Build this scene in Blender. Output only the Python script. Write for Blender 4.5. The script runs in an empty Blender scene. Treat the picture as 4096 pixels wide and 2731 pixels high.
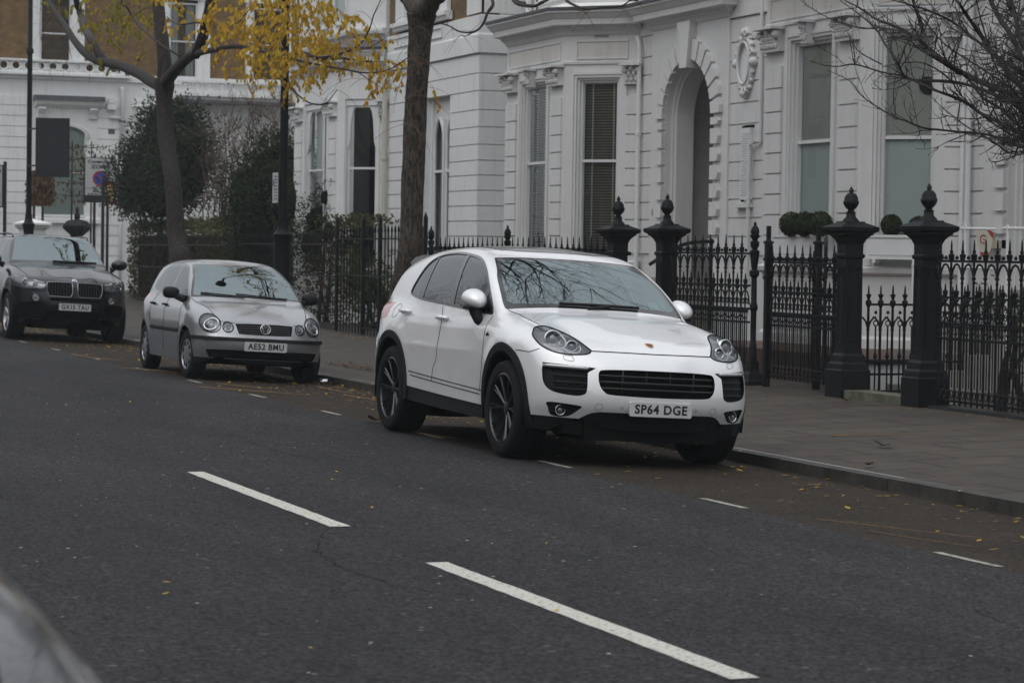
import bpy, bmesh, math, random
import numpy as np
from mathutils import Vector, Matrix
from mathutils.bvhtree import BVHTree
R = math.radians
scene = bpy.context.scene
COL = scene.collection
# ------------------------------------------------------------------ camera
CAMH = 1.65
yaw, pit, rol = 1.2150, 0.0349, 0.0154
fw = Vector((-math.sin(yaw)*math.cos(pit), math.cos(yaw)*math.cos(pit), -math.sin(pit)))
r0 = Vector((math.cos(yaw), math.sin(yaw), 0)); u0 = r0.cross(fw)
rt = r0*math.cos(rol) + u0*math.sin(rol); up = -r0*math.sin(rol) + u0*math.cos(rol)
cd = bpy.data.cameras.new('camera'); cam = bpy.data.objects.new('camera', cd); COL.objects.link(cam)
cam.matrix_world = Matrix(((rt.x, up.x, -fw.x, 0), (rt.y, up.y, -fw.y, 0), (rt.z, up.z, -fw.z, CAMH), (0, 0, 0, 1)))
cd.sensor_width = 36.0; cd.lens = 36.0*10099/4096; cd.clip_start = 0.1; cd.clip_end = 2000
cd.dof.use_dof = True; cd.dof.focus_distance = 21.5; cd.dof.aperture_fstop = 5.6
scene.camera = cam
# ------------------------------------------------------------------ light
world = bpy.data.worlds.new('World'); scene.world = world; world.use_nodes = True
wn, wl = world.node_tree.nodes, world.node_tree.links
wn.clear()
sky = wn.new('ShaderNodeTexSky'); sky.sky_type = 'NISHITA'; sky.sun_disc = False
SUN_EL, SUN_AZ = R(55), R(150)
sky.sun_elevation = SUN_EL; sky.sun_rotation = SUN_AZ; sky.dust_density = 4.0; sky.air_density = 1.6; sky.ozone_density = 1.0
hs = wn.new('ShaderNodeHueSaturation'); hs.inputs['Saturation'].default_value = 0.22
wb = wn.new('ShaderNodeBackground'); wb.inputs[1].default_value = 0.12
wo = wn.new('ShaderNodeOutputWorld')
wl.new(sky.outputs[0], hs.inputs['Color'])
# overcast: the cloud layer is brightest overhead
wtc = wn.new('ShaderNodeTexCoord'); wsp = wn.new('ShaderNodeSeparateXYZ'); wl.new(wtc.outputs['Generated'], wsp.inputs[0])
wmr = wn.new('ShaderNodeMapRange'); wmr.inputs['From Min'].default_value = 0.0; wmr.inputs['From Max'].default_value = 1.0; wmr.inputs['To Min'].default_value = 3.6; wmr.inputs['To Max'].default_value = 10.5; wl.new(wsp.outputs['Z'], wmr.inputs['Value'])
wno = wn.new('ShaderNodeTexNoise'); wno.inputs['Scale'].default_value = 2.2; wno.inputs['Detail'].default_value = 5; wl.new(wtc.outputs['Generated'], wno.inputs['Vector'])
wr2 = wn.new('ShaderNodeMapRange'); wr2.inputs['From Min'].default_value = 0.3; wr2.inputs['From Max'].default_value = 0.7; wr2.inputs['To Min'].default_value = 0.85; wr2.inputs['To Max'].default_value = 1.15; wl.new(wno.outputs['Fac'], wr2.inputs['Value'])
wm2 = wn.new('ShaderNodeMath'); wm2.operation = 'MULTIPLY'; wl.new(wmr.outputs[0], wm2.inputs[0]); wl.new(wr2.outputs[0], wm2.inputs[1])
wcl = wn.new('ShaderNodeVectorMath'); wcl.operation = 'SCALE'; wcl.inputs[0].default_value = (0.955, 0.985, 1.035); wl.new(wm2.outputs[0], wcl.inputs['Scale'])
wmx = wn.new('ShaderNodeMix'); wmx.data_type = 'RGBA'; wmx.inputs[0].default_value = 0.8; wl.new(hs.outputs[0], wmx.inputs[6]); wl.new(wcl.outputs[0], wmx.inputs[7])
wl.new(wmx.outputs[2], wb.inputs[0]); wl.new(wb.outputs[0], wo.inputs[0])
sd = bpy.data.lights.new('sun', 'SUN'); sd.energy = 0.5; sd.angle = R(60); sd.color = (1.0, 0.97, 0.93)
sun = bpy.data.objects.new('sun', sd); COL.objects.link(sun)
sdir = Vector((math.sin(SUN_AZ)*math.cos(SUN_EL), math.cos(SUN_AZ)*math.cos(SUN_EL), math.sin(SUN_EL)))
sun.rotation_euler = sdir.to_track_quat('Z', 'Y').to_euler()
scene.view_settings.view_transform = 'Standard'; scene.view_settings.look = 'None'
scene.view_settings.gamma = 1.0; scene.view_settings.exposure = 0.20
scene.view_settings.use_curve_mapping = False
rng = random.Random(7)
# ------------------------------------------------------------------ helpers
def tag(o, label=None, cat=None, group=None, kind=None):
    if label: o['label'] = label
    if cat: o['category'] = cat
    if group: o['group'] = group
    if kind: o['kind'] = kind
    return o
def empty(name, loc=(0, 0, 0), label=None, cat=None, group=None, rot=(0, 0, 0)):
    o = bpy.data.objects.new(name, None); COL.objects.link(o)
    o.location = loc; o.rotation_euler = rot; o.empty_display_size = 0.2
    tag(o, label, cat, group); return o
def mk(name, verts, faces, mat, parent=None, smooth=False, world=True):
    me = bpy.data.meshes.new(name)
    if parent is not None and world:
        off = root_loc(parent)
        verts = [(v[0]-off[0], v[1]-off[1], v[2]-off[2]) for v in verts]
    me.from_pydata([tuple(map(float, v)) for v in verts], [], faces)
    me.validate(); me.update()
    if mat: me.materials.append(mat)
    if smooth:
        for p in me.polygons: p.use_smooth = True
    o = bpy.data.objects.new(name, me); COL.objects.link(o)
    if parent is not None: o.parent = parent
    return o
def root_loc(p):
    l = Vector((0, 0, 0))
    while p is not None: l += p.location; p = p.parent
    return l
class MB:
    def __init__(s): s.v = []; s.f = []
    def box(s, x0, x1, y0, y1, z0, z1):
        n = len(s.v)
        s.v += [(x0,y0,z0),(x1,y0,z0),(x1,y1,z0),(x0,y1,z0),(x0,y0,z1),(x1,y0,z1),(x1,y1,z1),(x0,y1,z1)]
        s.f += [(n,n+3,n+2,n+1),(n+4,n+5,n+6,n+7),(n,n+1,n+5,n+4),(n+1,n+2,n+6,n+5),(n+2,n+3,n+7,n+6),(n+3,n,n+4,n+7)]
        return s
    def quad(s, a, b, c, d):
        n = len(s.v); s.v += [a, b, c, d]; s.f.append((n, n+1, n+2, n+3)); return s
    def poly(s, pts):
        n = len(s.v); s.v += list(pts); s.f.append(tuple(range(n, n+len(pts)))); return s
    def tube(s, pts, rad, seg=6, cap=True, sq=None):
        # sq: scale of the second axis
        pts = [Vector(p) for p in pts]; m = len(pts)
        if not hasattr(rad, '__len__'): rad = [rad]*m
        n0 = len(s.v); prev = None
        for i in range(m):
            t = (pts[min(i+1, m-1)]-pts[max(i-1, 0)])
            if t.length < 1e-9: t = Vector((0, 0, 1))
            t.normalize()
            if prev is None:
                a = Vector((0, 0, 1)) if abs(t.z) < .9 else Vector((1, 0, 0))
                a = (a - t*a.dot(t)).normalized()
            else:
                a = (prev - t*prev.dot(t))
                a = a.normalized() if a.length > 1e-6 else Vector((1, 0, 0))
            prev = a; b = t.cross(a)
            for k in range(seg):
                th = 2*math.pi*k/seg
                p = pts[i] + (a*math.cos(th) + b*math.sin(th)*(sq or 1))*rad[i]
                s.v.append(tuple(p))
        for i in range(m-1):
            for k in range(seg):
                a0 = n0+i*seg+k; a1 = n0+i*seg+(k+1) % seg
                s.f.append((a0, a1, a1+seg, a0+seg))
        if cap:
            s.f.append(tuple(n0+k for k in range(seg))[::-1]); s.f.append(tuple(n0+(m-1)*seg+k for k in range(seg)))
        return s
    def lathe(s, prof, c=(0, 0, 0), seg=16, axis='z', sc=(1, 1)):
        # prof: list of (r, h)
        n0 = len(s.v); m = len(prof)
        for r_, h in prof:
            for k in range(seg):
                th = 2*math.pi*k/seg; a, b = r_*math.cos(th)*sc[0], r_*math.sin(th)*sc[1]
                if axis == 'z': s.v.append((c[0]+a, c[1]+b, c[2]+h))
                elif axis == 'y': s.v.append((c[0]+a, c[1]+h, c[2]+b))
                else: s.v.append((c[0]+h, c[1]+a, c[2]+b))
        for i in range(m-1):
            for k in range(seg):
                a0 = n0+i*seg+k; a1 = n0+i*seg+(k+1) % seg
                s.f.append((a0, a1, a1+seg, a0+seg))
        s.f.append(tuple(n0+k for k in range(seg))[::-1]); s.f.append(tuple(n0+(m-1)*seg+k for k in range(seg)))
        return s
    def sqlathe(s, prof, c=(0, 0, 0), ang=math.pi/4):
        # square stacked profile, half width r at height h
        n0 = len(s.v); m = len(prof)
        for r_, h in prof:
            for k in range(4):
                th = ang+k*math.pi/2; q = r_*math.sqrt(2)
                s.v.append((c[0]+q*math.cos(th), c[1]+q*math.sin(th), c[2]+h))
        for i in range(m-1):
            for k in range(4):
                a0 = n0+i*4+k; a1 = n0+i*4+(k+1) % 4
                s.f.append((a0, a1, a1+4, a0+4))
        s.f.append(tuple(n0+k for k in range(4))[::-1]); s.f.append(tuple(n0+(m-1)*4+k for k in range(4)))
        return s
    def prism(s, poly, fn, d0, d1):
        # poly: 2D points, fn(u,v,d)->xyz
        n = len(s.v); k = len(poly)
        s.v += [fn(u, v, d0) for u, v in poly] + [fn(u, v, d1) for u, v in poly]
        s.f.append(tuple(range(n, n+k))); s.f.append(tuple(range(n+2*k-1, n+k-1, -1)))
        for i in range(k):
            j = (i+1) % k; s.f.append((n+i, n+k+i, n+k+j, n+j))
        return s
    def add(s, v, f):
        n = len(s.v); s.v += list(v); s.f += [tuple(n+i for i in q) for q in f]; return s
    def xf(s, M):
        s.v = [tuple(M @ Vector(p)) for p in s.v]; return s
    def build(s, name, mat, parent=None, smooth=False, world=True):
        return mk(name, s.v, s.f, mat, parent, smooth, world)
def fixn(o):
    bm = bmesh.new(); bm.from_mesh(o.data); bmesh.ops.recalc_face_normals(bm, faces=bm.faces); bm.to_mesh(o.data); bm.free(); return o
def sharp(o, ang=35):
    # smooth shading, sharp above the angle
    me = o.data
    for p in me.polygons: p.use_smooth = True
    bm = bmesh.new(); bm.from_mesh(me)
    for e in bm.edges:
        e.smooth = not (len(e.link_faces) != 2 or e.calc_face_angle(9) > R(ang))
    bm.to_mesh(me); bm.free(); return o
def text_mesh(txt, size, extrude=0.001, bold=0.0, spacing=1.0, align='CENTER', shear=0):
    cu = bpy.data.curves.new('t', 'FONT'); cu.body = txt; cu.size = size; cu.extrude = extrude; cu.offset = bold
    cu.space_character = spacing; cu.align_x = align; cu.align_y = 'CENTER'; cu.resolution_u = 3; cu.shear = shear
    o = bpy.data.objects.new('t', cu); COL.objects.link(o)
    dg = bpy.context.evaluated_depsgraph_get(); me = bpy.data.meshes.new_from_object(o.evaluated_get(dg))
    vs = [tuple(v.co) for v in me.vertices]; fs = [tuple(p.vertices) for p in me.polygons]
    bpy.data.objects.remove(o); bpy.data.curves.remove(cu); bpy.data.meshes.remove(me)
    return vs, fs
def place_text(txt, size, O, U, V, name, mat, parent, fit=None, **kw):
    # text in the plane O + u*U + v*V, normal U x V
    vs, fs = text_mesh(txt, size, **kw)
    if not vs: return None
    if fit:
        xs = [v[0] for v in vs]; ys = [v[1] for v in vs]; sx = fit[0]/(max(xs)-min(xs)); sy = fit[1]/(max(ys)-min(ys))
        cx, cy = (max(xs)+min(xs))/2, (max(ys)+min(ys))/2
        vs = [((v[0]-cx)*sx, (v[1]-cy)*sy, v[2]) for v in vs]
    O, U, V = Vector(O), Vector(U), Vector(V); N = U.cross(V)
    vs = [tuple(O+U*a+V*b+N*c) for a, b, c in vs]
    return mk(name, vs, fs, mat, parent, world=False)
def spline(pts, n=8, closed=False):
    pts = [np.array(p, float) for p in pts]; m = len(pts); out = []
    rngi = range(m) if closed else range(m-1)
    for i in rngi:
        p0 = pts[(i-1) % m] if closed or i > 0 else pts[0]*2-pts[1]
        p1 = pts[i]; p2 = pts[(i+1) % m]
        p3 = pts[(i+2) % m] if closed or i < m-2 else pts[-1]*2-pts[-2]
        for k in range(n):
            t = k/n
            out.append(tuple(0.5*((2*p1)+(-p0+p2)*t+(2*p0-5*p1+4*p2-p3)*t*t+(-p0+3*p1-3*p2+p3)*t**3)))
    if not closed: out.append(tuple(pts[-1]))
    return out
# ------------------------------------------------------------------ materials
def mat(name, col, rough=0.6, metal=0.0, spec=0.5, coat=0.0, coatr=0.05, var=0.0, vscale=5.0, bump=0.0, bscale=40.0, col2=None, mix=None, ior=1.45, detail=4.0):
    m = bpy.data.materials.new(name); m.use_nodes = True; nt = m.node_tree; N, L = nt.nodes, nt.links
    b = N['Principled BSDF']; b.inputs['Base Color'].default_value = (*col, 1); b.inputs['Roughness'].default_value = rough
    b.inputs['Metallic'].default_value = metal; b.inputs['Specular IOR Level'].default_value = spec; b.inputs['IOR'].default_value = ior
    b.inputs['Coat Weight'].default_value = coat; b.inputs['Coat Roughness'].default_value = coatr
    if var or col2 or bump:
        tc = N.new('ShaderNodeTexCoord')
    if var or col2:
        nz = N.new('ShaderNodeTexNoise'); nz.inputs['Scale'].default_value = vscale; nz.inputs['Detail'].default_value = detail
        nz.inputs['Roughness'].default_value = 0.6
        L.new(tc.outputs['Object'], nz.inputs['Vector'])
        cr = N.new('ShaderNodeValToRGB'); e = cr.color_ramp.elements
        c2 = col2 or tuple(min(1, c*(1+var)) for c in col); c1 = col if col2 else tuple(c*(1-var) for c in col)
        a, z = mix or (0.3, 0.7)
        e[0].position = a; e[0].color = (*c1, 1); e[1].position = z; e[1].color = (*c2, 1)
        L.new(nz.outputs['Fac'], cr.inputs[0]); L.new(cr.outputs[0], b.inputs['Base Color'])
    if bump:
        nb = N.new('ShaderNodeTexNoise'); nb.inputs['Scale'].default_value = bscale; nb.inputs['Detail'].default_value = 3
        L.new(tc.outputs['Object'], nb.inputs['Vector'])
        bp = N.new('ShaderNodeBump'); bp.inputs['Strength'].default_value = bump; bp.inputs['Distance'].default_value = 0.01
        L.new(nb.outputs['Fac'], bp.inputs['Height']); L.new(bp.outputs[0], b.inputs['Normal'])
    return m
def glassmat(name, tint=(0.9, 0.95, 0.93), dark=0.0, ior=1.9, rough=0.0, col=(0.92, 0.97, 0.99)):
    # thin glazing: clear sheet plus its mirror reflection
    m = bpy.data.materials.new(name); m.use_nodes = True; nt = m.node_tree; N, L = nt.nodes, nt.links
    N.clear(); out = N.new('ShaderNodeOutputMaterial'); mx = N.new('ShaderNodeMixShader'); tr = N.new('ShaderNodeBsdfTransparent')
    gl = N.new('ShaderNodeBsdfGlossy'); fr = N.new('ShaderNodeFresnel'); fr.inputs[0].default_value = ior
    tr.inputs[0].default_value = (*tint, 1); gl.inputs['Roughness'].default_value = rough; gl.inputs['Color'].default_value = (*col, 1)
    L.new(fr.outputs[0], mx.inputs[0]); L.new(tr.outputs[0], mx.inputs[1]); L.new(gl.outputs[0], mx.inputs[2]); L.new(mx.outputs[0], out.inputs[0])
    return m
M = {}
M['black_iron'] = mat('black_iron', (0.008, 0.009, 0.0105), 0.5, spec=0.18, var=0.35, vscale=9, bump=0.15, bscale=60)
M['rubber'] = mat('rubber', (0.013, 0.013, 0.014), 0.85, spec=0.15, var=0.3, vscale=20)
M['black_plastic'] = mat('black_plastic', (0.011, 0.012, 0.0125), 0.6, spec=0.22, var=0.25, vscale=14)
M['gloss_black'] = mat('gloss_black', (0.008, 0.008, 0.009), 0.12, coat=0.6)
M['dark'] = mat('dark', (0.006, 0.006, 0.006), 0.9, spec=0.1)
M['chrome'] = mat('chrome', (0.62, 0.63, 0.65), 0.16, metal=1.0)
M['silver_plastic'] = mat('silver_plastic', (0.35, 0.36, 0.38), 0.3, metal=0.7)
M['dark_rim'] = mat('dark_rim', (0.045, 0.045, 0.048), 0.3, metal=0.8, coat=0.3)
M['lens'] = glassmat('lens', (0.95, 0.96, 0.97), ior=1.6)
M['carglass'] = glassmat('carglass', (0.55, 0.62, 0.62), ior=2.75, col=(.82, .97, 1.0))
M['sideglass'] = glassmat('sideglass', (0.16, 0.17, 0.17), ior=2.05)
M['seat'] = mat('seat', (0.03, 0.03, 0.032), 0.8)
M['plate'] = mat('plate', (0.52, 0.53, 0.54), 0.35, var=0.06, vscale=20)
M['ink'] = mat('ink', (0.008, 0.008, 0.01), 0.6)
# ------------------------------------------------------------------ ground
def gz(y):
    if y < 7.0: return 0.0
    if y < 9.25: return -.09*((y-7.0)/2.25)
    return .002+.028*(y-9.25)
def road_mat():
    m = bpy.data.materials.new('asphalt'); m.use_nodes = True; nt = m.node_tree; N, L = nt.nodes, nt.links; b = N['Principled BSDF']
    tc = N.new('ShaderNodeTexCoord'); sep = N.new('ShaderNodeSeparateXYZ'); L.new(tc.outputs['Object'], sep.inputs[0])
    def noise(sc, det=3, ro=.6, vec=None):
        n = N.new('ShaderNodeTexNoise'); n.inputs['Scale'].default_value = sc; n.inputs['Detail'].default_value = det; n.inputs['Roughness'].default_value = ro
        L.new(vec or tc.outputs['Object'], n.inputs['Vector']); return n
    def ramp(fac, p0, c0, p1, c1):
        r = N.new('ShaderNodeValToRGB'); e = r.color_ramp.elements; e[0].position = p0; e[0].color = (*c0, 1); e[1].position = p1; e[1].color = (*c1, 1); L.new(fac, r.inputs[0]); return r
    def mix(a, c, f, mode='MIX'):
        x = N.new('ShaderNodeMix'); x.data_type = 'RGBA'; x.blend_type = mode
        if isinstance(f, float): x.inputs[0].default_value = f
        else: L.new(f, x.inputs[0])
        L.new(a, x.inputs[6]); L.new(c, x.inputs[7]); return x.outputs[2]
    v0 = N.new('ShaderNodeTexVoronoi'); v0.inputs['Scale'].default_value = 62; L.new(tc.outputs['Object'], v0.inputs['Vector'])
    fine = ramp(v0.outputs['Color'], .12, (.004, .004, .0045), .95, (.056, .055, .059))
    vor = N.new('ShaderNodeTexVoronoi'); vor.inputs['Scale'].default_value = 38; L.new(tc.outputs['Object'], vor.inputs['Vector'])
    chip = ramp(vor.outputs['Color'], .90, (.0, .0, .0), .97, (.09, .086, .08))
    a = mix(fine.outputs[0], chip.outputs[0], 1.0, 'ADD')
    mpb = N.new('ShaderNodeMapping'); mpb.inputs['Scale'].default_value = (.25, 1.1, 1); L.new(tc.outputs['Object'], mpb.inputs[0])
    big = ramp(noise(.9, 6, .6, mpb.outputs[0]).outputs[0], .33, (.66, .66, .68), .66, (1.14, 1.12, 1.12)); a = mix(a, big.outputs[0], 1.0, 'MULTIPLY')
    # brown, leaf stained parking bays next to the kerb
    fb = ramp(v0.outputs['Color'], .1, (.007, .006, .005), .95, (.052, .043, .034))
    st = ramp(noise(1.6, 6, .7).outputs[0], .35, (.75, .72, .68), .7, (1.25, 1.15, 1.0)); fb2 = mix(fb.outputs[0], st.outputs[0], 1.0, 'MULTIPLY')
    wob = noise(.5, 3); mul = N.new('ShaderNodeMath'); mul.operation = 'MULTIPLY_ADD'; L.new(wob.outputs[0], mul.inputs[0]); mul.inputs[1].default_value = .35; L.new(sep.outputs['Y'], mul.inputs[2])
    mr = N.new('ShaderNodeMapRange'); mr.inputs['From Min'].default_value = 7.32; mr.inputs['From Max'].default_value = 7.42; L.new(mul.outputs[0], mr.inputs['Value'])
    L.new(mix(a, fb2, mr.outputs[0]), b.inputs['Base Color'])
    b.inputs['Roughness'].default_value = .85; b.inputs['Specular IOR Level'].default_value = .15
    bp = N.new('ShaderNodeBump'); bp.inputs['Strength'].default_value = .55; bp.inputs['Distance'].default_value = .008; L.new(v0.outputs['Distance'], bp.inputs['Height']); L.new(bp.outputs[0], b.inputs['Normal'])
    return m
def strip(name, ys, mt, x0=-140, x1=60, z=None):
    mb = MB(); xs = [x0, -60, -30, 0, x1]
    for i in range(len(xs)-1):
        for j in range(len(ys)-1):
            a, b = ys[j], ys[j+1]; za, zb_ = (gz(a), gz(b)) if z is None else (z, z)
            mb.quad((xs[i], a, za), (xs[i+1], a, za), (xs[i+1], b, zb_), (xs[i], b, zb_))
    o = mb.build(name, mt); bm = bmesh.new(); bm.from_mesh(o.data); bmesh.ops.remove_doubles(bm, verts=bm.verts, dist=1e-5); bm.to_mesh(o.data); bm.free()
    return tag(o, kind='structure')
M['asphalt'] = road_mat()
strip('road', [-1.2, 2, 4.3, 7.0, 8.0, 9.249], M['asphalt'])
def slab_mat():
    m = bpy.data.materials.new('paving'); m.use_nodes = True; nt = m.node_tree; N, L = nt.nodes, nt.links; b = N['Principled BSDF']
    tc = N.new('ShaderNodeTexCoord'); mp = N.new('ShaderNodeMapping'); mp.inputs['Rotation'].default_value = (0, 0, R(90)); L.new(tc.outputs['Object'], mp.inputs[0])
    br = N.new('ShaderNodeTexBrick'); br.inputs['Scale'].default_value = 1; br.inputs['Brick Width'].default_value = .92; br.inputs['Row Height'].default_value = .62
    br.inputs['Mortar Size'].default_value = .013; br.inputs['Color1'].default_value = (.066, .057, .048, 1); br.inputs['Color2'].default_value = (.053, .046, .040, 1); br.inputs['Mortar'].default_value = (.012, .011, .010, 1); br.inputs['Bias'].default_value = 0; br.inputs['Mortar Smooth'].default_value = .2
    L.new(mp.outputs[0], br.inputs[0])
    n = N.new('ShaderNodeTexNoise'); n.inputs['Scale'].default_value = 2.2; n.inputs['Detail'].default_value = 8; n.inputs['Roughness'].default_value = .7; L.new(tc.outputs['Object'], n.inputs['Vector'])
    r = N.new('ShaderNodeValToRGB'); e = r.color_ramp.elements; e[0].position = .3; e[0].color = (.62, .61, .60, 1); e[1].position = .72; e[1].color = (1.25, 1.22, 1.15, 1); L.new(n.outputs[0], r.inputs[0])
    x = N.new('ShaderNodeMix'); x.data_type = 'RGBA'; x.blend_type = 'MULTIPLY'; x.inputs[0].default_value = 1; L.new(br.outputs[0], x.inputs[6]); L.new(r.outputs[0], x.inputs[7]); L.new(x.outputs[2], b.inputs['Base Color'])
    b.inputs['Roughness'].default_value = .7; b.inputs['Specular IOR Level'].default_value = .25
    bp = N.new('ShaderNodeBump'); bp.inputs['Strength'].default_value = .4; bp.inputs['Distance'].default_value = .006; L.new(br.outputs['Fac'], bp.inputs['Height']); bp.invert = True; L.new(bp.outputs[0], b.inputs['Normal'])
    return m
M['paving'] = slab_mat()
strip('pavement', [9.40, 11, 12.5, 14.6, 16.9], M['paving'])
M['kerb'] = mat('kerb', (.040, .037, .033), .7, var=.45, vscale=6, bump=.5, bscale=30)
mb = MB()
x = -120.0
while x < 40:
    w = rng.choice([.85, .9, .95]); q = rng.uniform(-.003, .003)
    mb.box(x, x+w-.008, 9.25+q, 9.401, -.3, .004+rng.uniform(-.002, .003)); x += w
tag(mb.build('kerb', M['kerb']), kind='structure')
strip('far_ground', [16.9, 60], mat('earth', (.05, .045, .04), .9), z=-.05)
# near side of the street
strip('near_pavement', [-8, -1.36], M['paving'], z=.10)
mb = MB(); mb.box(-120, 40, -1.36, -1.2, -.2, .12); tag(mb.build('near_kerb', M['kerb']), kind='structure')
strip('near_ground', [-80, -8], M['paving'], z=.08)
M['crack'] = mat('crack', (.018, .018, .018), .95, spec=.05)
def crack(pts, w):
    r = random.Random(len(pts)*7); q = spline(pts, 10); mb = MB(); pr = None
    for i, (x, y) in enumerate(q):
        j = (r.gauss(0, .02), r.gauss(0, .015)); ww = w*r.uniform(.3, 1); c = (x+j[0], y+j[1]-ww, x+j[0], y+j[1]+ww)
        if pr: mb.quad((pr[0], pr[1], .003), (c[0], c[1], .003), (c[2], c[3], .003), (pr[2], pr[3], .003))
        pr = c
    tag(mb.build('road_crack', M['crack']), kind='structure')
crack([(-14.4, 4.2), (-13.6, 3.9), (-12.6, 3.75), (-11.5, 3.9)], .006); crack([(-10.4, 6.2), (-9.4, 6.05), (-8.2, 6.15)], .004); crack([(-22, 5.5), (-20.5, 5.4), (-19, 5.45)], .004); crack([(-9.2, 4.30), (-8.9, 4.2), (-8.5, 4.35)], .004)
# painted marks
def paint_mat():
    m = mat('road_paint', (.42, .41, .36), .6, col2=(.50, .49, .44), vscale=25, mix=(.35, .5)); nt = m.node_tree; N, L = nt.nodes, nt.links
    b = N['Principled BSDF']; tc = N.new('ShaderNodeTexCoord'); n = N.new('ShaderNodeTexNoise'); n.inputs['Scale'].default_value = 34; n.inputs['Detail'].default_value = 6; n.inputs['Roughness'].default_value = .75
    L.new(tc.outputs['Object'], n.inputs['Vector']); r = N.new('ShaderNodeValToRGB'); e = r.color_ramp.elements; e[0].position = .385; e[0].color = (0, 0, 0, 1); e[1].position = .42; e[1].color = (1, 1, 1, 1)
    L.new(n.outputs[0], r.inputs[0]); L.new(r.outputs[0], b.inputs['Alpha']); return m
M['road_paint'] = paint_mat()
M['worn_paint'] = mat('worn_paint', (.16, .15, .13), .7, col2=(.34, .33, .29), vscale=18, mix=(.4, .55))
def mark(x0, x1, y0, y1, m, sk=0.0):
    mb = MB(); n = max(2, int((x1-x0)/.12)); top = []; bot = []
    for i in range(n+1):
        t = x0+(x1-x0)*i/n; j = rng.uniform(-.004, .004)
        bot.append((t+sk, y0+j, gz(y0)+.004)); top.append((t, y1+rng.uniform(-.004, .004), gz(y1)+.004))
    for i in range(n): mb.quad(bot[i], bot[i+1], top[i+1], top[i])
    tag(mb.build('road_marking', m), kind='structure')
for k in range(0, 3): mark(-18.24+k*5.80 if k < 1 else -12.67+(k-1)*5.85, (-18.24+k*5.80 if k < 1 else -12.67+(k-1)*5.85)+3.78, 4.235, 4.36, M['road_paint'])
for k, xx in enumerate([-50.6, -47.3, -44.1, -40.9, -37.6, -34.4, -31.2, -28.1, -25.15, -21.95, -18.85, -15.72, -12.55, -9.4]):
    mark(xx, xx+.68, 7.225, 7.285, M['worn_paint'])
# ------------------------------------------------------------------ cars
def sm(a, b, k):
    h = np.maximum(k-np.abs(a-b), 0)/k; return np.minimum(a, b)-h*h*k/4
def cur(tab):
    s = np.array(spline([(float(a), float(b)) for a, b in sorted(tab)], 12)); return s[:, 0], s[:, 1]
def ev(c, t): return np.interp(t, c[0], c[1])
def car_field(S):
    C = {k: cur(S[k]) for k in ('sec', 'plan', 'xf', 'df', 'xr', 'dr', 'top', 'crown', 'gbase', 'gtum', 'ws', 'rw', 'roof')}
    arches = S['arch']
    def F(x, y, z):
        y = np.abs(y)
        w = ev(C['sec'], z)*ev(C['plan'], x)
        for ax, az, ar, ah in arches:
            r = np.sqrt((x-ax)**2+(z-az)**2); w = w+ah*np.exp(-((r-ar)/.10)**2)*(z < az+ar+.2)
        fs = (w-y)
        ff = (ev(C['xf'], z)-ev(C['df'], y)-x)
        fr = (x-(ev(C['xr'], z)+ev(C['dr'], y)))
        ft = (ev(C['top'], x)-ev(C['crown'], y)*S.get('crownk', 1)-z)*.95
        if 'fender' in S:
            fy, fwid, fh, fx0, fx1 = S['fender']
            ft = ft+fh*np.exp(-((y-fy)/fwid)**2)*np.clip((x-fx0)/(fx1-fx0), 0, 1)*.95
        lo = sm(sm(sm(fs, ff, S['kf']), fr, S['kr']), ft, S['kt'])
        gs = (ev(C['gbase'], x)-ev(C['gtum'], z)-y)
        gw = (ev(C['ws'], z)-S['wsc']*y*y-x)*.55
        gr = (x-ev(C['rw'], z)-S['rwc']*y*y)*.8
        gt = (ev(C['roof'], x)-S['roofc']*y*y-z)
        g = sm(sm(sm(gs, gw, .05), gr, .10), gt, S['kg'])
        return -sm(-lo, -g, .035)
    return F
def car_half(S, res):
    F = car_field(S); X0, X1, Y1, Z0, Z1 = S['box']
    nx, ny, nz = int((X1-X0)/res), int(Y1/res), int((Z1-Z0)/res)
    xs, ys, zs = np.linspace(X0, X1, nx+1), np.linspace(0, Y1, ny+1), np.linspace(Z0, Z1, nz+1)
    idx = {}; P = []; faces = []
    def V(i, j, k):
        q = idx.get((i, j, k))
        if q is None: q = idx[(i, j, k)] = len(P); P.append((xs[i], ys[j], zs[k]))
        return q
    for i in range(nx):
        for k in range(nz): faces.append((V(i, ny, k), V(i, ny, k+1), V(i+1, ny, k+1), V(i+1, ny, k)))
        for j in range(ny): faces.append((V(i, j, nz), V(i+1, j, nz), V(i+1, j+1, nz), V(i, j+1, nz)))
    for j in range(ny):
        for k in range(nz):
            faces.append((V(nx, j, k), V(nx, j+1, k), V(nx, j+1, k+1), V(nx, j, k+1)))
            faces.append((V(0, j, k), V(0, j, k+1), V(0, j+1, k+1), V(0, j+1, k)))
    P = np.array(P); O = np.stack([P[:, 0]*.74, 0*P[:, 1], np.full(len(P), S['oz'])], 1); D = P-O
    D *= 1.15
    N = 90; lo = np.zeros(len(P)); hit = np.zeros(len(P), bool); hi = np.ones(len(P))
    for s in range(N, -1, -1):       # from outside in
        t = s/N; q = O+D*t; f = F(q[:, 0], q[:, 1], q[:, 2]); new = (~hit) & (f > 0)
        lo[new] = t; hi[new] = min(1, t+1/N); hit |= new
    for _ in range(18):
        m = (lo+hi)/2; q = O+D*m[:, None]; f = F(q[:, 0], q[:, 1], q[:, 2]); g = f > 0
        lo = np.where(g, m, lo); hi = np.where(g, hi, m)
    Q = O+D*lo[:, None]; Q[:, 1] = np.where(P[:, 1] == 0, 0, Q[:, 1])
    return Q, faces, F
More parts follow.
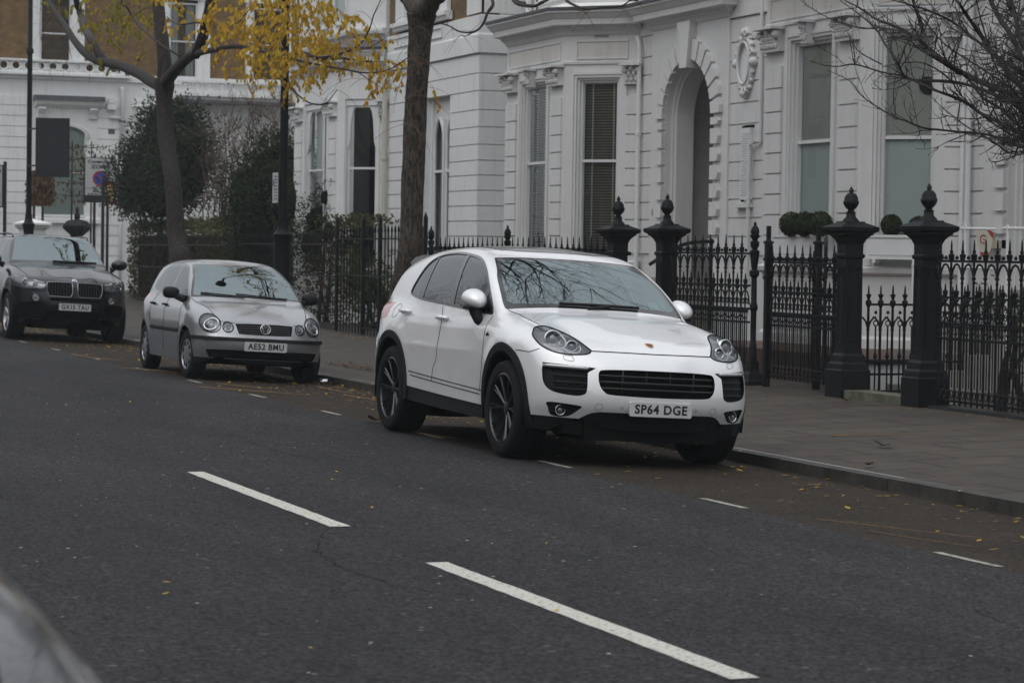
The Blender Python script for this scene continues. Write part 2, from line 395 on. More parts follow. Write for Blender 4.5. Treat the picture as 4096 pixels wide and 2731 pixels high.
def fnormal(F, Q, e=.004):
    x, y, z = Q[:, 0], Q[:, 1], Q[:, 2]
    g = np.stack([F(x+e, y, z)-F(x-e, y, z), F(x, y+e, z)-F(x, y-e, z), F(x, y, z+e)-F(x, y, z-e)], 1)
    g[:, 1] = np.where(np.abs(y) < 1e-5, 0, g[:, 1])
    g = -g/np.maximum(np.linalg.norm(g, axis=1), 1e-9)[:, None]; return g
def inpoly(px, py, poly):
    c = False; j = len(poly)-1
    for i in range(len(poly)):
        xi, yi = poly[i]; xj, yj = poly[j]
        if (yi > py) != (yj > py) and px < (xj-xi)*(py-yi)/(yj-yi)+xi: c = not c
        j = i
    return c
AX = {'side': (0, 2), 'front': (1, 2), 'top': (0, 1)}
def carve(bm, lay, poly, view, cond, tagv, only=None):
    a, b = AX[view]
    us = [p[0] for p in poly]; vs = [p[1] for p in poly]; u0_, u1_, v0_, v1_ = min(us)-.05, max(us)+.05, min(vs)-.05, max(vs)+.05
    def cands():
        out = []
        for f in bm.faces:
            c = f.calc_center_bounds()
            if u0_ < c[a] < u1_ and v0_ < c[b] < v1_ and cond(c) and (only is None or f[lay] in only): out.append(f)
        return out
    cf = cands(); n = len(poly)
    for i in range(n):
        p, q = poly[i], poly[(i+1) % n]; du, dv = q[0]-p[0], q[1]-p[1]; L_ = math.hypot(du, dv)
        if L_ < 1e-6: continue
        nu, nv = -dv/L_, du/L_; sel = []
        for f in cf:
            if not f.is_valid: continue
            mn = 9; mxx = -9; tn = 9; tx = -9
            for w in f.verts:
                x_, y_ = w.co[a]-p[0], w.co[b]-p[1]; d = x_*nu+y_*nv; t = (x_*du+y_*dv)/L_
                mn = min(mn, d); mxx = max(mxx, d); tn = min(tn, t); tx = max(tx, t)
            if mn < -1e-6 and mxx > 1e-6 and tx > -.002 and tn < L_+.002: sel.append(f)
        if not sel: continue
        no = [0, 0, 0]; no[a] = nu; no[b] = nv; co = [0, 0, 0]; co[a] = p[0]; co[b] = p[1]
        geom = list({e for f in sel for e in f.edges})+sel+list({w for f in sel for w in f.verts})
        r_ = bmesh.ops.bisect_plane(bm, geom=geom, dist=1e-5, plane_co=co, plane_no=no)
        old = set(cf); cf = [f for f in cf if f.is_valid]
        for g in r_['geom']:
            if isinstance(g, bmesh.types.BMFace) and g.is_valid and g not in old: cf.append(g)
    for f in cands():
        c = f.calc_center_median()
        if inpoly(c[a], c[b], poly): f[lay] = tagv
def rect(u0, u1, v0, v1): return [(u0, v0), (u1, v0), (u1, v1), (u0, v1)]
def circ(c, r, n=40): return [(c[0]+r*math.cos(2*math.pi*k/n), c[1]+r*math.sin(2*math.pi*k/n)) for k in range(n)]
def extract(bm, lay, tags, F, name, mat, parent, depth=0.0, wall=False, mirror='both', dvec=None):
    tags = set(tags) if hasattr(tags, '__len__') else {tags}
    fs = [f for f in bm.faces if f[lay] in tags]
    if not fs: print('EMPTY PART', name); return None
    vi = {}; co = []
    for f in fs:
        for v in f.verts:
            if v.index not in vi: vi[v.index] = len(co); co.append(v.co[:])
    co = np.array(co); nr = fnormal(F, co)
    dv = -nr if dvec is None else np.array(dvec)[None, :]
    cn = co+dv*depth; faces = [tuple(vi[v.index] for v in f.verts) for f in fs]
    V_ = [tuple(p) for p in cn]; NN = [tuple(p) for p in nr]; n0 = len(V_)
    if wall and depth:
        cnt = {}
        for f in faces:
            for i in range(len(f)):
                a, b = f[i], f[(i+1) % len(f)]; cnt.setdefault((min(a, b), max(a, b)), []).append((a, b))
        for e, l in cnt.items():
            if len(l) == 1:
                a, b = l[0]
                if abs(co[a][1]) < 1e-5 and abs(co[b][1]) < 1e-5: continue
                m_ = len(V_); V_ += [tuple(co[a]), tuple(co[b]), tuple(cn[b]), tuple(cn[a])]; NN += [(0, 0, 0)]*4
                faces.append((m_+1, m_, m_+3, m_+2))
    out = []
    def one(sg):
        vv = [(p[0], p[1]*sg, p[2]) for p in V_]; ff = faces if sg > 0 else [f[::-1] for f in faces]
        nn = [(p[0], p[1]*sg, p[2]) for p in NN]; return vv, ff, nn
    sets = []
    if mirror == 'both':
        v1, f1, n1 = one(1); v2, f2, n2 = one(-1); k = len(v1)
        # weld centre line
        mp = {}
        for i, p in enumerate(v2): mp[i] = i if abs(p[1]) < 1e-6 and i < n0 else i+k
        sets = [(v1+v2, f1+[tuple(mp[i] for i in f) for f in f2], n1+n2)]
    elif mirror == 'each': sets = [one(1), one(-1)]
    elif mirror == 'right': sets = [one(-1)]
    elif mirror == 'left': sets = [one(1)]
    for vv, ff, nn in sets:
        o = mk(name, vv, ff, mat, parent, smooth=True, world=False)
        me = o.data
        if len(me.vertices) == len(nn):
            ln = []
            for l in me.loops: ln.append(nn[l.vertex_index])
            me.normals_split_custom_set(ln)
        out.append(o)
    return out if len(out) > 1 else out[0]
def on_surf(bvh, p, d):
    h = bvh.ray_cast(Vector(p), Vector(d)); return h[0], h[1]
def seam(bvh, pts, view, mat, parent, name='panel_gap', rad=.0035, sides=(1, -1), n=6):
    pts = spline(pts, n); mb = MB()
    for sg in sides:
        out = []
        for u, v in pts:
            if view == 'side': h, _ = on_surf(bvh, (u, 1.6, v), (0, -1, 0))
            elif view == 'front': h, _ = on_surf(bvh, (3.2, u, v), (-1, 0, 0))
            else: h, _ = on_surf(bvh, (u, v, 2.4), (0, 0, -1))
            if h is not None: out.append((h.x, h.y*sg, h.z))
        if len(out) > 1: mb.tube(out, rad, 5)
    return mb.build(name, mat, parent, world=False)
def wheel(parent, cx, cy, cz, R_, w, rim_r, style, rimmat, side, steer=0.0):
    # side: -1 right, outer face towards side
    root = bpy.data.objects.new('wheel', None); COL.objects.link(root); root.parent = parent
    root.location = (cx, cy, cz); root.rotation_euler = (0, 0, steer)
    s = side; ty = MB(); h = w/2
    prof = [(rim_r*.99, -h*.75), (rim_r+.004, -h*.95), (R_*.90, -h*1.02), (R_*.965, -h*.93), (R_*.995, -h*.72), (R_, -h*.3), (R_, h*.3), (R_*.995, h*.72), (R_*.965, h*.93), (R_*.90, h*1.02), (rim_r+.004, h*.95), (rim_r*.99, h*.75)]
    ty.lathe(prof, seg=56, axis='y'); ty.f = ty.f[:-2]; t = ty.build('tyre', M['rubber'], root, True, world=False); sharp(t, 50)
    rm = MB()
    rm.lathe([(rim_r, s*h*.90), (rim_r-.014, s*h*.93), (rim_r-.020, s*h*.86), (rim_r-.03, s*h*.2), (rim_r-.05, -s*h*.5), (rim_r-.06, -s*h*.6)], seg=48, axis='y')
    rm.f = rm.f[:-2]
    if style == 'spoke':
        bl = MB().lathe([(rim_r-.022, s*h*.84), (rim_r-.035, s*h*.2), (rim_r-.05, -s*h*.5)], seg=40, axis='y'); bl.f = bl.f[:-2]; bl.build('rim_barrel', M['black_plastic'], root, True, world=False)
    if style == 'spoke':      # many slim paired spokes
        for k in range(10):
            a = 2*math.pi*k/10
            for q in (-.075, .075):
                a2 = a+q
                p0 = (.055*math.cos(a), s*h*.62, .055*math.sin(a)); p1 = ((rim_r*.55)*math.cos(a+q*.6), s*h*.70, (rim_r*.55)*math.sin(a+q*.6)); p2 = ((rim_r-.012)*math.cos(a2*1), s*h*.84, (rim_r-.012)*math.sin(a2))
                rm.tube([p0, p1, p2], [.009, .0085, .0080], 5)
        rm.lathe([(.050, s*h*.4), (.050, s*h*.66), (.035, s*h*.70), (.001, s*h*.70)], seg=20, axis='y')
    elif style == 'five':
        for k in range(5):
            a = 2*math.pi*k/5+.3
            for q in (-.16, 0, .16):
                p0 = (.05*math.cos(a), s*h*.6, .05*math.sin(a)); p2 = ((rim_r-.01)*math.cos(a+q), s*h*.78, (rim_r-.01)*math.sin(a+q))
                rm.tube([p0, p2], [.030, .022], 6, sq=.7)
        rm.lathe([(.08, s*h*.4), (.08, s*h*.66), (.05, s*h*.70), (.001, s*h*.70)], seg=20, axis='y')
    else:                       # trim cover with slots
        rm.lathe([(rim_r-.02, s*h*.80), (rim_r*.8, s*h*.86), (rim_r*.5, s*h*.90), (.05, s*h*.95), (.001, s*h*.95)], seg=40, axis='y')
    o = rm.build('rim', rimmat, root, True, world=False); sharp(o, 40)
    if style == 'cover':
        hb = MB()
        for k in range(9):
            a = 2*math.pi*k/9
            hb.lathe([(.022, s*h*.86), (.022, s*h*.905), (.001, s*h*.905)], c=(rim_r*.72*math.cos(a), 0, rim_r*.72*math.sin(a)), seg=10, axis='y', sc=(1, 1.2))
        hb.build('vent_hole', M['dark'], root, world=False)
    else:
        db = MB(); db.lathe([(rim_r-.05, -s*h*.2), (rim_r-.05, -s*h*.28)], seg=32, axis='y'); db.build('brake_disc', M['dark'], root, world=False)
    return root
def plate_obj(parent, x, z, txt, y=0, w=.52, h=.111, facing=1, name='number_plate', tiltx=0):
    root = mkplate = None
    mb = MB(); n = 0
    mb.prism([(-w/2+.01, -h/2), (w/2-.01, -h/2), (w/2, -h/2+.01), (w/2, h/2-.01), (w/2-.01, h/2), (-w/2+.01, h/2), (-w/2, h/2-.01), (-w/2, -h/2+.01)], lambda u, v, d: (x+facing*d-tiltx*v*facing, y+u*facing, z+v), -.012, .012)
    p = mb.build(name, M['plate'], parent, world=False); fixn(p)
    place_text(txt, .1, (x+facing*.0125, y, z+.003), (0, facing, 0), (0, 0, 1), 'lettering', M['ink'], p, fit=(w*.85, h*.68), bold=.0030, spacing=1.1)
    return p
M['white_paint'] = mat('white_paint', (0.74, 0.75, 0.76), 0.38, coat=1.0, coatr=0.02, var=0.03, vscale=3.0, metal=.22)
M['white_paint'].node_tree.nodes['Principled BSDF'].inputs['Coat IOR'].default_value = 1.85
PS = dict(
 sec=[(.1,.86),(.25,.905),(.4,.935),(.55,.952),(.7,.962),(.85,.965),(.95,.958),(1.03,.94),(1.1,.91),(1.2,.87),(1.35,.84),(1.8,.80)],
 plan=[(-2.7,.90),(-2.3,.955),(-1.9,.985),(-1.4475,1.0),(-.8,.975),(0,.965),(.8,.975),(1.4475,1.0),(1.9,.985),(2.2,.95),(2.6,.88)],
 xf=[(.1,2.16),(.25,2.27),(.36,2.33),(.46,2.385),(.56,2.395),(.66,2.378),(.75,2.345),(.82,2.31),(.88,2.275),(.95,2.22),(1.1,2.1),(1.4,1.8)],
 df=[(0,0),(.2,.008),(.35,.03),(.5,.078),(.62,.13),(.75,.205),(.85,.30),(.92,.42),(.97,.62),(1.05,.95),(1.2,1.5)],
 xr=[(.1,-2.30),(.3,-2.42),(.5,-2.50),(.7,-2.50),(.9,-2.45),(1.1,-2.42),(1.3,-2.36),(1.5,-2.3)],
 dr=[(0,0),(.3,.015),(.5,.05),(.65,.11),(.8,.23),(.88,.36),(.95,.6),(1.05,1.0),(1.2,1.6)],
 top=[(-2.7,1.10),(-2.3,1.20),(-1.6,1.26),(-.8,1.25),(0,1.22),(.5,1.20),(.95,1.185),(1.3,1.135),(1.7,1.055),(2.0,.985),(2.2,.915),(2.4,.82),(2.6,.7)],
 crown=[(0,0),(.3,.006),(.55,.02),(.7,.035),(.8,.05),(1.0,.10),(1.2,.2)], fender=(.76,.14,.035,.9,1.7),
 kf=.06, kr=.08, kt=.13,
 gbase=[(-2.7,.66),(-2.3,.75),(-1.8,.83),(-1.2,.875),(-.4,.885),(.3,.875),(.8,.85),(1.2,.80)],
 gtum=[(.8,-.08),(1.0,-.03),(1.15,.0),(1.3,.045),(1.45,.105),(1.6,.185),(1.8,.32)],
 ws=[(.8,1.65),(1.0,1.33),(1.17,1.075),(1.3,.875),(1.45,.62),(1.58,.365),(1.66,.19),(1.75,-.05)], wsc=.20,
 rw=[(.8,-2.6),(1.1,-2.46),(1.3,-2.30),(1.5,-2.06),(1.58,-1.95),(1.7,-1.7)], rwc=.20,
 roof=[(-2.6,1.36),(-2.2,1.49),(-1.8,1.59),(-1.3,1.668),(-.8,1.702),(-.3,1.705),(.1,1.675),(.4,1.61),(.7,1.5)], roofc=.11, kg=.10,
 arch=[(1.4475,.40,.50,.016),(-1.4475,.40,.50,.016)],
 box=(-2.56,2.46,1.05,.12,1.78), oz=.72)
def car_root(name, pos, label, cat, scale, rz=0.0, tilt=0.045, group=None):
    e = empty(name, pos, label, cat, group); e.rotation_mode = 'XYZ'
    e.rotation_euler = (-tilt, 0, rz); e.scale = (scale,)*3
    return e
def lamp_unit(parent, p, r, nrm, name='projector', ring=True):
    # round reflector bowl with chrome ring and glass bead facing nrm
    n = Vector(nrm).normalized(); q = n.to_track_quat('Z', 'Y').to_matrix().to_4x4(); T = Matrix.Translation(Vector(p)) @ q
    a = MB().lathe([(r*.98, -.05*1), (r, 0), (r*.86, .004), (r*.80, -.012), (r*.55, -.03), (.001, -.035)], seg=26); a.f = a.f[:-2]; a.xf(T)
    o = a.build(name, M['chrome'], parent, True, world=False)
    b = MB().lathe([(r*.60, -.03), (r*.56, -.012), (r*.40, .002), (r*.2, .008), (.001, .010)], seg=22); b.xf(T)
    c = b.build('bulb_lens', M['gloss_lens'], o, True, world=False); c.location = (0, 0, 0)
    return o
M['gloss_lens'] = mat('gloss_lens', (0.10, 0.11, 0.125), 0.05, coat=1.0, ior=1.8)
M['lampgrey'] = mat('lampgrey', (0.36, 0.365, 0.375), 0.25, metal=0.6)
M['drlglass'] = mat('drlglass', (0.42, 0.43, 0.45), 0.12, coat=1.0, metal=0.4)
M['red_lamp'] = mat('red_lamp', (0.35, 0.02, 0.02), 0.12, coat=1.0)
def interior(parent, S, dash_x, seat_x, zf, zt, wy, sw_side=-1, hb=True, belt=1.1):
    mb = MB(); mb.box(-2.0, dash_x+.12, -wy, wy, zf-.05, zf)
    mb.build('floor', M['seat'], parent, world=False)
    d = MB(); pr = [(dash_x-.28, belt-.42), (dash_x-.30, belt-.10), (dash_x-.24, belt-.02), (dash_x-.05, belt+.0), (dash_x+.12, belt-.03), (dash_x+.12, belt-.42)]
    d.prism(pr, lambda u, v, q: (u, q, v), -wy, wy); d.build('dashboard', M['seat'], parent, world=False)
    st = MB(); cx, cy, cz = dash_x-.40, sw_side*.37, belt-.08
    st.tube([(cx-.09*math.sin(a)*1, cy+.19*math.cos(a), cz+.17*math.sin(a)) for a in [2*math.pi*k/24 for k in range(25)]], .016, 6)
    st.tube([(cx, cy-.18, cz), (cx+.05, cy, cz), (cx, cy+.18, cz)], .02, 6); st.tube([(cx+.05, cy, cz), (cx+.2, cy, cz-.05)], .04, 8)
    st.build('steering_wheel', M['steer'], parent, world=False)
    for sx in ([seat_x, seat_x-.9]):
        for sy in (-.37, .37):
            s = MB()
            s.prism([(sx-.05, zf+.0), (sx+.45, zf), (sx+.48, zf+.28), (sx+.02, zf+.24), (sx-.12, belt+.10), (sx-.24, belt+.12), (sx-.16, zf+.2)], lambda u, v, q: (u, q, v), sy-.24, sy+.24)
            s.prism([(sx-.14, belt+.14), (sx-.10, belt+.34), (sx-.2, belt+.36), (sx-.24, belt+.16)], lambda u, v, q: (u, q, v), sy-.13, sy+.13)
            s.build('seat', M['seat'], parent, world=False)
M['steer'] = mat('steer', (0.10, 0.10, 0.105), 0.6)
def permit(parent, bvh, y, z, w, h, label, blank=False, name='windscreen_permit', col=(.55, .75, .68)):
    # paper tag stuck inside the screen
    pts = []
    for dy, dz in ((-w/2, -h/2), (w/2, -h/2), (w/2, h/2), (-w/2, h/2)):
        p, n = on_surf(bvh, (3.2, y+dy, z+dz), (-1, 0, 0)); pts.append((p.x-.012, p.y, p.z-.006))
    m = MB(); m.poly(pts); key = 'permit%.2f' % col[0]
    if key not in M: M[key] = mat(key, col, .5)
    return m.build(name, M[key], parent, world=False)

def build_porsche():
    root = car_root('parked_suv', (-20.2282*1.02, 7.8278*1.02, 1.65+(-.0027-1.65)*1.02), 'white suv with black alloy wheels parked at the kerb in front of the iron gate', 'car', 1.02, .0043, .046)
    Q, faces, F = car_half(PS, .028)
    bm = bmesh.new(); lay = bm.faces.layers.int.new('t'); vs = [bm.verts.new(q) for q in Q]
    for f in faces:
        try: bm.faces.new([vs[i] for i in f])
        except ValueError: pass
    bmesh.ops.recalc_face_normals(bm, faces=bm.faces)
    bvh = BVHTree.FromBMesh(bm)
    side = lambda c: c.y > .5; front = lambda c: c.x > 1.3
    WX = 1.4475; WZ = .385
    # wheel openings (tag 1 removed), cladding ring (2), black sill (3)
    for ax in (WX, -WX):
        carve(bm, lay, circ((ax, .40), .505, 48), 'side', side, 2)
        carve(bm, lay, circ((ax, .395), .445, 48), 'side', side, 1)
        carve(bm, lay, rect(ax-.445, ax+.445, .0, .40), 'side', side, 1, only=(0, 2))
        for s0, s1 in ((-.505, -.445), (.445, .505)): carve(bm, lay, rect(ax+s0, ax+s1, 0, .42), 'side', side, 2, only=(0, 2))
    carve(bm, lay, [(-.945, .0), (.945, .0), (.945, .375), (-.945, .432)], 'side', side, 3, only=(0,))
    carve(bm, lay, [(-2.7, 0), (-1.9, 0), (-1.9, .42), (-2.7, .46)], 'side', lambda c: c.x < -1.3, 3, only=(0,))
    # front black lower
    low = [(0, .02), (0, .425), (.25, .425), (.466, .424), (.526, .412), (.565, .39), (.605, .36), (.785, .366), (1.2, .372), (1.2, .02)]
    carve(bm, lay, low, 'front', front, 3, only=(0,))
    carve(bm, lay, [(-3, 0), (3, 0), (3, .262), (.95, .268), (-.95, .312), (-3, .33)], 'side', lambda c: c.y > .3 and c.x < 2.0, 1)
    # windscreen
    wsp = spline([(0, 1.606), (.35, 1.602), (.60, 1.588), (.645, 1.575), (.69, 1.49), (.735, 1.405), (.775, 1.26), (.787, 1.19), (.770, 1.165), (.65, 1.178), (.35, 1.197), (0, 1.200)], 4)
    carve(bm, lay, wsp, 'front', lambda c: c.x > .0, 10, only=(0,))
    # black border band
    wsi = spline([(0, 1.585), (.35, 1.58), (.58, 1.568), (.615, 1.55), (.655, 1.48), (.70, 1.395), (.735, 1.27), (.742, 1.235), (.70, 1.215), (.62, 1.22), (.35, 1.23), (0, 1.233)], 4)
    carve(bm, lay, wsi, 'front', lambda c: c.x > .0, 11, only=(10,))
    # side glass with surround
    so = spline([(-1.348,1.258),(-1.225,1.219),(-.84,1.186),(-.252,1.160),(.33,1.132),(.80,1.112),(.855,1.125),(.767,1.223),(.512,1.403),(.313,1.508),(.05,1.585),(-.379,1.622),(-.693,1.625),(-1.0,1.598),(-1.199,1.515),(-1.305,1.376)], 4, True)
    sidew = lambda c: c.y > .45 and c.z > 1.05
    carve(bm, lay, so, 'side', sidew, 12, only=(0,))
    # inner dark outline
    cx = sum(p[0] for p in so)/len(so); cz = sum(p[1] for p in so)/len(so)
    def shrink(po, d):
        out = []; n = len(po)
        for i in range(n):
            a, b = po[i-1], po[(i+1) % n]; tx, tz = b[0]-a[0], b[1]-a[1]; L_ = math.hypot(tx, tz) or 1
            out.append((po[i][0]-tz/L_*d, po[i][1]+tx/L_*d))
        return out
    si = shrink(so, .018)
    if abs(sum((si[i-1][0]*si[i][1]-si[i][0]*si[i-1][1]) for i in range(len(si)))) > abs(sum((so[i-1][0]*so[i][1]-so[i][0]*so[i-1][1]) for i in range(len(so)))): si = shrink(so, -.018)
    carve(bm, lay, si, 'side', sidew, 13, only=(12,))
    carve(bm, lay, [(-.91, 1.10), (-.93, 1.10), (-1.03, 1.65), (-.99, 1.65)], 'side', sidew, 14, only=(13,))
    carve(bm, lay, [(-.03, 1.10), (-.12, 1.10), (-.33, 1.65), (-.25, 1.65)], 'side', sidew, 14, only=(13,))
    carve(bm, lay, [(.60, 1.05), (.63, 1.05), (.655, 1.65), (.63, 1.65)], 'side', sidew, 14, only=(13,))
    # rear window, panoramic roof
    carve(bm, lay, [(0, 1.20), (.60, 1.20), (.52, 1.50), (0, 1.52)], 'front', lambda c: c.x < -1.4, 15, only=(0,))
    carve(bm, lay, spline([(.12, 0), (.10, .3), (.02, .47), (-.10, .52), (-1.35, .52), (-1.45, .45), (-1.5, 0)], 4), 'top', lambda c: c.z > 1.4, 16, only=(0,))
    # grille, intakes, lamps
    gr = spline([(0,.758),(.25,.756),(.435,.748),(.483,.730),(.492,.675),(.482,.62),(.455,.583),(.405,.560),(.2,.553),(0,.551)], 5)
    carve(bm, lay, gr, 'front', front, 20, only=(0,))
    bx = spline([(.855,.772),(.84,.778),(.53,.760),(.513,.752),(.560,.722),(.568,.70),(.578,.580),(.60,.549),(.65,.538),(.745,.546),(.82,.569),(.857,.62),(.864,.70)], 4, True)
    carve(bm, lay, bx, 'front', front, 21, only=(0,))
    fg = spline([(.83,.478),(.70,.472),(.605,.458),(.622,.43),(.661,.388),(.70,.372),(.76,.370),(.80,.386),(.822,.435)], 4, True)
    carve(bm, lay, fg, 'front', front, 22, only=(0,))
    hl = spline([(.866,.965),(.85,1.0),(.80,1.04),(.73,1.052),(.665,1.035),(.61,.995),(.56,.945),(.525,.905),(.511,.884),(.55,.860),(.655,.850),(.745,.856),(.81,.878),(.852,.915)], 5, True)
    carve(bm, lay, hl, 'front', front, 23, only=(0,))
    carve(bm, lay, spline([(.865,1.16),(.93,1.09),(.945,1.02),(.90,.98),(.70,.98),(.66,1.02),(.70,1.10)], 4, True), 'front', lambda c: c.x < -1.7, 24, only=(0,))
    bm.verts.index_update()
    E_ = lambda tags, name, m, par=root, **k: extract(bm, lay, tags, F, name, m, par, **k)
    E_(0, 'body', M['white_paint'])
    E_(2, 'wheel_arch_cladding', M['black_plastic'], depth=-.012, wall=True)
    E_(3, 'lower_skirt', M['black_plastic'], depth=.012, wall=True)
    E_(10, 'windscreen_surround', M['gloss_black'], depth=.002)
    E_(11, 'windscreen', M['carglass'], depth=.002)
    E_(12, 'window_trim', M['trimw'], depth=-.004, wall=True)
    E_(13, 'side_window', M['sideglass'], depth=.004, mirror='each')
    E_(14, 'window_pillar', M['gloss_black'], mirror='both')
    E_(15, 'rear_window', M['sideglass'])
    E_(16, 'glass_roof', M['gloss_black'], depth=-.004, wall=True)
    E_(20, 'grille', M['dark'], depth=.055, wall=True, dvec=(-1, 0, 0))
    for o, sg in zip(E_(21, 'side_intake', M['black_plastic'], depth=.05, wall=True, mirror='each', dvec=(-1, 0, 0)), (1, -1)):
        mb = MB()
        p0 = on_surf(bvh, (3, .56, .755), (-1, 0, 0))[0]; pts = []
        for yy in np.linspace(.548, .852, 12):
            h = on_surf(bvh, (3, yy, .755+.006*(yy-.55)/.3), (-1, 0, 0))[0]
            pts.append((h.x-.004, h.y*sg, h.z-.004-.0*(yy)))
        mb.tube(pts, [.004]+[.016]*10+[.012], 8, sq=1.3)
        mb.build('daytime_lamp', M['drlglass'], o, True, world=False)
        sl = MB()
        for zz in (.685, .635, .585):
            pts = []
            for yy in np.linspace(.555, .80, 8):
                h = on_surf(bvh, (3, yy, zz), (-1, 0, 0))[0]; pts.append((h.x-.012, h.y*sg, h.z))
            sl.tube(pts, .010, 6)
        sl.build('intake_slat', M['black_plastic'], o, True, world=False)
    for o, sg in zip(E_(22, 'fog_lamp_housing', M['black_plastic'], depth=.035, wall=True, mirror='each', dvec=(-1, 0, 0)), (1, -1)):
        h = on_surf(bvh, (3, .735, .42), (-1, 0, 0))[0]
        lamp_unit(o, (h.x-.02, .735*sg, .42), .042, (1, .25*sg, 0), 'fog_lamp')
    for o, sg, ln in zip(E_(23, 'headlight', M['lampgrey'], depth=.045, wall=True, mirror='each'), (1, -1), E_(23, 'lens', M['lens'], mirror='each', depth=.0)):
        ln.parent = o
        for (yy, zz, r_) in ((.745, .962, .070), (.633, .915, .046)):
            h = on_surf(bvh, (3, yy, zz), (-1, 0, 0))[0]
            lamp_unit(o, (h.x-.022-.01*(r_ > .05), yy*sg, zz-.002), r_, (1, .30*sg, .18), 'projector')
        mb = MB(); ring = []
        for a in np.linspace(-2.6, 1.2, 22):
            yy, zz = .752+.082*math.cos(a)*-1, .955+.072*math.sin(a)
            h = on_surf(bvh, (3, yy, zz), (-1, 0, 0))[0]
            if h is not None: ring.append((h.x-.010, h.y*sg, h.z))
        mb.tube(ring, .006, 6); ring = []
        for a in np.linspace(-2.9, .3, 14):
            yy, zz = .64-.062*math.cos(a), .905+.045*math.sin(a)
            h = on_surf(bvh, (3, yy, zz), (-1, 0, 0))[0]
            if h is not None: ring.append((h.x-.010, h.y*sg, h.z))
        mb.tube(ring, .006, 6)
        mb.build('light_guide', M['lightguide'], o, True, world=False)
    for sg in (1, -1):
        mb = MB(); po = [on_surf(bvh, (3, u, v), (-1, 0, 0))[0] for u, v in hl]; po = [(p.x+.001, p.y*sg, p.z) for p in po if p is not None]
        mb.tube(po+[po[0]], .006, 6, cap=False); mb.build('lamp_seal', M['rubber'], root, True, world=False)
    E_(24, 'tail_lamp', M['red_lamp'], mirror='each')
    mb = MB()      # grille bars and sensor
    for zz in (.705, .657, .609):
        pts = []
        for yy in np.linspace(-.475, .475, 15):
            h = on_surf(bvh, (3, abs(yy), zz), (-1, 0, 0))[0]; pts.append((h.x-.022, yy, zz))
        mb.tube(pts, .007, 6, sq=1.6)
    for yy in (-.3, -.1, .1, .3): mb.box(2.31, 2.32, yy-.004, yy+.004, .56, .75)
    mb.build('grille_bar', M['barblack'], root, True, world=False)
    # seams
    seam(bvh, [(-.315, 1.15), (-.232, 1.02), (-.20, .90), (-.185, .78), (-.188, .70), (-.235, .645), (-.262, .60), (-.27, .51)], 'side', M['dark'], root)
    seam(bvh, [(.88, 1.10), (.905, .94), (.905, .83), (.89, .60), (.862, .50)], 'side', M['dark'], root)
    seam(bvh, [(-.915, .562), (0, .528), (.912, .492)], 'side', M['dark'], root, 'door_moulding_edge', .004)
    seam(bvh, [(-.86, .528), (0, .495), (.86, .460)], 'side', M['dark'], root, 'door_moulding_edge', .004)
    seam(bvh, [(.513, .884), (.28, .884), (0, .882), (-.0, .882)][:3], 'front', M['dark'], root, 'bonnet_gap', .005)
    seam(bvh, [(.96, .772), (1.2, .752), (1.55, .75), (1.83, .715), (1.86, .70)], 'top', M['dark'], root, 'bonnet_gap', .004) if False else None
    seam(bvh, [(.95, .775), (1.11, .748), (1.4, .757), (1.634, .745)], 'top', M['dark'], root, 'bonnet_gap', .0035)
    seam(bvh, [(1.70, .85), (1.75, .855), (1.812, .851), (1.888, .851), (1.93, .867), (1.955, .88)], 'side', M['dark'], root, 'bumper_gap', .0035)
    seam(bvh, [(-1.55, 1.05), (-1.575, 1.09), (-1.53, 1.14), (-1.44, 1.13), (-1.40, 1.08), (-1.44, 1.03), (-1.52, 1.02), (-1.55, 1.05)], 'side', M['seamgrey'], root, 'fuel_flap_gap', .003, sides=(-1,))
    seam(bvh, [(.66, .84), (.72, .838), (.711, .806), (.655, .803), (.66, .84)], 'front', M['seamgrey'], root, 'washer_cap_gap', .0025, n=3)
    seam(bvh, [(.482+.028*math.cos(a), .462+.028*math.sin(a)) for a in np.linspace(0, 2*math.pi, 14)], 'front', M['seamgrey'], root, 'towing_cap_gap', .0022, n=1)
    seam(bvh, [(.312+.010*math.cos(a), .464+.010*math.sin(a)) for a in np.linspace(0, 2*math.pi, 9)], 'front', M['seamgrey'], root, 'parking_sensor', .0025, n=1)
    # wiper
    mb = MB(); pts = []
    for yy in np.linspace(-.33, .38, 9):
        h = on_surf(bvh, (3, abs(yy), 1.222+.006*math.cos(yy*3)), (-1, 0, 0))[0]; pts.append((h.x+.018, yy, h.z+.008))
    mb.tube(pts, .013, 6); mb.tube([(1.03, -.10, 1.20), (1.035, .0, 1.215), (pts[5][0]+.012, .10, 1.23)], .016, 6)
    mb.build('wiper', M['black_plastic'], root, True, world=False)
    # badge shield on bonnet
    h, n = on_surf(bvh, (2.115, 0.0, 2.4), (0, 0, -1)); U = Vector((0, 1, 0)); Vv = n.cross(U); Vv = Vv if Vv.x < 0 else -Vv
    mb = MB(); shp = [(-.030, .034), (-.018, .030), (0, .038), (.018, .030), (.030, .034), (.030, .0), (.022, -.022), (0, -.040), (-.022, -.022), (-.030, 0)]
    mb.prism(shp, lambda u, v, d: tuple(h+n*d+U*u+Vv*v), 0, .004); bdg = fixn(mb.build('bonnet_badge', M['badge_gold'], root, world=False))
    mb = MB()
    for q in ([(-.026, .028), (-.003, .028), (-.003, .004), (-.026, .004)], [(.003, 0), (.026, 0), (.018, -.018), (.003, -.028)]):
        mb.prism(q, lambda u, v, d: tuple(h+n*d+U*u+Vv*v), .003, .0052)
    fixn(mb.build('badge_field', M['badge_red'], bdg, world=False))
    mb = MB(); mb.prism([(-.010, .012), (.010, .012), (.010, -.004), (0, -.014), (-.010, -.004)], lambda u, v, d: tuple(h+n*d+U*u+Vv*v), .003, .0065)
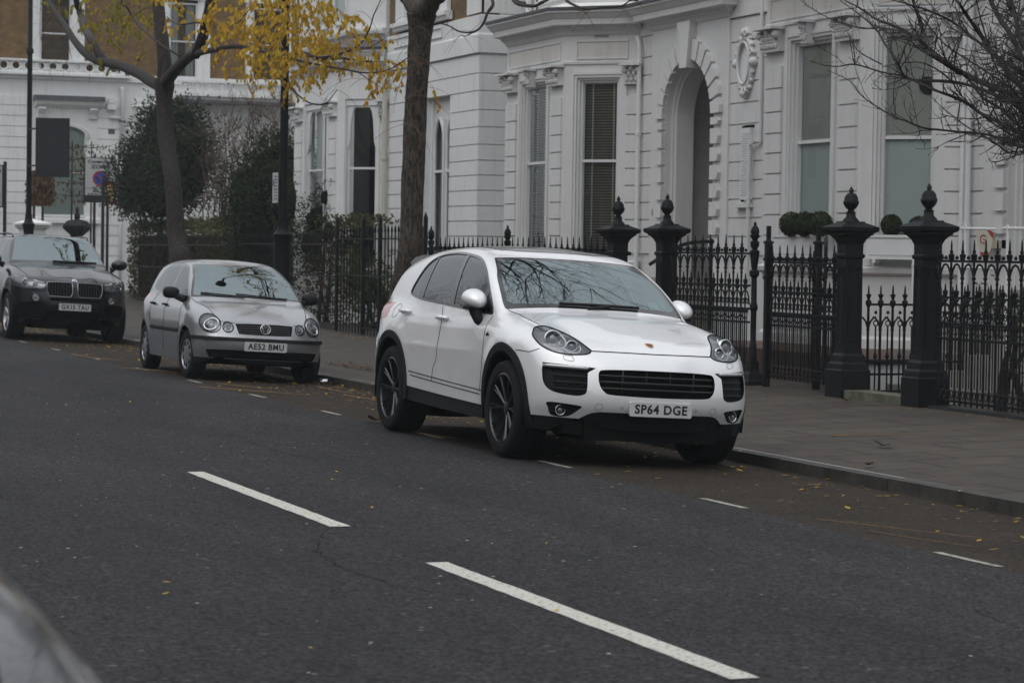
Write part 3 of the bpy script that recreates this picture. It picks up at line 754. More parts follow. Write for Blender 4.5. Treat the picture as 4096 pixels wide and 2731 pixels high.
    fixn(mb.build('badge_centre', M['ink'], bdg, world=False))
    # handles
    for sg in (1, -1):
        for hx in (-.205, -1.21):
            p, _ = on_surf(bvh, (hx, 1.6, 1.052 if hx > -1 else 1.082), (0, -1, 0)); z_ = 1.052 if hx > -1 else 1.082
            mb = MB(); mb.tube([(hx-.125, (p.y+.004)*sg, z_), (hx-.09, (p.y+.034)*sg, z_+.002), (hx, (p.y+.042)*sg, z_+.002), (hx+.09, (p.y+.034)*sg, z_+.002), (hx+.125, (p.y+.004)*sg, z_)], [.014, .019, .020, .019, .014], 8)
            d_ = mb.build('door_handle', M['white_paint'], root, True, world=False)
            mb = MB(); mb.lathe([(.03, 0), (.03, .004), (.001, .004)], c=(hx+.01, 0, z_-.045), seg=14, axis='y', sc=(1.1, .8)); mb.v = [(v[0], (p.y-.002+v[1])*sg, v[2]) for v in mb.v]
            mb.build('handle_recess', M['seamgrey'], d_, world=False)
    # model script badge on front wing
    for sg in (-1,):
        mb = MB(); p, _ = on_surf(bvh, (.99, 1.6, .95), (0, -1, 0))
        for k, (a, b) in enumerate(((0, .02), (.024, .03), (.03, .018), (.05, .014))): mb.box(.955+a*1.2, .955+(a+.016)*1.2, (p.y+.001)*sg-.003, (p.y+.001)*sg+.003, .94, .94+b)
        mb.build('wing_badge', M['ink'], root, world=False)
    # mirrors
    for sg in (1, -1):
        g = []
        for k, (hx, ry, rz_, cz_) in enumerate([(.51, .07, .05, 1.235), (.53, .10, .078, 1.232), (.57, .112, .088, 1.23), (.62, .108, .086, 1.225), (.68, .088, .074, 1.215), (.725, .05, .048, 1.205), (.745, .012, .015, 1.20)]):
            g.append([(hx, .925+ry*math.cos(t)*(1.0 if math.cos(t) > 0 else .9)+.0, cz_+rz_*math.sin(t)*(1 if math.sin(t) > 0 else .8)) for t in [2*math.pi*q/20 for q in range(20)]])
        mb = MB(); n0 = 0; mb.v = [(p[0], p[1]*sg, p[2]) for r_ in g for p in r_]
        for i in range(len(g)-1):
            for q in range(20): mb.f.append((i*20+q, i*20+(q+1) % 20, (i+1)*20+(q+1) % 20, (i+1)*20+q))
        mb.f += [tuple(range(20)), tuple(range(len(g)*20-1, len(g)*20-21, -1))]
        mo = fixn(mb.build('door_mirror', M['white_paint'], root, True, world=False))
        mb = MB(); mb.tube([(.62, .93*sg, 1.165), (.64, .93*sg, 1.12), (.68, .915*sg, 1.06), (.70, .90*sg, 1.03)], [.075, .062, .052, .03], 10, sq=.75)
        mb.lathe([(.10, -.012), (.105, 0), (.10, .012)], c=(.61, .925*sg, 1.158), seg=16, sc=(.85, 1.0))
        mb.build('mirror_foot', M['black_plastic'], mo, True, world=False)
        mb = MB(); mb.lathe([(.085, 0), (.085, -.006), (.001, -.006)], c=(.505, .925*sg, 1.235), seg=20, axis='x', sc=(1, .72)); mb.build('mirror_glass', M['chrome'], mo, world=False)
    # rear spoiler
    mb = MB(); mb.prism([(-1.75, 1.60), (-2.0, 1.575), (-2.12, 1.53), (-2.10, 1.50), (-1.8, 1.55)], lambda u, v, q: (u, q, v), -.60, .60); fixn(mb.build('roof_spoiler', M['seamgrey'], root, world=False))
    # wheels
    for wx in (WX, -WX):
        for sg in (1, -1): wheel(root, wx, sg*.825, .383, .383, .285, .283, 'spoke', M['dark_rim'], sg)
    for wx in (WX, -WX):
        mb = MB()
        for sg in (1, -1):
            n = len(mb.v); K = 18
            for yy in (.955, .55):
                for k in range(K+1): a = math.pi*(k/K*1.16-.08); mb.v.append((wx+.45*math.cos(a), yy*sg, .395+.45*math.sin(a)))
            for k in range(K): mb.f.append((n+k, n+k+1, n+K+2+k, n+K+1+k))
            mb.f.append(tuple(n+K+1+k for k in range(K+1)))
        mb.build('wheel_well', M['dark'], root, world=False)
    mb = MB(); mb.box(-2.35, 2.2, -.70, .70, .24, .34); mb.box(-.95, .95, -.82, .82, .30, .40); mb.box(1.9, 2.24, -.56, .56, .20, .40); mb.build('underbody', M['dark'], root, world=False)
    plate_obj(root, 2.393, .461, 'SP64 DGE')
    interior(root, PS, .95, -.15, .45, 1.6, .72, -1, belt=1.12)
    permit(root, bvh, .565, 1.262, .105, .055, ''); permit(root, bvh, .665, 1.27, .05, .055, '', col=(.35, .62, .55))
    mb = MB(); h, _ = on_surf(bvh, (3.2, 0.02, 1.545), (-1, 0, 0)); mb.tube([(h.x-.06, .0, h.z+.0), (h.x-.13, 0, h.z-.03)], .03, 8); mb.box(h.x-.16, h.x-.12, -.12, .12, h.z-.07, h.z+.0); mb.build('rear_view_mirror', M['black_plastic'], root, world=False)
    # headlining keeps the cabin dim
    bm.free(); return root
M['trimw'] = mat('trimw', (0.02, 0.02, 0.022), 0.2, coat=.5)
M['lightguide'] = mat('lightguide', (0.75, 0.77, 0.80), 0.15, coat=1.0)
M['barblack'] = mat('barblack', (0.03, 0.031, 0.033), 0.35)
M['seamgrey'] = mat('seamgrey', (0.20, 0.20, 0.21), 0.5)
M['badge_gold'] = mat('badge_gold', (0.42, 0.20, 0.05), 0.3, metal=0.5)
M['badge_red'] = mat('badge_red', (0.25, 0.05, 0.03), 0.4)
porsche = build_porsche()
def base_car(root, S, ft, paint, res):
    Q, faces, F = car_half(S, res)
    bm = bmesh.new(); lay = bm.faces.layers.int.new('t'); vs = [bm.verts.new(q) for q in Q]
    for f in faces:
        try: bm.faces.new([vs[i] for i in f])
        except ValueError: pass
    bmesh.ops.recalc_face_normals(bm, faces=bm.faces); bvh = BVHTree.FromBMesh(bm)
    side = lambda c: c.y > .45; front = lambda c: c.x > 1.0
    wz, ra, rc = ft['wz'], ft['ra'], ft.get('rc', 0)
    for ax in (ft['wf'], ft['wr']):
        if rc:
            carve(bm, lay, circ((ax, wz+.01), rc, 40), 'side', side, 2)
        carve(bm, lay, circ((ax, wz+.01), ra, 40), 'side', side, 1)
        carve(bm, lay, rect(ax-ra, ax+ra, 0, wz+.01), 'side', side, 1, only=(0, 2))
    carve(bm, lay, rect(-3, 3, 0, ft['cut']), 'side', lambda c: True, 1, only=(0, 2))
    if 'sill' in ft: carve(bm, lay, ft['sill'], 'side', side, 3, only=(0,))
    if 'low' in ft: carve(bm, lay, ft['low'], 'front', front, 3, only=(0,))
    wsp = spline(ft['ws'], 4); wsi = spline(ft['wsi'], 4)
    carve(bm, lay, wsp, 'front', lambda c: c.x > -.6 and c.z > .9, 10, only=(0,))
    carve(bm, lay, wsi, 'front', lambda c: c.x > -.6 and c.z > .9, 11, only=(10,))
    so = spline(ft['sg'], 4, True); sidew = lambda c: c.y > .35 and c.z > .8
    carve(bm, lay, so, 'side', sidew, 12, only=(0,))
    cx = sum(p[0] for p in so)/len(so); cz = sum(p[1] for p in so)/len(so)
    si = []
    for u, v in so:
        d = math.hypot(cx-u, cz-v); k = .022
        si.append((u+(cx-u)*k*1.6/max(d, .3), v+(cz-v)/abs(cz-v+1e-6)*k*.8 if abs(cz-v) > .03 else v))
    carve(bm, lay, si, 'side', sidew, 13, only=(12,))
    for pl in ft['pillars']: carve(bm, lay, pl, 'side', sidew, 14, only=(13,))
    carve(bm, lay, ft['rw'], 'front', lambda c: c.x < -1.0, 15, only=(0,))
    for t, po in ft.get('front', []): carve(bm, lay, po, 'front', front, t, only=(0, 3))
    if 'tail' in ft: carve(bm, lay, ft['tail'], 'front', lambda c: c.x < -1.2, 24, only=(0,))
    bm.verts.index_update()
    E_ = lambda tags, name, m, par=root, **k: extract(bm, lay, tags, F, name, m, par, **k)
    E_(0, 'body', paint)
    if rc: E_(2, 'wheel_arch_trim', ft.get('archmat', M['black_plastic']), depth=-.006, wall=True)
    E_([3], 'lower_trim', M['black_plastic'])
    E_(10, 'windscreen_surround', M['gloss_black']); E_(11, 'windscreen', M['carglass'])
    E_(12, 'window_trim', M['trimw']); E_(13, 'side_window', M['sideglass'], mirror='each'); E_(14, 'window_pillar', M['gloss_black'])
    E_(15, 'rear_window', M['sideglass'])
    if 'tail' in ft: E_(24, 'tail_lamp', M['red_lamp'], mirror='each')
    for wx in (ft['wf'], ft['wr']):
        for sg in (1, -1):
            mb = MB(); n = len(mb.v); K = 14
            for yy in (ft['wy']-.035, ft['wy']-.34):
                for k in range(K+1): a = math.pi*(k/K*1.2-.1); mb.v.append((wx+(ra+.005)*math.cos(a), yy*sg, wz+.01+(ra+.005)*math.sin(a)))
            for k in range(K): mb.f.append((n+k, n+k+1, n+K+2+k, n+K+1+k))
            mb.f.append(tuple(n+K+1+k for k in range(K+1)))
            mb.build('wheel_well', M['dark'], root, world=False)
            wheel(root, wx, sg*(ft['wy']-ft['tw']/2), ft['R'], ft['R'], ft['tw'], ft['rr'], ft['style'], ft['rimmat'], sg, ft.get('steer', 0) if wx > 0 else 0)
    mb = MB(); mb.box(ft['wr']-.45, ft['wf']+.4, -.62, .62, .20, .32); mb.build('underbody', M['dark'], root, world=False)
    if 'plate' in ft: plate_obj(root, *ft['plate'])
    interior(root, S, ft['cowl'], ft['seat'], .32, 1.4, ft['wi'], -1, belt=ft['belt'])
    return bm, lay, F, bvh, E_
M['silver_paint'] = mat('silver_paint', (0.33, 0.345, 0.36), 0.32, metal=0.72, coat=0.8, var=.03)
M['black_paint'] = mat('black_paint', (0.006, 0.006, 0.010), 0.25, coat=.55, coatr=.03, spec=.25)
M['near_paint'] = mat('near_paint', (0.006, 0.006, 0.009), 0.14, coat=.5, coatr=.01, spec=.3)
M['alloy'] = mat('alloy', (0.40, 0.41, 0.43), 0.35, metal=0.7)
M['emblem_blue'] = mat('emblem_blue', (0.03, 0.10, 0.35), 0.3)
PO = dict(
 sec=[(.1,.75),(.22,.785),(.4,.812),(.55,.822),(.7,.824),(.82,.812),(.92,.775),(1.0,.74),(1.2,.70)],
 plan=[(-2.1,.90),(-1.7,.97),(-1.23,1.0),(-.6,.99),(0,.99),(.7,.99),(1.23,1.0),(1.6,.985),(1.85,.95),(2.1,.9)],
 xf=[(.1,1.86),(.25,1.92),(.38,1.975),(.5,1.985),(.58,1.955),(.66,1.925),(.70,1.90),(.76,1.84),(.85,1.7),(1.0,1.4)],
 df=[(0,0),(.2,.008),(.35,.03),(.5,.075),(.62,.135),(.70,.215),(.76,.32),(.80,.44),(.84,.7),(.95,1.3)],
 xr=[(.1,-1.80),(.3,-1.88),(.5,-1.93),(.7,-1.92),(.9,-1.87),(1.1,-1.83),(1.4,-1.75)],
 dr=[(0,0),(.3,.015),(.5,.05),(.62,.11),(.72,.22),(.79,.40),(.84,.8),(.95,1.4)],
 top=[(-2.0,1.0),(-1.6,1.02),(-.8,1.02),(0,1.0),(.6,.99),(.93,.985),(1.2,.94),(1.45,.88),(1.65,.815),(1.80,.755),(1.90,.70),(2.1,.6)],
 crown=[(0,0),(.3,.006),(.5,.018),(.65,.035),(.8,.08),(1.0,.2)], fender=(.66,.10,.02,.9,1.5),
 kf=.05, kr=.06, kt=.10,
 gbase=[(-2.0,.60),(-1.7,.68),(-1.2,.725),(-.4,.745),(.4,.74),(.9,.715),(1.2,.68)],
 gtum=[(.8,-.03),(.95,.0),(1.1,.05),(1.25,.115),(1.38,.185),(1.5,.30)],
 ws=[(.8,1.36),(.985,1.05),(1.15,.79),(1.3,.53),(1.38,.37),(1.45,.18),(1.5,.0)], wsc=.22,
 rw=[(.8,-1.90),(1.0,-1.86),(1.2,-1.74),(1.35,-1.60),(1.43,-1.45)], rwc=.2,
 roof=[(-2.0,1.27),(-1.7,1.36),(-1.3,1.425),(-.8,1.458),(-.3,1.465),(0,1.455),(.25,1.415),(.5,1.33)], roofc=.12, kg=.09,
 arch=[(1.231,.29,.37,.010),(-1.231,.29,.37,.010)], box=(-2.0,2.05,.90,.10,1.53), oz=.62)
PO_FT = dict(wf=1.231, wr=-1.231, wz=.29, ra=.335, cut=.20, wy=.80, tw=.19, R=.289, rr=.185, style='cover', rimmat=M['silver_plastic'], steer=.10,
 sill=None, low=[(0,.0),(0,.275),(.5,.275),(.75,.278),(.9,.278),(.9,0)],
 ws=[(0,1.402),(.3,1.398),(.50,1.388),(.545,1.37),(.60,1.25),(.655,1.12),(.695,1.0),(.68,.982),(.5,.992),(0,1.005)],
 wsi=[(0,1.388),(.3,1.384),(.49,1.372),(.52,1.36),(.575,1.25),(.63,1.12),(.665,1.02),(.65,1.008),(.5,1.014),(0,1.025)],
 sg=[(-1.36,1.10),(-1.25,1.045),(-.9,1.015),(-.3,.975),(.3,.945),(.80,.92),(.86,.93),(.75,1.03),(.5,1.20),(.25,1.33),(-.05,1.385),(-.4,1.40),(-.85,1.385),(-1.08,1.33),(-1.25,1.22)],
 pillars=[[(-.02,.9),(-.10,.9),(-.22,1.42),(-.15,1.42)], [(-.80,.9),(-.85,.9),(-1.0,1.42),(-.96,1.42)]],
 rw=[(0,1.03),(.52,1.03),(.46,1.32),(0,1.34)], tail=spline([(.60,.98),(.72,.98),(.78,.86),(.74,.76),(.62,.76)], 3, True),
 plate=(1.992,.437,'AE52 BMU'), cowl=.93, seat=-.05, wi=.60, belt=.96,
 front=[(20, spline([(0,.706),(.2,.704),(.345,.697),(.352,.688),(.325,.59),(.31,.578),(.2,.574),(0,.572)], 3)),
        (23, circ((.631,.689), .112, 28)), (25, circ((.442,.653), .062, 22)),
        (26, [(0,.490),(.6,.490),(.79,.490),(.9,.490),(.9,.530),(.79,.530),(.6,.530),(0,.530)]),
        (27, spline([(0,.385),(.4,.384),(.66,.378),(.675,.36),(.64,.29),(.60,.282),(0,.282)], 3))])
del PO_FT['sill']
def build_hatch(name, pos, label, paint, scale, rz, tilt, plate, res=.03, group=None, mirrors=True):
    root = car_root(name, pos, label, 'car', scale, rz, tilt, group)
    ft = dict(PO_FT)
    if plate: ft['plate'] = (1.992, .437, plate)
    else: ft.pop('plate')
    bm, lay, F, bvh, E_ = base_car(root, PO, ft, paint, res)
    g = E_(20, 'grille', M['black_plastic'], depth=.03, wall=True, dvec=(-1, 0, 0))
    mb = MB()
    for zz in (.672, .645, .618, .592):
        pts = []
        for yy in np.linspace(-.31, .31, 11):
            h = on_surf(bvh, (3, abs(yy), zz), (-1, 0, 0))[0]; pts.append((h.x-.012, yy, zz))
        mb.tube(pts, .008, 5)
    mb.build('grille_bar', M['barblack'], g, world=False)
    for tg, (yy, zz, r_), nm in ((23, (.631, .689, .112), 'headlight'), (25, (.442, .653, .062), 'fog_lamp')):
        for o, sg, ln in zip(E_(tg, nm, M['lampgrey'], depth=.03, wall=True, mirror='each'), (1, -1), E_(tg, 'lens', M['lens'], mirror='each')):
            ln.parent = o
            h, n = on_surf(bvh, (3, yy, zz), (-1, 0, 0)); nn = Vector((n.x, n.y*sg, n.z)); c = Vector((h.x, yy*sg, zz))-nn*.012
            lamp_unit(o, c, r_*.86, nn, 'reflector')
            mb = MB(); ring = []
            for a in np.linspace(0, 2*math.pi, 25):
                hh = on_surf(bvh, (3, yy+r_*math.cos(a), zz+r_*math.sin(a)), (-1, 0, 0))[0]; ring.append((hh.x+.001, hh.y*sg, hh.z))
            mb.tube(ring, .006, 6, cap=False); mb.build('lamp_seal', M['rubber'], o, True, world=False)
    E_(26, 'bumper_strip', M['black_plastic'], depth=-.018, wall=True)
    lg = E_(27, 'lower_grille', M['dark'], depth=.035, wall=True, dvec=(-1, 0, 0)); mb = MB()
    for zz in (.305, .330, .355):
        pts = []
        for yy in np.linspace(-.62, .62, 13):
            h = on_surf(bvh, (3, abs(yy), zz), (-1, 0, 0))[0]; pts.append((h.x-.018, yy, zz))
        mb.tube(pts, .006, 5)
    mb.build('grille_bar', M['black_plastic'], lg, world=False)
    # side moulding, gaps, handles, mirrors, aerial
    seam(bvh, [(.15, .90), (.75, .90)], 'side', M['dark'], root, 'door_gap', .003) if False else None
    seam(bvh, [(-.10, .95), (-.06, .80), (-.06, .4), (-.07, .28)], 'side', M['dark'], root, 'door_gap', .0035)
    seam(bvh, [(.80, .90), (.86, .76), (.86, .45), (.82, .28)], 'side', M['dark'], root, 'door_gap', .0035)
    seam(bvh, [(-.86, 1.0), (-.92, .85), (-.88, .62)], 'side', M['dark'], root, 'door_gap', .0035)
    seam(bvh, [(.93, .70), (1.2, .66), (1.5, .60), (1.68, .565)], 'top', M['dark'], root, 'bonnet_gap', .004)
    seam(bvh, [(.36, .703), (.5, .715), (.53, .73)], 'front', M['dark'], root, 'bonnet_gap', .0035)
    for sg in (1, -1):
        for x0, x1 in ((-.02, .78), (-.80, -.08)):
            mb = MB(); pts = []
            for t in np.linspace(0, 1, 8):
                x_ = x0+(x1-x0)*t; h = on_surf(bvh, (x_, 1.6, .565), (0, -1, 0))[0]; pts.append((x_, (h.y+.006)*sg, .565+.0*x_))
            mb.tube(pts, .026, 6, sq=.45); mb.build('door_moulding', M['black_plastic'], root, world=False)
        for hx in (.0-.08, -.80):
            h = on_surf(bvh, (hx, 1.6, .86), (0, -1, 0))[0]; mb = MB()
            mb.tube([(hx-.09, (h.y+.002)*sg, .862), (hx-.06, (h.y+.03)*sg, .864), (hx+.06, (h.y+.03)*sg, .864), (hx+.09, (h.y+.002)*sg, .862)], .014, 7)
            mb.build('door_handle', M['black_plastic'], root, True, world=False)
        if not mirrors: continue
        mb = MB(); g = []
        for hx, ry, rz_ in ((.56, .02, .02), (.575, .085, .055), (.60, .10, .072), (.65, .098, .066), (.685, .07, .045), (.70, .02, .015)):
            for q in range(18):
                t = 2*math.pi*q/18; cc, ss = math.cos(t), math.sin(t); k = (abs(cc)**3+abs(ss)**3)**(-1/3); g.append((hx, (.885+ry*cc*k)*sg, 1.02+rz_*ss*k))
        mb.v = g
        for i in range(5):
            for q in range(18): mb.f.append((i*18+q, i*18+(q+1) % 18, (i+1)*18+(q+1) % 18, (i+1)*18+q))
        mb.f += [tuple(range(18)), tuple(range(107, 89, -1))]
        mo = fixn(mb.build('door_mirror', M['black_plastic'], root, True, world=False))
        mb = MB(); mb.tube([(.66, .84*sg, .985), (.72, .77*sg, .955), (.76, .73*sg, .945)], [.04, .045, .05], 8, sq=.6); mb.build('mirror_foot', M['black_plastic'], mo, True, world=False)
    for (pa, pb, nm) in (((.985, .50), (1.02, -.15), 'wiper'), ((.99, -.05), (1.015, -.58), 'wiper')):
        mb = MB(); pts = []
        for t in np.linspace(0, 1, 6):
            yy = pa[1]+(pb[1]-pa[1])*t; zz = pa[0]+(pb[0]-pa[0])*t+.02
            h = on_surf(bvh, (3, abs(yy), max(zz, 1.008)), (-1, 0, 0))[0]; pts.append((h.x+.014, yy, h.z+.006))
        mb.tube(pts, .009, 6); mb.build(nm, M['black_plastic'], root, world=False)
    bm.free(); return root, bvh
def vw_badge(root, bvh):
    h, n = on_surf(bvh, (3, 0.0, .645), (-1, 0, 0)); n = Vector((1, 0, .22)).normalized(); U = Vector((0, 1, 0)); V_ = n.cross(U); V_ = V_ if V_.z > 0 else -V_
    c = h+n*.012; w = lambda u, v, d=0: tuple(c+U*u+V_*v+n*d); r_ = .060
    mb = MB(); mb.prism([(r_*math.cos(a), r_*math.sin(a)) for a in np.linspace(0, 2*math.pi, 29)[:-1]], lambda u, v, d: w(u, v, d), -.02, .0)
    b = fixn(mb.build('grille_emblem', M['ink'], root, world=False))
    mb = MB(); mb.tube([w(r_*math.cos(a), r_*math.sin(a), .003) for a in np.linspace(0, 2*math.pi, 29)], .006, 6, cap=False)
    for pl in ([(-.022, .050), (0, .008), (.022, .050)], [(-.044, .036), (-.020, -.044), (0, .002), (.020, -.044), (.044, .036)]):
        mb.tube([w(u, v, .003) for u, v in pl], .0058, 5)
    mb.build('emblem_letters', M['chrome'], b, True, world=False)
s = 1.06
polo, pbv = build_hatch('parked_hatchback', (-31.308*s, 7.749*s, -.052), 'small silver hatchback with black mirrors parked between the white suv and the dark suv', M['silver_paint'], s, -.008, .045, 'AE52 BMU')
vw_badge(polo, pbv); permit(polo, pbv, .60, 1.13, .10, .06, '')

BW = dict(
 sec=[(.1,.86),(.3,.92),(.5,.955),(.7,.968),(.9,.969),(1.0,.955),(1.1,.93),(1.2,.885),(1.3,.84),(1.5,.80)],
 plan=[(-2.7,.90),(-2.3,.955),(-1.9,.985),(-1.466,1.0),(-.8,.98),(0,.97),(.8,.98),(1.466,1.0),(1.9,.99),(2.2,.96),(2.6,.9)],
 xf=[(.1,2.10),(.25,2.20),(.4,2.27),(.55,2.325),(.7,2.32),(.8,2.30),(.9,2.285),(.97,2.26),(1.03,2.20),(1.15,2.0)],
 df=[(0,0),(.2,.008),(.35,.028),(.5,.07),(.65,.14),(.78,.25),(.87,.38),(.93,.55),(.97,.8),(1.1,1.4)],
 xr=[(.1,-2.30),(.3,-2.40),(.5,-2.45),(.8,-2.43),(1.1,-2.38),(1.4,-2.3)],
 dr=[(0,0),(.3,.015),(.5,.05),(.7,.13),(.82,.26),(.9,.45),(.97,.9),(1.1,1.5)],
 top=[(-2.6,1.2),(-1.6,1.24),(-.8,1.24),(0,1.24),(.5,1.25),(.80,1.255),(1.1,1.23),(1.5,1.165),(1.9,1.075),(2.1,1.02),(2.25,.965),(2.4,.88)],
 crown=[(0,0),(.3,.004),(.5,.012),(.65,.025),(.8,.055),(1.0,.12),(1.2,.2)], fender=(.42,.16,.018,.8,1.6),
 kf=.06, kr=.08, kt=.11,
 gbase=[(-2.6,.70),(-2.2,.78),(-1.6,.84),(-.8,.865),(0,.865),(.6,.84),(1.0,.80)],
 gtum=[(.9,-.05),(1.15,.0),(1.3,.045),(1.45,.10),(1.6,.165),(1.7,.22),(1.85,.32)],
 ws=[(.9,1.40),(1.1,1.10),(1.26,.86),(1.4,.63),(1.55,.38),(1.70,.12),(1.78,-.06)], wsc=.19,
 rw=[(.9,-2.48),(1.2,-2.42),(1.4,-2.25),(1.6,-2.08),(1.7,-1.95)], rwc=.2,
 roof=[(-2.5,1.55),(-2.1,1.64),(-1.6,1.70),(-1.0,1.735),(-.4,1.745),(0,1.735),(.25,1.70),(.6,1.58)], roofc=.07, kg=.09,
 arch=[(1.466,.39,.48,.016),(-1.466,.39,.48,.016)], box=(-2.55,2.42,1.06,.12,1.82), oz=.75)
M['railgrey'] = mat('railgrey', (.10, .10, .11), .4, metal=.5); M['darkchrome'] = mat('darkchrome', (.30, .30, .31), .25, metal=1.0)
def kid(sg=1):
    return spline([(.045,.945),(.06,.962),(.40,.958),(.445,.935),(.452,.85),(.43,.765),(.40,.735),(.12,.728),(.065,.745),(.045,.80)], 3, True)
BF = dict(wf=1.466, wr=-1.466, wz=.38, ra=.425, rc=.46, cut=.24, wy=.955, tw=.27, R=.383, rr=.26, style='five', rimmat=M['alloy'],
 archmat=M['black_paint'],
 sill=[(-1.0,.1),(1.0,.1),(1.0,.36),(-1.0,.36)],
 low=[(0,0),(0,.33),(.9,.34),(1.2,.36),(1.2,0)],
 ws=[(0,1.725),(.35,1.72),(.60,1.71),(.655,1.695),(.70,1.57),(.76,1.40),(.80,1.285),(.79,1.262),(.6,1.268),(.3,1.275),(0,1.277)],
 wsi=[(0,1.705),(.35,1.70),(.585,1.69),(.62,1.675),(.665,1.56),(.72,1.41),(.762,1.305),(.74,1.292),(.6,1.293),(.3,1.30),(0,1.302)],
 sg=[(-1.9,1.42),(-1.75,1.31),(-1.2,1.26),(-.4,1.22),(.3,1.19),(.70,1.165),(.76,1.18),(.6,1.30),(.35,1.45),(.1,1.58),(-.15,1.65),(-.5,1.668),(-1.2,1.655),(-1.65,1.61),(-1.8,1.55)],
 pillars=[[(-.12,1.1),(-.20,1.1),(-.35,1.7),(-.27,1.7)], [(-1.10,1.1),(-1.15,1.1),(-1.3,1.7),(-1.26,1.7)]],
 rw=[(0,1.25),(.60,1.25),(.55,1.58),(0,1.6)], plate=(2.335,.568,'GX15 TAU'), cowl=.80, seat=-.2, wi=.70, belt=1.20,
 front=[(20, kid()), (23, spline([(.482,.942),(.60,.965),(.75,1.0),(.88,1.03),(.935,1.02),(.95,.94),(.93,.87),(.85,.848),(.65,.842),(.50,.856)], 3, True)),
        (25, circ((.616,.694), .050, 20)), (27, spline([(0,.715),(.30,.712),(.40,.695),(.405,.675),(.36,.655),(0,.650)], 3)),
        (28, spline([(.50,.60),(.60,.625),(.80,.61),(.88,.57),(.88,.46),(.80,.41),(.60,.42),(.52,.48)], 3, True)), (29, spline([(0,.50),(.40,.495),(.44,.45),(.40,.37),(0,.365)], 3))])
def build_bmw(pos, s, rz, tilt, label, full=True):
    root = car_root('parked_suv', pos, label, 'car', s, rz, tilt); ft = dict(BF)
    if not full: ft.pop('plate')
    bm, lay, F, bvh, E_ = base_car(root, BW, ft, M['black_paint' if full else 'near_paint'], .035 if full else .045)
    for o, sg in zip(E_(20, 'grille', M['dark'], depth=.03, wall=True, mirror='each', dvec=(-1, 0, 0)), (1, -1)):
        mb = MB(); pts = []
        for u, v in kid():
            h = on_surf(bvh, (3, u, v), (-1, 0, 0))[0]; pts.append((h.x+.004, u*sg, h.z))
        mb.tube(pts+[pts[0]], .008, 6, cap=False); mb.build('grille_surround', M['darkchrome'], o, True, world=False)
        mb = MB()
        for yy in np.linspace(.09, .41, 8):
            h = on_surf(bvh, (3, yy, .85), (-1, 0, 0))[0]; mb.box(h.x-.02, h.x-.008, yy*sg-.006, yy*sg+.006, .745, .95)
        mb.build('grille_slat', M['barblack'], o, world=False)
    for o, sg, ln in zip(E_(23, 'headlight', M['lampgrey'], depth=.03, wall=True, mirror='each'), (1, -1), E_(23, 'lens', M['lens'], mirror='each')):
        ln.parent = o
        for yy, zz, r_ in ((.76, .925, .062), (.615, .905, .052)):
            h = on_surf(bvh, (3, yy, zz), (-1, 0, 0))[0]; lamp_unit(o, (h.x-.016, yy*sg, zz), r_, (1, .25*sg, .05), 'projector')
        mb = MB(); pts = []
        for yy, zz in ((.50, .948), (.62, .975), (.76, 1.005), (.88, 1.028)):
            h = on_surf(bvh, (3, yy, zz), (-1, 0, 0))[0]; pts.append((h.x-.002, yy*sg, zz-.004))
        mb.tube(pts, .008, 6); mb.build('light_guide', M['lightguide'], o, world=False)
    for o, sg in zip(E_(25, 'fog_lamp', M['lampgrey'], depth=.01, mirror='each', wall=True), (1, -1)):
        h = on_surf(bvh, (3, .616, .694), (-1, 0, 0))[0]; lamp_unit(o, (h.x-.002, .616*sg, .694), .05, (1, 0.15*sg, 0), 'reflector')
    E_(27, 'upper_slot', M['dark'], depth=.03, wall=True, dvec=(-1, 0, 0)); E_(29, 'lower_grille', M['dark'], depth=.04, wall=True, dvec=(-1, 0, 0))
    E_(28, 'side_intake', M['dark'], depth=.04, wall=True, mirror='each', dvec=(-1, 0, 0))
    h, n = on_surf(bvh, (3, 0, .99), (-1, 0, 0)); n = Vector((1, 0, .9)).normalized(); U = Vector((0, 1, 0)); V_ = U.cross(n); V_ = V_ if V_.z > 0 else -V_
    w = lambda u, v, d=0: tuple(h+U*u+V_*v+n*(d+.004)); q = lambda r_, a0, a1, nn: [(r_*math.cos(a), r_*math.sin(a)) for a in np.linspace(a0, a1, nn)]
    mb = MB(); mb.prism(q(.041, 0, 2*math.pi, 25)[:-1], lambda u, v, d: w(u, v, d), -.01, .0); b = fixn(mb.build('bonnet_emblem', M['chrome'], root, world=False))
    for a0, m_ in ((0, 'emblem_blue'), (math.pi, 'emblem_blue')):
        mb = MB(); mb.prism([(0, 0)]+q(.029, a0, a0+math.pi/2, 7), lambda u, v, d: w(u, v, d), 0, .002); fixn(mb.build('emblem_quarter', M[m_], b, world=False))
    seam(bvh, [(.83, .80), (1.2, .77), (1.6, .74), (1.95, .70)], 'top', M['dark'], root, 'bonnet_gap', .004)
    for sg in ((1, -1) if full else ()):
        mb = MB(); g = []
        for hx, ry, rz_ in ((.58, .02, .02), (.60, .12, .075), (.65, .14, .095), (.73, .12, .085), (.79, .07, .05), (.81, .02, .015)):
            for k_ in range(18): t = 2*math.pi*k_/18; g.append((hx, (1.06+ry*math.cos(t))*sg, 1.29+rz_*math.sin(t)))
        mb.v = g
        for i in range(5):
            for k_ in range(18): mb.f.append((i*18+k_, i*18+(k_+1) % 18, (i+1)*18+(k_+1) % 18, (i+1)*18+k_))
        mb.f += [tuple(range(18)), tuple(range(107, 89, -1))]
        mo = fixn(mb.build('door_mirror', M['black_paint'], root, True, world=False))
        mb = MB(); mb.tube([(.70, .97*sg, 1.23), (.74, .90*sg, 1.19)], [.04, .05], 8, sq=.6); mb.build('mirror_foot', M['black_plastic'], mo, True, world=False)
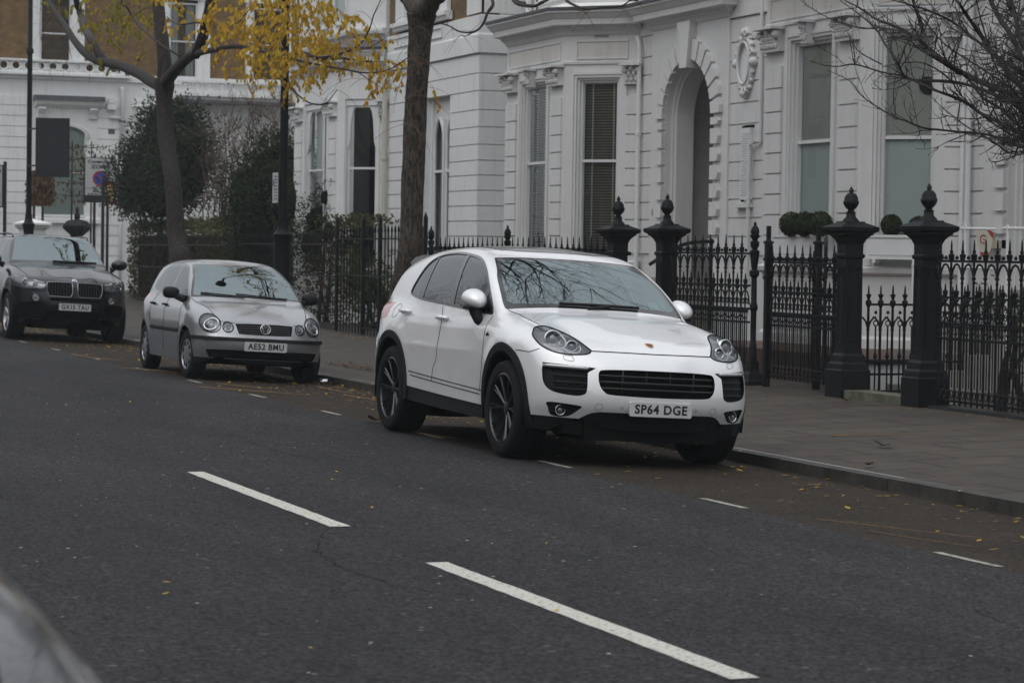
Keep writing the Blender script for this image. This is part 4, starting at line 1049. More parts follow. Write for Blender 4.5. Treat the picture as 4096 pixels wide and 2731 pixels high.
        mb = MB(); mb.tube([(.02, .63*sg, 1.675), (-.12, .645*sg, 1.725), (-.5, .655*sg, 1.74), (-1.5, .64*sg, 1.725), (-1.75, .63*sg, 1.65)], .016, 7, sq=1.0)
        mb.build('roof_rail', M['railgrey'], root, True, world=False)
    mb = MB(); pts = []
    for yy in np.linspace(.65, -.1, 8):
        h = on_surf(bvh, (3, abs(yy), 1.30), (-1, 0, 0))[0]; pts.append((h.x+.014, yy, h.z+.006))
    mb.tube(pts, .010, 6); mb.build('wiper', M['black_plastic'], root, world=False)
    permit(root, bvh, .64, 1.34, .12, .06, '')
    bm.free(); return root
s = 1.07
bmw = build_bmw((-43.805*s, 7.656*s, -.04), s*1.018, .016, .042, 'black suv with twin chrome-rimmed grilles parked at the far left')
near = build_bmw((-4.75, -.245, 0), 1.0, 0, 0, 'dark car close to the camera, its rounded front wing cut by the bottom left corner', False)
# ------------------------------------------------------------------ houses
def stucco(name, col, streak=.10):
    m = bpy.data.materials.new(name); m.use_nodes = True; nt = m.node_tree; N, L = nt.nodes, nt.links; b = N['Principled BSDF']
    tc = N.new('ShaderNodeTexCoord'); n1 = N.new('ShaderNodeTexNoise'); n1.inputs['Scale'].default_value = 1.3; n1.inputs['Detail'].default_value = 7; n1.inputs['Roughness'].default_value = .65
    mp = N.new('ShaderNodeMapping'); mp.inputs['Scale'].default_value = (9, 9, .7); L.new(tc.outputs['Object'], mp.inputs[0])
    n2 = N.new('ShaderNodeTexNoise'); n2.inputs['Scale'].default_value = 1.0; n2.inputs['Detail'].default_value = 5; n2.inputs['Roughness'].default_value = .7
    L.new(tc.outputs['Object'], n1.inputs['Vector']); L.new(mp.outputs[0], n2.inputs['Vector'])
    r1 = N.new('ShaderNodeValToRGB'); e = r1.color_ramp.elements; e[0].position = .3; e[0].color = (1-streak, 1-streak, 1-streak*1.15, 1); e[1].position = .65; e[1].color = (1, 1, 1, 1)
    r2 = N.new('ShaderNodeValToRGB'); e = r2.color_ramp.elements; e[0].position = .30; e[0].color = (1-streak*1.3, 1-streak*1.4, 1-streak*1.7, 1); e[1].position = .50; e[1].color = (1, 1, 1, 1)
    L.new(n1.outputs[0], r1.inputs[0]); L.new(n2.outputs[0], r2.inputs[0])
    x = N.new('ShaderNodeMix'); x.data_type = 'RGBA'; x.blend_type = 'MULTIPLY'; x.inputs[0].default_value = 1; L.new(r1.outputs[0], x.inputs[6]); L.new(r2.outputs[0], x.inputs[7])
    y = N.new('ShaderNodeMix'); y.data_type = 'RGBA'; y.blend_type = 'MULTIPLY'; y.inputs[0].default_value = 1; y.inputs[6].default_value = (*col, 1); L.new(x.outputs[2], y.inputs[7]); L.new(y.outputs[2], b.inputs['Base Color'])
    b.inputs['Roughness'].default_value = .6
    nb = N.new('ShaderNodeTexNoise'); nb.inputs['Scale'].default_value = 45; nb.inputs['Detail'].default_value = 3; L.new(tc.outputs['Object'], nb.inputs['Vector'])
    bp = N.new('ShaderNodeBump'); bp.inputs['Strength'].default_value = .22; bp.inputs['Distance'].default_value = .01; L.new(nb.outputs[0], bp.inputs['Height']); L.new(bp.outputs[0], b.inputs['Normal'])
    return m
def brickmat(name, c1, c2, mortar, axis='x'):
    m = bpy.data.materials.new(name); m.use_nodes = True; nt = m.node_tree; N, L = nt.nodes, nt.links; b = N['Principled BSDF']
    tc = N.new('ShaderNodeTexCoord'); sp = N.new('ShaderNodeSeparateXYZ'); cb = N.new('ShaderNodeCombineXYZ'); L.new(tc.outputs['Object'], sp.inputs[0]); L.new(sp.outputs['X' if axis == 'x' else 'Y'], cb.inputs[0]); L.new(sp.outputs['Z'], cb.inputs[1])
    br = N.new('ShaderNodeTexBrick'); br.inputs['Scale'].default_value = 1; br.inputs['Brick Width'].default_value = .225; br.inputs['Row Height'].default_value = .075; br.inputs['Mortar Size'].default_value = .006
    br.inputs['Color1'].default_value = (*c1, 1); br.inputs['Color2'].default_value = (*c2, 1); br.inputs['Mortar'].default_value = (*mortar, 1); L.new(cb.outputs[0], br.inputs[0])
    n = N.new('ShaderNodeTexNoise'); n.inputs['Scale'].default_value = 3; n.inputs['Detail'].default_value = 8; n.inputs['Roughness'].default_value = .75; L.new(tc.outputs['Object'], n.inputs['Vector'])
    r = N.new('ShaderNodeValToRGB'); e = r.color_ramp.elements; e[0].position = .3; e[0].color = (.5, .48, .46, 1); e[1].position = .7; e[1].color = (1.3, 1.25, 1.15, 1); L.new(n.outputs[0], r.inputs[0])
    x = N.new('ShaderNodeMix'); x.data_type = 'RGBA'; x.blend_type = 'MULTIPLY'; x.inputs[0].default_value = 1; L.new(br.outputs[0], x.inputs[6]); L.new(r.outputs[0], x.inputs[7]); L.new(x.outputs[2], b.inputs['Base Color']); b.inputs['Roughness'].default_value = .85
    return m
M['stucco'] = stucco('stucco', (.64, .64, .64), .07); M['stuccob'] = stucco('stuccob', (.71, .72, .725), .08); M['stuccoc'] = stucco('stuccoc', (.78, .79, .79), .10)
M['stucco_panel'] = stucco('stucco_panel', (.60, .585, .56), .12)
M['joinery'] = mat('joinery', (.66, .665, .67), .4, var=.04, vscale=4)
M['lead'] = mat('lead', (.085, .088, .10), .5, var=.25, vscale=5); M['roofwhite'] = mat('roofwhite', (.74, .74, .73), .6, var=.05)
M['blind'] = mat('blind', (.16, .148, .12), .55); M['tape'] = mat('tape', (.36, .36, .34), .7)
M['window_glass'] = glassmat('window_glass', (.90, .93, .92), ior=1.32)
M['frost'] = mat('frost', (.52, .565, .56), .35, spec=.5, col2=(.57, .615, .61), vscale=.8); M['rollerblind'] = mat('rollerblind', (.42, .42, .39), .8, var=.06, vscale=1)
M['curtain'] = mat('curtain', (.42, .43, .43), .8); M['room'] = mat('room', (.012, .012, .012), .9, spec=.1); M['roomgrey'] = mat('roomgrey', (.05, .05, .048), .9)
M['brick'] = brickmat('brick', (.20, .125, .045), (.13, .085, .038), (.12, .10, .075), 'x'); M['brickc'] = brickmat('brickc', (.21, .13, .045), (.15, .09, .035), (.13, .10, .07), 'y')
M['iron_grey'] = mat('iron_grey', (.05, .052, .055), .5)
class Fr:
    # wall frame: u along the wall, d outwards, z up
    def __init__(s, o, ang):
        s.o = o; s.u = (math.cos(ang), math.sin(ang)); s.n = (math.sin(ang), -math.cos(ang))
    def p(s, u, d, z): return (s.o[0]+s.u[0]*u+s.n[0]*d, s.o[1]+s.u[1]*u+s.n[1]*d, z)
    def box(s, mb, u0, u1, d0, d1, z0, z1):
        n = len(mb.v); mb.v += [s.p(u, d, z) for z in (z0, z1) for u, d in ((u0, d1), (u1, d1), (u1, d0), (u0, d0))]
        mb.f += [(n,n+3,n+2,n+1),(n+4,n+5,n+6,n+7),(n,n+1,n+5,n+4),(n+1,n+2,n+6,n+5),(n+2,n+3,n+7,n+6),(n+3,n,n+4,n+7)]
def sweep(mb, path, prof, cap=True):
    # path: plan points; profile (d outward, z); outward is to the right of the direction of travel
    n = len(path); m = len(prof); n0 = len(mb.v); dirs = []
    for i in range(n-1):
        dx, dy = path[i+1][0]-path[i][0], path[i+1][1]-path[i][1]; l = math.hypot(dx, dy); dirs.append((dx/l, dy/l))
    for i in range(n):
        if i == 0: nx, ny = dirs[0][1], -dirs[0][0]; k = 1
        elif i == n-1: nx, ny = dirs[-1][1], -dirs[-1][0]; k = 1
        else:
            ax, ay = dirs[i-1][1], -dirs[i-1][0]; bx, by = dirs[i][1], -dirs[i][0]; nx, ny = ax+bx, ay+by; l = math.hypot(nx, ny); nx /= l; ny /= l; k = 1/max(.3, nx*ax+ny*ay)
        for d, z in prof: mb.v.append((path[i][0]+nx*d*k, path[i][1]+ny*d*k, z))
    for i in range(n-1):
        for j in range(m-1):
            a = n0+i*m+j; mb.f.append((a, a+m, a+m+1, a+1))
    if cap: mb.f.append(tuple(n0+j for j in range(m))); mb.f.append(tuple(n0+(n-1)*m+j for j in range(m-1, -1, -1)))
COUR = [1.67, 1.95, 2.23, 2.51, 2.79, 3.07, 3.34, 3.63, 3.95, 4.26]
def courses(fr, mb, u0, u1, d, zs, g=.022, dep=.03):
    for i in range(len(zs)-1): fr.box(mb, u0, u1, d-.001, d+dep, zs[i]+g/2, zs[i+1]-g/2)
def sash(fr, parent, u0, u1, z0, z1, zm, fill, depth=-.12, wm='joinery', name='window', slat=True, top_fill=None):
    # sliding sash in opening u0..u1
    mb = MB(); w = .055; d = depth
    for a, b in ((u0, u0+w), (u1-w, u1)): fr.box(mb, a, b, d-.05, d+.03, z0, z1)
    fr.box(mb, u0+w, u1-w, d-.05, d+.03, z1-.06, z1); fr.box(mb, u0+w, u1-w, d-.05, d+.03, z0, z0+.08); fr.box(mb, u0+w, u1-w, d-.02, d+.045, zm-.022, zm+.022)
    for a, b in ((u0-.005, u0+.03), (u1-.03, u1+.005)): fr.box(mb, a, b, d+.01, d+.05, zm-.09, zm-.022)
    o = mb.build(name, M[wm], parent)
    g = MB(); dg = d-.01; g.poly([fr.p(u0+w, dg, z0+.08), fr.p(u1-w, dg, z0+.08), fr.p(u1-w, dg, z1-.06), fr.p(u0+w, dg, z1-.06)])
    g.build('pane', M['window_glass'], o)
    if fill == 'blind':
        mb = MB(); z = z0+.09; a, b = u0+w+.01, u1-w-.01
        while z < z1-.07:
            n = len(mb.v); mb.v += [fr.p(a, dg-.05, z), fr.p(b, dg-.05, z), fr.p(b, dg-.078, z+.028), fr.p(a, dg-.078, z+.028)]; mb.f.append((n, n+1, n+2, n+3)); z += .046
        bo = mb.build('venetian_blind', M['blind'], o)
        mb = MB()
        for t in (.22, .86): fr.box(mb, a+(b-a)*t-.012, a+(b-a)*t+.012, dg-.046, dg-.042, z0+.08, z1-.07)
        mb.build('blind_tape', M['tape'], bo)
    elif fill == 'curtain':
        mb = MB(); a, b = u0+w, u1-w; n = 22; pts = []
        for i in range(n+1): pts.append((a+(b-a)*i/n, dg-.12+.025*math.sin(i*2.2)))
        for i in range(n):
            if .30 < i/n < .62: continue
            mb.quad(fr.p(pts[i][0], pts[i][1], z0+.05), fr.p(pts[i+1][0], pts[i+1][1], z0+.05), fr.p(pts[i+1][0], pts[i+1][1], z1-.06), fr.p(pts[i][0], pts[i][1], z1-.06))
        mb.build('curtain', M['curtain'], o)
    elif fill == 'frost':
        mb = MB(); fr.box(mb, u0+w, u1-w, dg-.03, dg-.02, z0+.08, z1-.06); mb.build('frosted_film', M['frost'], o)
        mb = MB(); fr.box(mb, u0+w+.005, u1-w-.005, dg-.015, dg-.008, zm, z1-.065); mb.build('roller_blind', M['rollerblind'], o)
    mb = MB(); e = .35
    fr.box(mb, u0-.02, u1+.02, d-1.0, d-.98, z0-.1, z1+.1); mb.build('room_interior', M['roomgrey'] if fill != 'dark' else M['room'], o)
    return o
def capital(fr, mb, u0, u1, z0, z1, d0):
    # leafy corinthian capital on the pilaster u0..u1
    w = u1-u0; h = z1-z0; dp = .16
    fr.box(mb, u0-.05, u1+.05, 0, d0+dp+.04, z1-.035, z1); fr.box(mb, u0-.02, u1+.02, 0, d0+.07, z0-.012, z0+.02)
    fr.box(mb, u0+.02, u1-.02, 0, d0+.06, z0, z1-.03)
    def blob(u, d, z, ru, rd, rz):
        n0 = len(mb.v); A, B = 8, 6
        for i in range(B+1):
            ph = math.pi*i/B
            for k in range(A):
                t = 2*math.pi*k/A; mb.v.append(fr.p(u+ru*math.sin(ph)*math.cos(t), d+rd*math.sin(ph)*math.sin(t), z+rz*math.cos(ph)))
        for i in range(B):
            for k in range(A): mb.f.append((n0+i*A+k, n0+i*A+(k+1) % A, n0+(i+1)*A+(k+1) % A, n0+(i+1)*A+k))
    r = min(.055, w*.2)
    for u in (u0+.01, u1-.01): blob(u, d0+.10, z1-.105, r, r, r*1.05); blob(u, d0+.12, z1-.105, r*.5, r*.8, r*.5); blob(u+(.03 if u < (u0+u1)/2 else -.03), d0+.09, z1-.06, .04, .03, .018)
    k = max(3, int(w/.075))
    for i in range(k): blob(u0+w*(i+.5)/k, d0+.075, z0+.07, w/k*.42, .035, .055); blob(u0+w*(i+.5)/k, d0+.10, z0+.115, w/k*.3, .02, .016)
    for i in range(k-1): blob(u0+w*(i+1)/k, d0+.085, z0+.165, w/k*.40, .035, .045); blob(u0+w*(i+1)/k, d0+.115, z0+.205, w/k*.3, .02, .016)
    blob((u0+u1)/2, d0+.12, z1-.07, .035, .03, .04)
CORN = [(0, 5.27), (.02, 5.27), (.05, 5.33), (.10, 5.36), (.12, 5.40), (.22, 5.42), (.24, 5.425), (.25, 5.52), (.27, 5.53), (.33, 5.60), (.36, 5.62), (.36, 5.655), (0, 5.66)]
def house_bay(root, x0, fills, m='stucco'):
    Y = 15.4; w = 2.72; A = (x0-1.0, 16.4); B_ = (x0, 15.4); C_ = (x0+w, 15.4); D_ = (x0+w+1.0, 16.4); path = [A, B_, C_, D_]
    st = M[m]; body = MB()
    # plinth, wall under the windows, lintel zone: swept shells
    sweep(body, path, [(-.25, -.1), (.03, -.1), (.03, .62), (0, .66), (0, 1.50), (-.25, 1.50)])
    sweep(body, path, [(-.25, 4.64), (0, 4.64), (0, 5.30), (-.25, 5.30)])
    frF = Fr(B_, 0); frC = Fr(C_, math.pi/4); frL = Fr(A, -math.pi/4)
    ops = {0: (frF, w, .67, 2.05), 1: (frC, 1.414, .155, 1.10), 2: (frL, 1.414, .31, 1.26)}
    for fr, L_, a, b in ops.values():
        fr.box(body, .0, a, -.25, 0, 1.5, 4.64); fr.box(body, b, L_, -.25, 0, 1.5, 4.64)
    body.build('bay_wall', st, root)
    rc = MB()
    for a, b in ((0.03, .54), (w-.53, w-.03)): courses(frF, rc, a, b, 0, COUR, dep=.035)
    courses(frC, rc, 1.12, 1.40, 0, COUR, dep=.035); courses(frL, rc, .02, .30, 0, COUR, dep=.035)
    rc.build('rusticated_pier', st, root)
    cp = MB()
    for a, b in ((.03, .54), (w-.53, w-.03)): capital(frF, cp, a, b, 4.46, 4.78, .03)
    capital(frC, cp, 1.12, 1.38, 4.46, 4.78, .02)
    o = cp.build('capital', st, root); sharp(o, 50)
    tr = MB()    # moulded architraves
    for fr, L_, a, b in ops.values():
        for k, (e, dd) in enumerate(((0, .03), (.045, .012), (.085, -.03), (.125, -.075))):
            for s in (0, 1):
                u0_, u1_ = (a+e-.045 if k == 0 else a+e-.001, a+e+.042) if s == 0 else (b-e-.042, b-e+.001 if k else b+.045)
                fr.box(tr, u0_, u1_, dd-.06, dd, 1.56, 4.66-e)
            fr.box(tr, a+e+.042 if k else a-.045, b-e-.042 if k else b+.045, dd-.06, dd+.001, 4.66-e-.045, 4.66-e)
    tr.build('architrave', st, root)
    for (fr, L_, a, b), fl, nm in zip(ops.values(), fills, 'abc'):
        sash(fr, root, a+.115, b-.115, 1.56, 4.54, 3.20, fl, depth=-.13)
    sl = MB(); sweep(sl, path, [(0, 1.44), (.03, 1.44), (.09, 1.47), (.10, 1.53), (0, 1.56)]); sl.build('window_sill', st, root)
    mo = MB()
    sweep(mo, path, [(0, 4.79), (.025, 4.79), (.03, 4.83), (0, 4.85)], False)
    for fr, a, b in ((frF, .12, w-.12), (frC, .22, 1.15)):
        for q in ((a, b, 4.87, 4.895), (a, b, 5.155, 5.18), (a, a+.025, 4.895, 5.155), (b-.025, b, 4.895, 5.155)): fr.box(mo, q[0], q[1], 0, .022, q[2], q[3])
    mo.build('frieze_moulding', st, root)
    pn = MB()
    for fr, a, b in ((frF, .145, w-.145), (frC, .245, 1.125)): fr.box(pn, a, b, -.002, .006, 4.895, 5.155)
    pn.build('frieze_panel', M['stucco_panel'], root)
    co = MB(); sweep(co, path, CORN); cor = co.build('cornice', st, root)
    dn = MB(); u = .08
    while u < w: frF.box(dn, u, u+.035, .10, .15, 5.375, 5.41); u += .075
    u = .05
    while u < 1.38: frC.box(dn, u, u+.035, .10, .15, 5.375, 5.41); u += .075
    dn.build('dentil', st, cor)
    ld = MB(); sweep(ld, path, [(0, 5.656), (.385, 5.656), (.39, 5.70), (.30, 5.712), (0, 5.72)]); ld.build('lead_flashing', M['lead'], cor)
    rf = MB(); rf.poly([(x0-.2+.0, 16.35, 5.80), (x0+.1, 15.2, 5.715), (x0+w-.1, 15.2, 5.715), (x0+w+.9, 16.35, 5.80)])
    rf.poly([(x0-1.2, 16.35, 5.80), (x0-.15, 15.1, 5.716), (x0+.1, 15.2, 5.717), (x0-.2, 16.35, 5.80)])
    sweep(rf, path, [(.0, 5.80), (.30, 5.722), (.34, 5.714)], False); rf.build('roof', M['roofwhite'], root)
    # ornament in the middle of the lintel
    ke = MB(); capital(frF, ke, 1.30, 1.42, 4.50, 4.80, .05); sharp(ke.build('keystone', st, root), 50)
    return frF, frC
def arch_pts(cx, cz, r, n=24): return [(cx+r*math.cos(math.pi*(1-k/n)), cz+r*math.sin(math.pi*(1-k/n))) for k in range(n+1)]
def doorway(root, cx, YM=16.4, m='stucco'):
    st = M[m]; fr = Fr((0, YM), 0); r = .915; cz = 3.80; L_, R_ = cx-1.49, cx+1.42; Z1 = 5.30; zf = 1.30; d = .06
    mb = MB(); ap = arch_pts(cx, cz, r); n = len(ap)
    top = [(L_+(R_-L_)*k/(n-1), Z1) for k in range(n)]
    for k in range(n-1): mb.quad(fr.p(*[ap[k][0], d], ap[k][1]), fr.p(ap[k+1][0], d, ap[k+1][1]), fr.p(top[k+1][0], d, Z1), fr.p(top[k][0], d, Z1))
    mb.poly([fr.p(L_, d, 0), fr.p(cx-r, d, 0), fr.p(cx-r, d, cz), fr.p(L_, d, Z1)]); mb.poly([fr.p(cx+r, d, 0), fr.p(R_, d, 0), fr.p(R_, d, Z1), fr.p(cx+r, d, cz)])
    mb.quad(fr.p(L_, d, 0), fr.p(L_, d, Z1), fr.p(L_, -.1, Z1), fr.p(L_, -.1, 0)); mb.quad(fr.p(R_, d, Z1), fr.p(R_, d, 0), fr.p(R_, -.1, 0), fr.p(R_, -.1, Z1))
    mb.build('porch_wall', st, root)
    # soffit steps and lobby
    sf = MB(); steps = [(r, d, r, -.05), (r, -.05, r-.04, -.05), (r-.04, -.05, r-.04, -.10), (r-.04, -.10, r-.08, -.10), (r-.08, -.10, r-.08, -.40)]
    def shell(mb, r0, d0, r1, d1, zb=0.0):
        a = [(cx-r0, zb)]+arch_pts(cx, cz, r0)+[(cx+r0, zb)]; b = [(cx-r1, zb)]+arch_pts(cx, cz, r1)+[(cx+r1, zb)]
        for k in range(len(a)-1): mb.quad(fr.p(a[k][0], d0, a[k][1]), fr.p(b[k][0], d1, b[k][1]), fr.p(b[k+1][0], d1, b[k+1][1]), fr.p(a[k+1][0], d0, a[k+1][1]))
    for s in steps: shell(sf, *s)
    sf.build('arch_soffit', st, root)
    lb = MB(); shell(lb, r-.08, -.40, r+.10, -.401); shell(lb, r+.10, -.40, r+.10, -2.6)
    a = [(cx-r-.1, 0)]+arch_pts(cx, cz, r+.1)+[(cx+r+.1, 0)]; lb.poly([fr.p(u, -2.6, z) for u, z in a]); lb.build('lobby', M['lobby'], root)
    # radiating blocks
    vs = MB(); NB = 6
    for sgn in (-1, 1):
        for k in range(NB):
            a0 = math.pi/2-sgn*(.17+(math.pi/2-.17)*(k+.06)/NB); a1 = math.pi/2-sgn*(.17+(math.pi/2-.17)*(k+.86)/NB)
            q = []
            for aa, rr in ((a0, r+.005), (a0, 1.235), ((a0+a1)/2, 1.25), (a1, 1.235), (a1, r+.005), ((a0+a1)/2, r+.012)): q.append((cx+rr*math.cos(aa), cz+rr*math.sin(aa)))
            vs.prism(q, lambda u, v, dd: fr.p(u, dd, v), d-.01, d+.07)
    zs = [z for z in COUR if z <= 3.7]+[3.80]
    for sgn in (-1, 1):
        for i in range(len(zs)-1):
            z0, z1 = zs[i]+.03, zs[i+1]-.03; a, b = (cx+r+.005, cx+1.16) if sgn > 0 else (cx-1.16, cx-r-.005)
            q = [(a, z0), (b, z0), (b+.04, (z0+z1)/2), (b, z1), (a, z1)] if sgn > 0 else [(a, z0), (b, z0), (b, z1), (a, z1), (a-.04, (z0+z1)/2)]
            vs.prism(q, lambda u, v, dd: fr.p(u, dd, v), d-.01, d+.065)
    fixn(vs.build('voussoir', st, root))
    ks = MB(); ks.prism([(cx-.13, 4.58), (cx+.13, 4.58), (cx+.24, 5.30), (cx-.24, 5.30)], lambda u, v, dd: fr.p(u, dd, v), d-.10, d+.13); fixn(ks.build('keystone', st, root))
    co = MB(); path = [(L_-.0, YM+.1), (L_, YM-.06), (R_+.02, YM-.06), (R_+.02, YM+.1)]
    sweep(co, path, [(dd*1.0, z) for dd, z in CORN]); c = co.build('porch_cornice', st, root)
    ld = MB(); sweep(ld, path, [(0, 5.656), (.385, 5.656), (.39, 5.70), (.20, 5.76), (0, 5.80)]); ld.build('lead_flashing', M['lead'], c)
    sp = MB(); zz = zf; yy = YM+.5
    sp.box(cx-1.05, cx+1.05, YM-.35, YM+2.6, 0, zf)
    for k in range(6): sp.box(cx-.98, cx+.98, YM-.35-.32*(k+1), YM-.35-.32*k-.002, 0, zf-.18*(k+1))
    sp.build('steps', M['step'], root)
M['lobby'] = mat('lobby', (.36, .36, .35), .7, var=.08); M['step'] = mat('step', (.25, .24, .22), .7, var=.2)
def downpipe(root, x, y, z0, z1, bend=None, r=.038, m='joinery'):
    mb = MB(); pts = [(x, y, z0), (x, y, z1)]
    if bend: pts += bend
    mb.tube(pts, r, 9)
    z = z0+.4
    while z < z1: mb.tube([(x, y, z), (x, y, z+.06)], r*1.35, 9); z += 1.55
    o = mb.build('downpipe', M[m], root, True); sharp(o, 40); return o
YM = 16.4
def main_wall(root, x0, x1, segs, ztop=9.0, m='stucco', Y=YM):
    # segs: list of (u0,u1) coursed stretches
    fr = Fr((0, Y), 0); mb = MB()
    for a, b in segs: fr.box(mb, a, b, -.3, 0, -.1, 5.9)
    mb.build('front_wall', M[m], root)
    rc = MB()
    for a, b in segs: courses(fr, rc, a, b, 0, COUR+[4.58, 4.87, 5.22])
    rc.build('rustication', M[m], root)
    return fr
def build_house(x0, label, num, left_end, right_end, fills):
    root = empty('terraced_house', (x0, 16.4, 0), label, 'house', 'white stucco terraced houses')
    frF, frC = house_bay(root, x0, fills)
    cx = x0+5.72
    main_wall(root, 0, 0, [(left_end, x0-.95), (x0+3.70, cx-1.49), (cx+1.42, right_end)])
    doorway(root, cx)
    fr = Fr((0, YM), 0)
    mb = MB(); fr.box(mb, x0+3.6, cx-1.49, 0, .05, 5.22, 5.9); fr.box(mb, cx+1.42, right_end, 0, .06, 5.24, 5.95); mb.build('string_course', M['stucco'], root)
    # upper floor
    up_ = MB(); fr.box(up_, left_end, x0-.35, -.3, -.02, 5.9, 9.5); fr.box(up_, left_end, right_end, -.3, -.03, 5.9, 9.5); up_.build('upper_wall', M['brick'], root)
    ub = MB(); sweep(ub, [(x0-.35, 16.38), (x0+.55, 15.75), (x0+2.3, 15.75), (x0+3.1, 16.38)], [(-.2, 5.7), (0, 5.7), (0, 5.95), (.04, 5.97), (.04, 6.02), (0, 6.04), (0, 9.5), (-.2, 9.5)]); fr.box(ub, x0+3.1, right_end, -.02, .04, 5.9, 9.5); ub.build('upper_bay', M['stucco'], root)
    downpipe(root, x0+3.80, 16.30, .1, 5.02, [(x0+3.78, 16.30, 5.12), (x0+3.70, 16.30, 5.22)])
    ov = MB(); ox, oz = x0+7.71, 4.53
    for rr, dd, hh in ((1.04, .05, .05), (.84, .095, .022)):
        ov.tube([fr.p(ox+.235*rr*math.cos(a), dd, oz+.37*rr*math.sin(a)) for a in np.linspace(0, 2*math.pi, 33)], hh, 8, cap=False)
    for a in np.linspace(0, 2*math.pi, 21)[:-1]:
        rr = 1.22; q = fr.p(ox+.235*rr*math.cos(a), .06, oz+.37*rr*math.sin(a)); s_ = rng.uniform(.03, .055) if round(a*2/math.pi, 2) % 1 else .09
        ov.lathe([(.001, -s_*.9), (s_*.75, -s_*.5), (s_, 0), (s_*.7, s_*.6), (.001, s_)], c=q, seg=8)
        if s_ > .05: ov.tube([(q[0]+.05*math.cos(t)*(1-t/9), q[1]-.05, q[2]+.06*math.sin(t)*(1-t/9)) for t in np.linspace(0, 7, 14)], .016, 5)
    o = ov.build('oval_cartouche', M['stucco'], root, True); sharp(o, 60)
    dd = MB(); dd.prism([(ox+.20*math.cos(a), oz+.32*math.sin(a)) for a in np.linspace(0, 2*math.pi, 29)[:-1]], lambda u, v, q: fr.p(u, q, v), 0, .05); dd.build('cartouche_centre', M['stuccob'], root)
    return root, fr, frF, frC, cx
h14, fr14, frF14, frC14, cx14 = build_house(-41.89, 'white stucco house number 14 with dark venetian blinds in its canted bay', '14', -43.2, -32.6, ('blind', 'blind', 'dark'))
h16, fr16, frF16, frC16, cx16 = build_house(-31.55, 'white stucco house on the right with frosted bay windows and clipped bushes on the sill', '16', -32.595, -22.9, ('frost', 'frost', 'dark'))
# letters and small fittings of number 14
for k, (t, z, s_) in enumerate((('THE', 2.47, .05), ('14', 2.35, .11), ('HOUSE', 2.22, .05))):
    place_text(t if t == '14' else {'THE': 'TTTTT', 'HOUSE': 'GARDENS'}[t], s_, (cx14-1.30-h14.location.x, -.068, z), (1, 0, 0), (0, 0, 1), 'house_number', M['iron_grey'], h14, fit=(.16, .10) if t == '14' else (.20, .045)) if t == '14' else None
mb = MB(); fr14.box(mb, -34.20, -33.90, .03, .10, 2.50, 3.56); vp_ = mb.build('vent_panel', M['joinery'], h14)
mb = MB()
for i in range(26):
    for j in range(4):
        u = -34.15+.062*j+(.031 if i % 2 else 0); mb.v += [fr14.p(u+.012*math.cos(a), .1015, 2.56+i*.0365+.012*math.sin(a)) for a in (0, 1.05, 2.1, 3.14, 4.19, 5.24)]; n = len(mb.v); mb.f.append(tuple(range(n-6, n)))
mb.build('vent_hole', M['ink'], vp_)
mb = MB(); fr14.box(mb, -34.30, -34.205, 0.031, .036, 2.47, 3.6); fr14.box(mb, -34.21, -33.88, .031, .036, 3.56, 3.61); mb.build('vent_shade_strip', M['room'], h14)  # thin near-black strips imitate the shadow gap beside and above the panel
mb = MB(); fr14.box(mb, -34.40, -33.88, .03, .12, 2.38, 2.44); mb.build('vent_sill', M['stucco'], h14)
mb = MB()
for i in range(9):
    for j in range(2): frC14.box(mb, .55+.028*i, .57+.028*i, 0, .003, 5.225+.026*j, 5.24+.026*j)
mb.build('air_brick', M['ink'], h14)
mb = MB(); mb.tube([(-33.95, 16.32, 1.2), (-33.9, 16.30, 3.3), (-33.62, 16.33, 3.34), (-33.62, 16.33, 6.2)], .03, 7); mb.build('waste_pipe', M['joinery'], h14)
mb = MB(); mb.tube([(-42.95, 16.2, 5.3), (-42.95, 16.2, 9.0)], .075, 10); mb.build('rainwater_pipe', M['joinery'], h14)
downpipe(h16, -27.62, 16.30, .1, 5.2)
mb = MB(); mb.tube([(-27.95, 16.34, .1), (-27.95, 16.34, 5.2)], .014, 6); mb.build('cable_conduit', M['joinery'], h16)
# louvre of the extractor in the frosted window
mb = MB(); mb.tube([frC16.p(.86, -.13, 3.86), frC16.p(.86, -.105, 3.86)], .11, 20); mb.build('extractor_vent', M['black_plastic'], h16)
# ------------------------------------------------------------------ house beyond number 14 and the block across the side street
hB = empty('terraced_house', (-48, 16.4, 0), 'white stucco house behind the near tree, with a pointed twin window and an ogee-headed bay', 'house', 'white stucco terraced houses')
YB_ = 15.5; frB = Fr((0, YB_), 0)
mb = MB(); WX0, WX1 = -46.70, -45.18
frB.box(mb, -49.3, WX0, -.35, 0, -.1, 6.0); frB.box(mb, WX1, -43.6, -.35, 0, -.1, 6.0); frB.box(mb, WX0, WX1, -.35, 0, 4.62, 6.0); frB.box(mb, WX0, WX1, -.35, 0, -.1, 1.5)
mb.box(-44.0, -43.601, YB_+.36, 16.39, -.1, 9.5); mb.build('front_wall', M['stuccob'], hB)
rc = MB(); ZS = COUR+[4.61, 4.93, 5.27]
for a, b, zs in ((-49.1, WX0, ZS), (WX1, -43.6, ZS[:11])): courses(frB, rc, a, b, 0, zs)
courses(frB, rc, WX0+.001, -43.6, 0, [4.61, 4.93, 5.27]); frR = Fr((-43.6, YB_-.028), math.pi/2)
courses(frR, rc, .0, .9, 0, ZS); rc.build('rustication', M['stuccob'], hB)
mb = MB(); sweep(mb, [(-49.1, YB_), (-43.6, YB_), (-43.6, 16.38)], [(0, 5.30), (.075, 5.30), (.075, 5.62), (.055, 5.66), (.055, 5.98), (0, 6.0)]); mb.build('string_course', M['stuccob'], hB)
mb = MB()
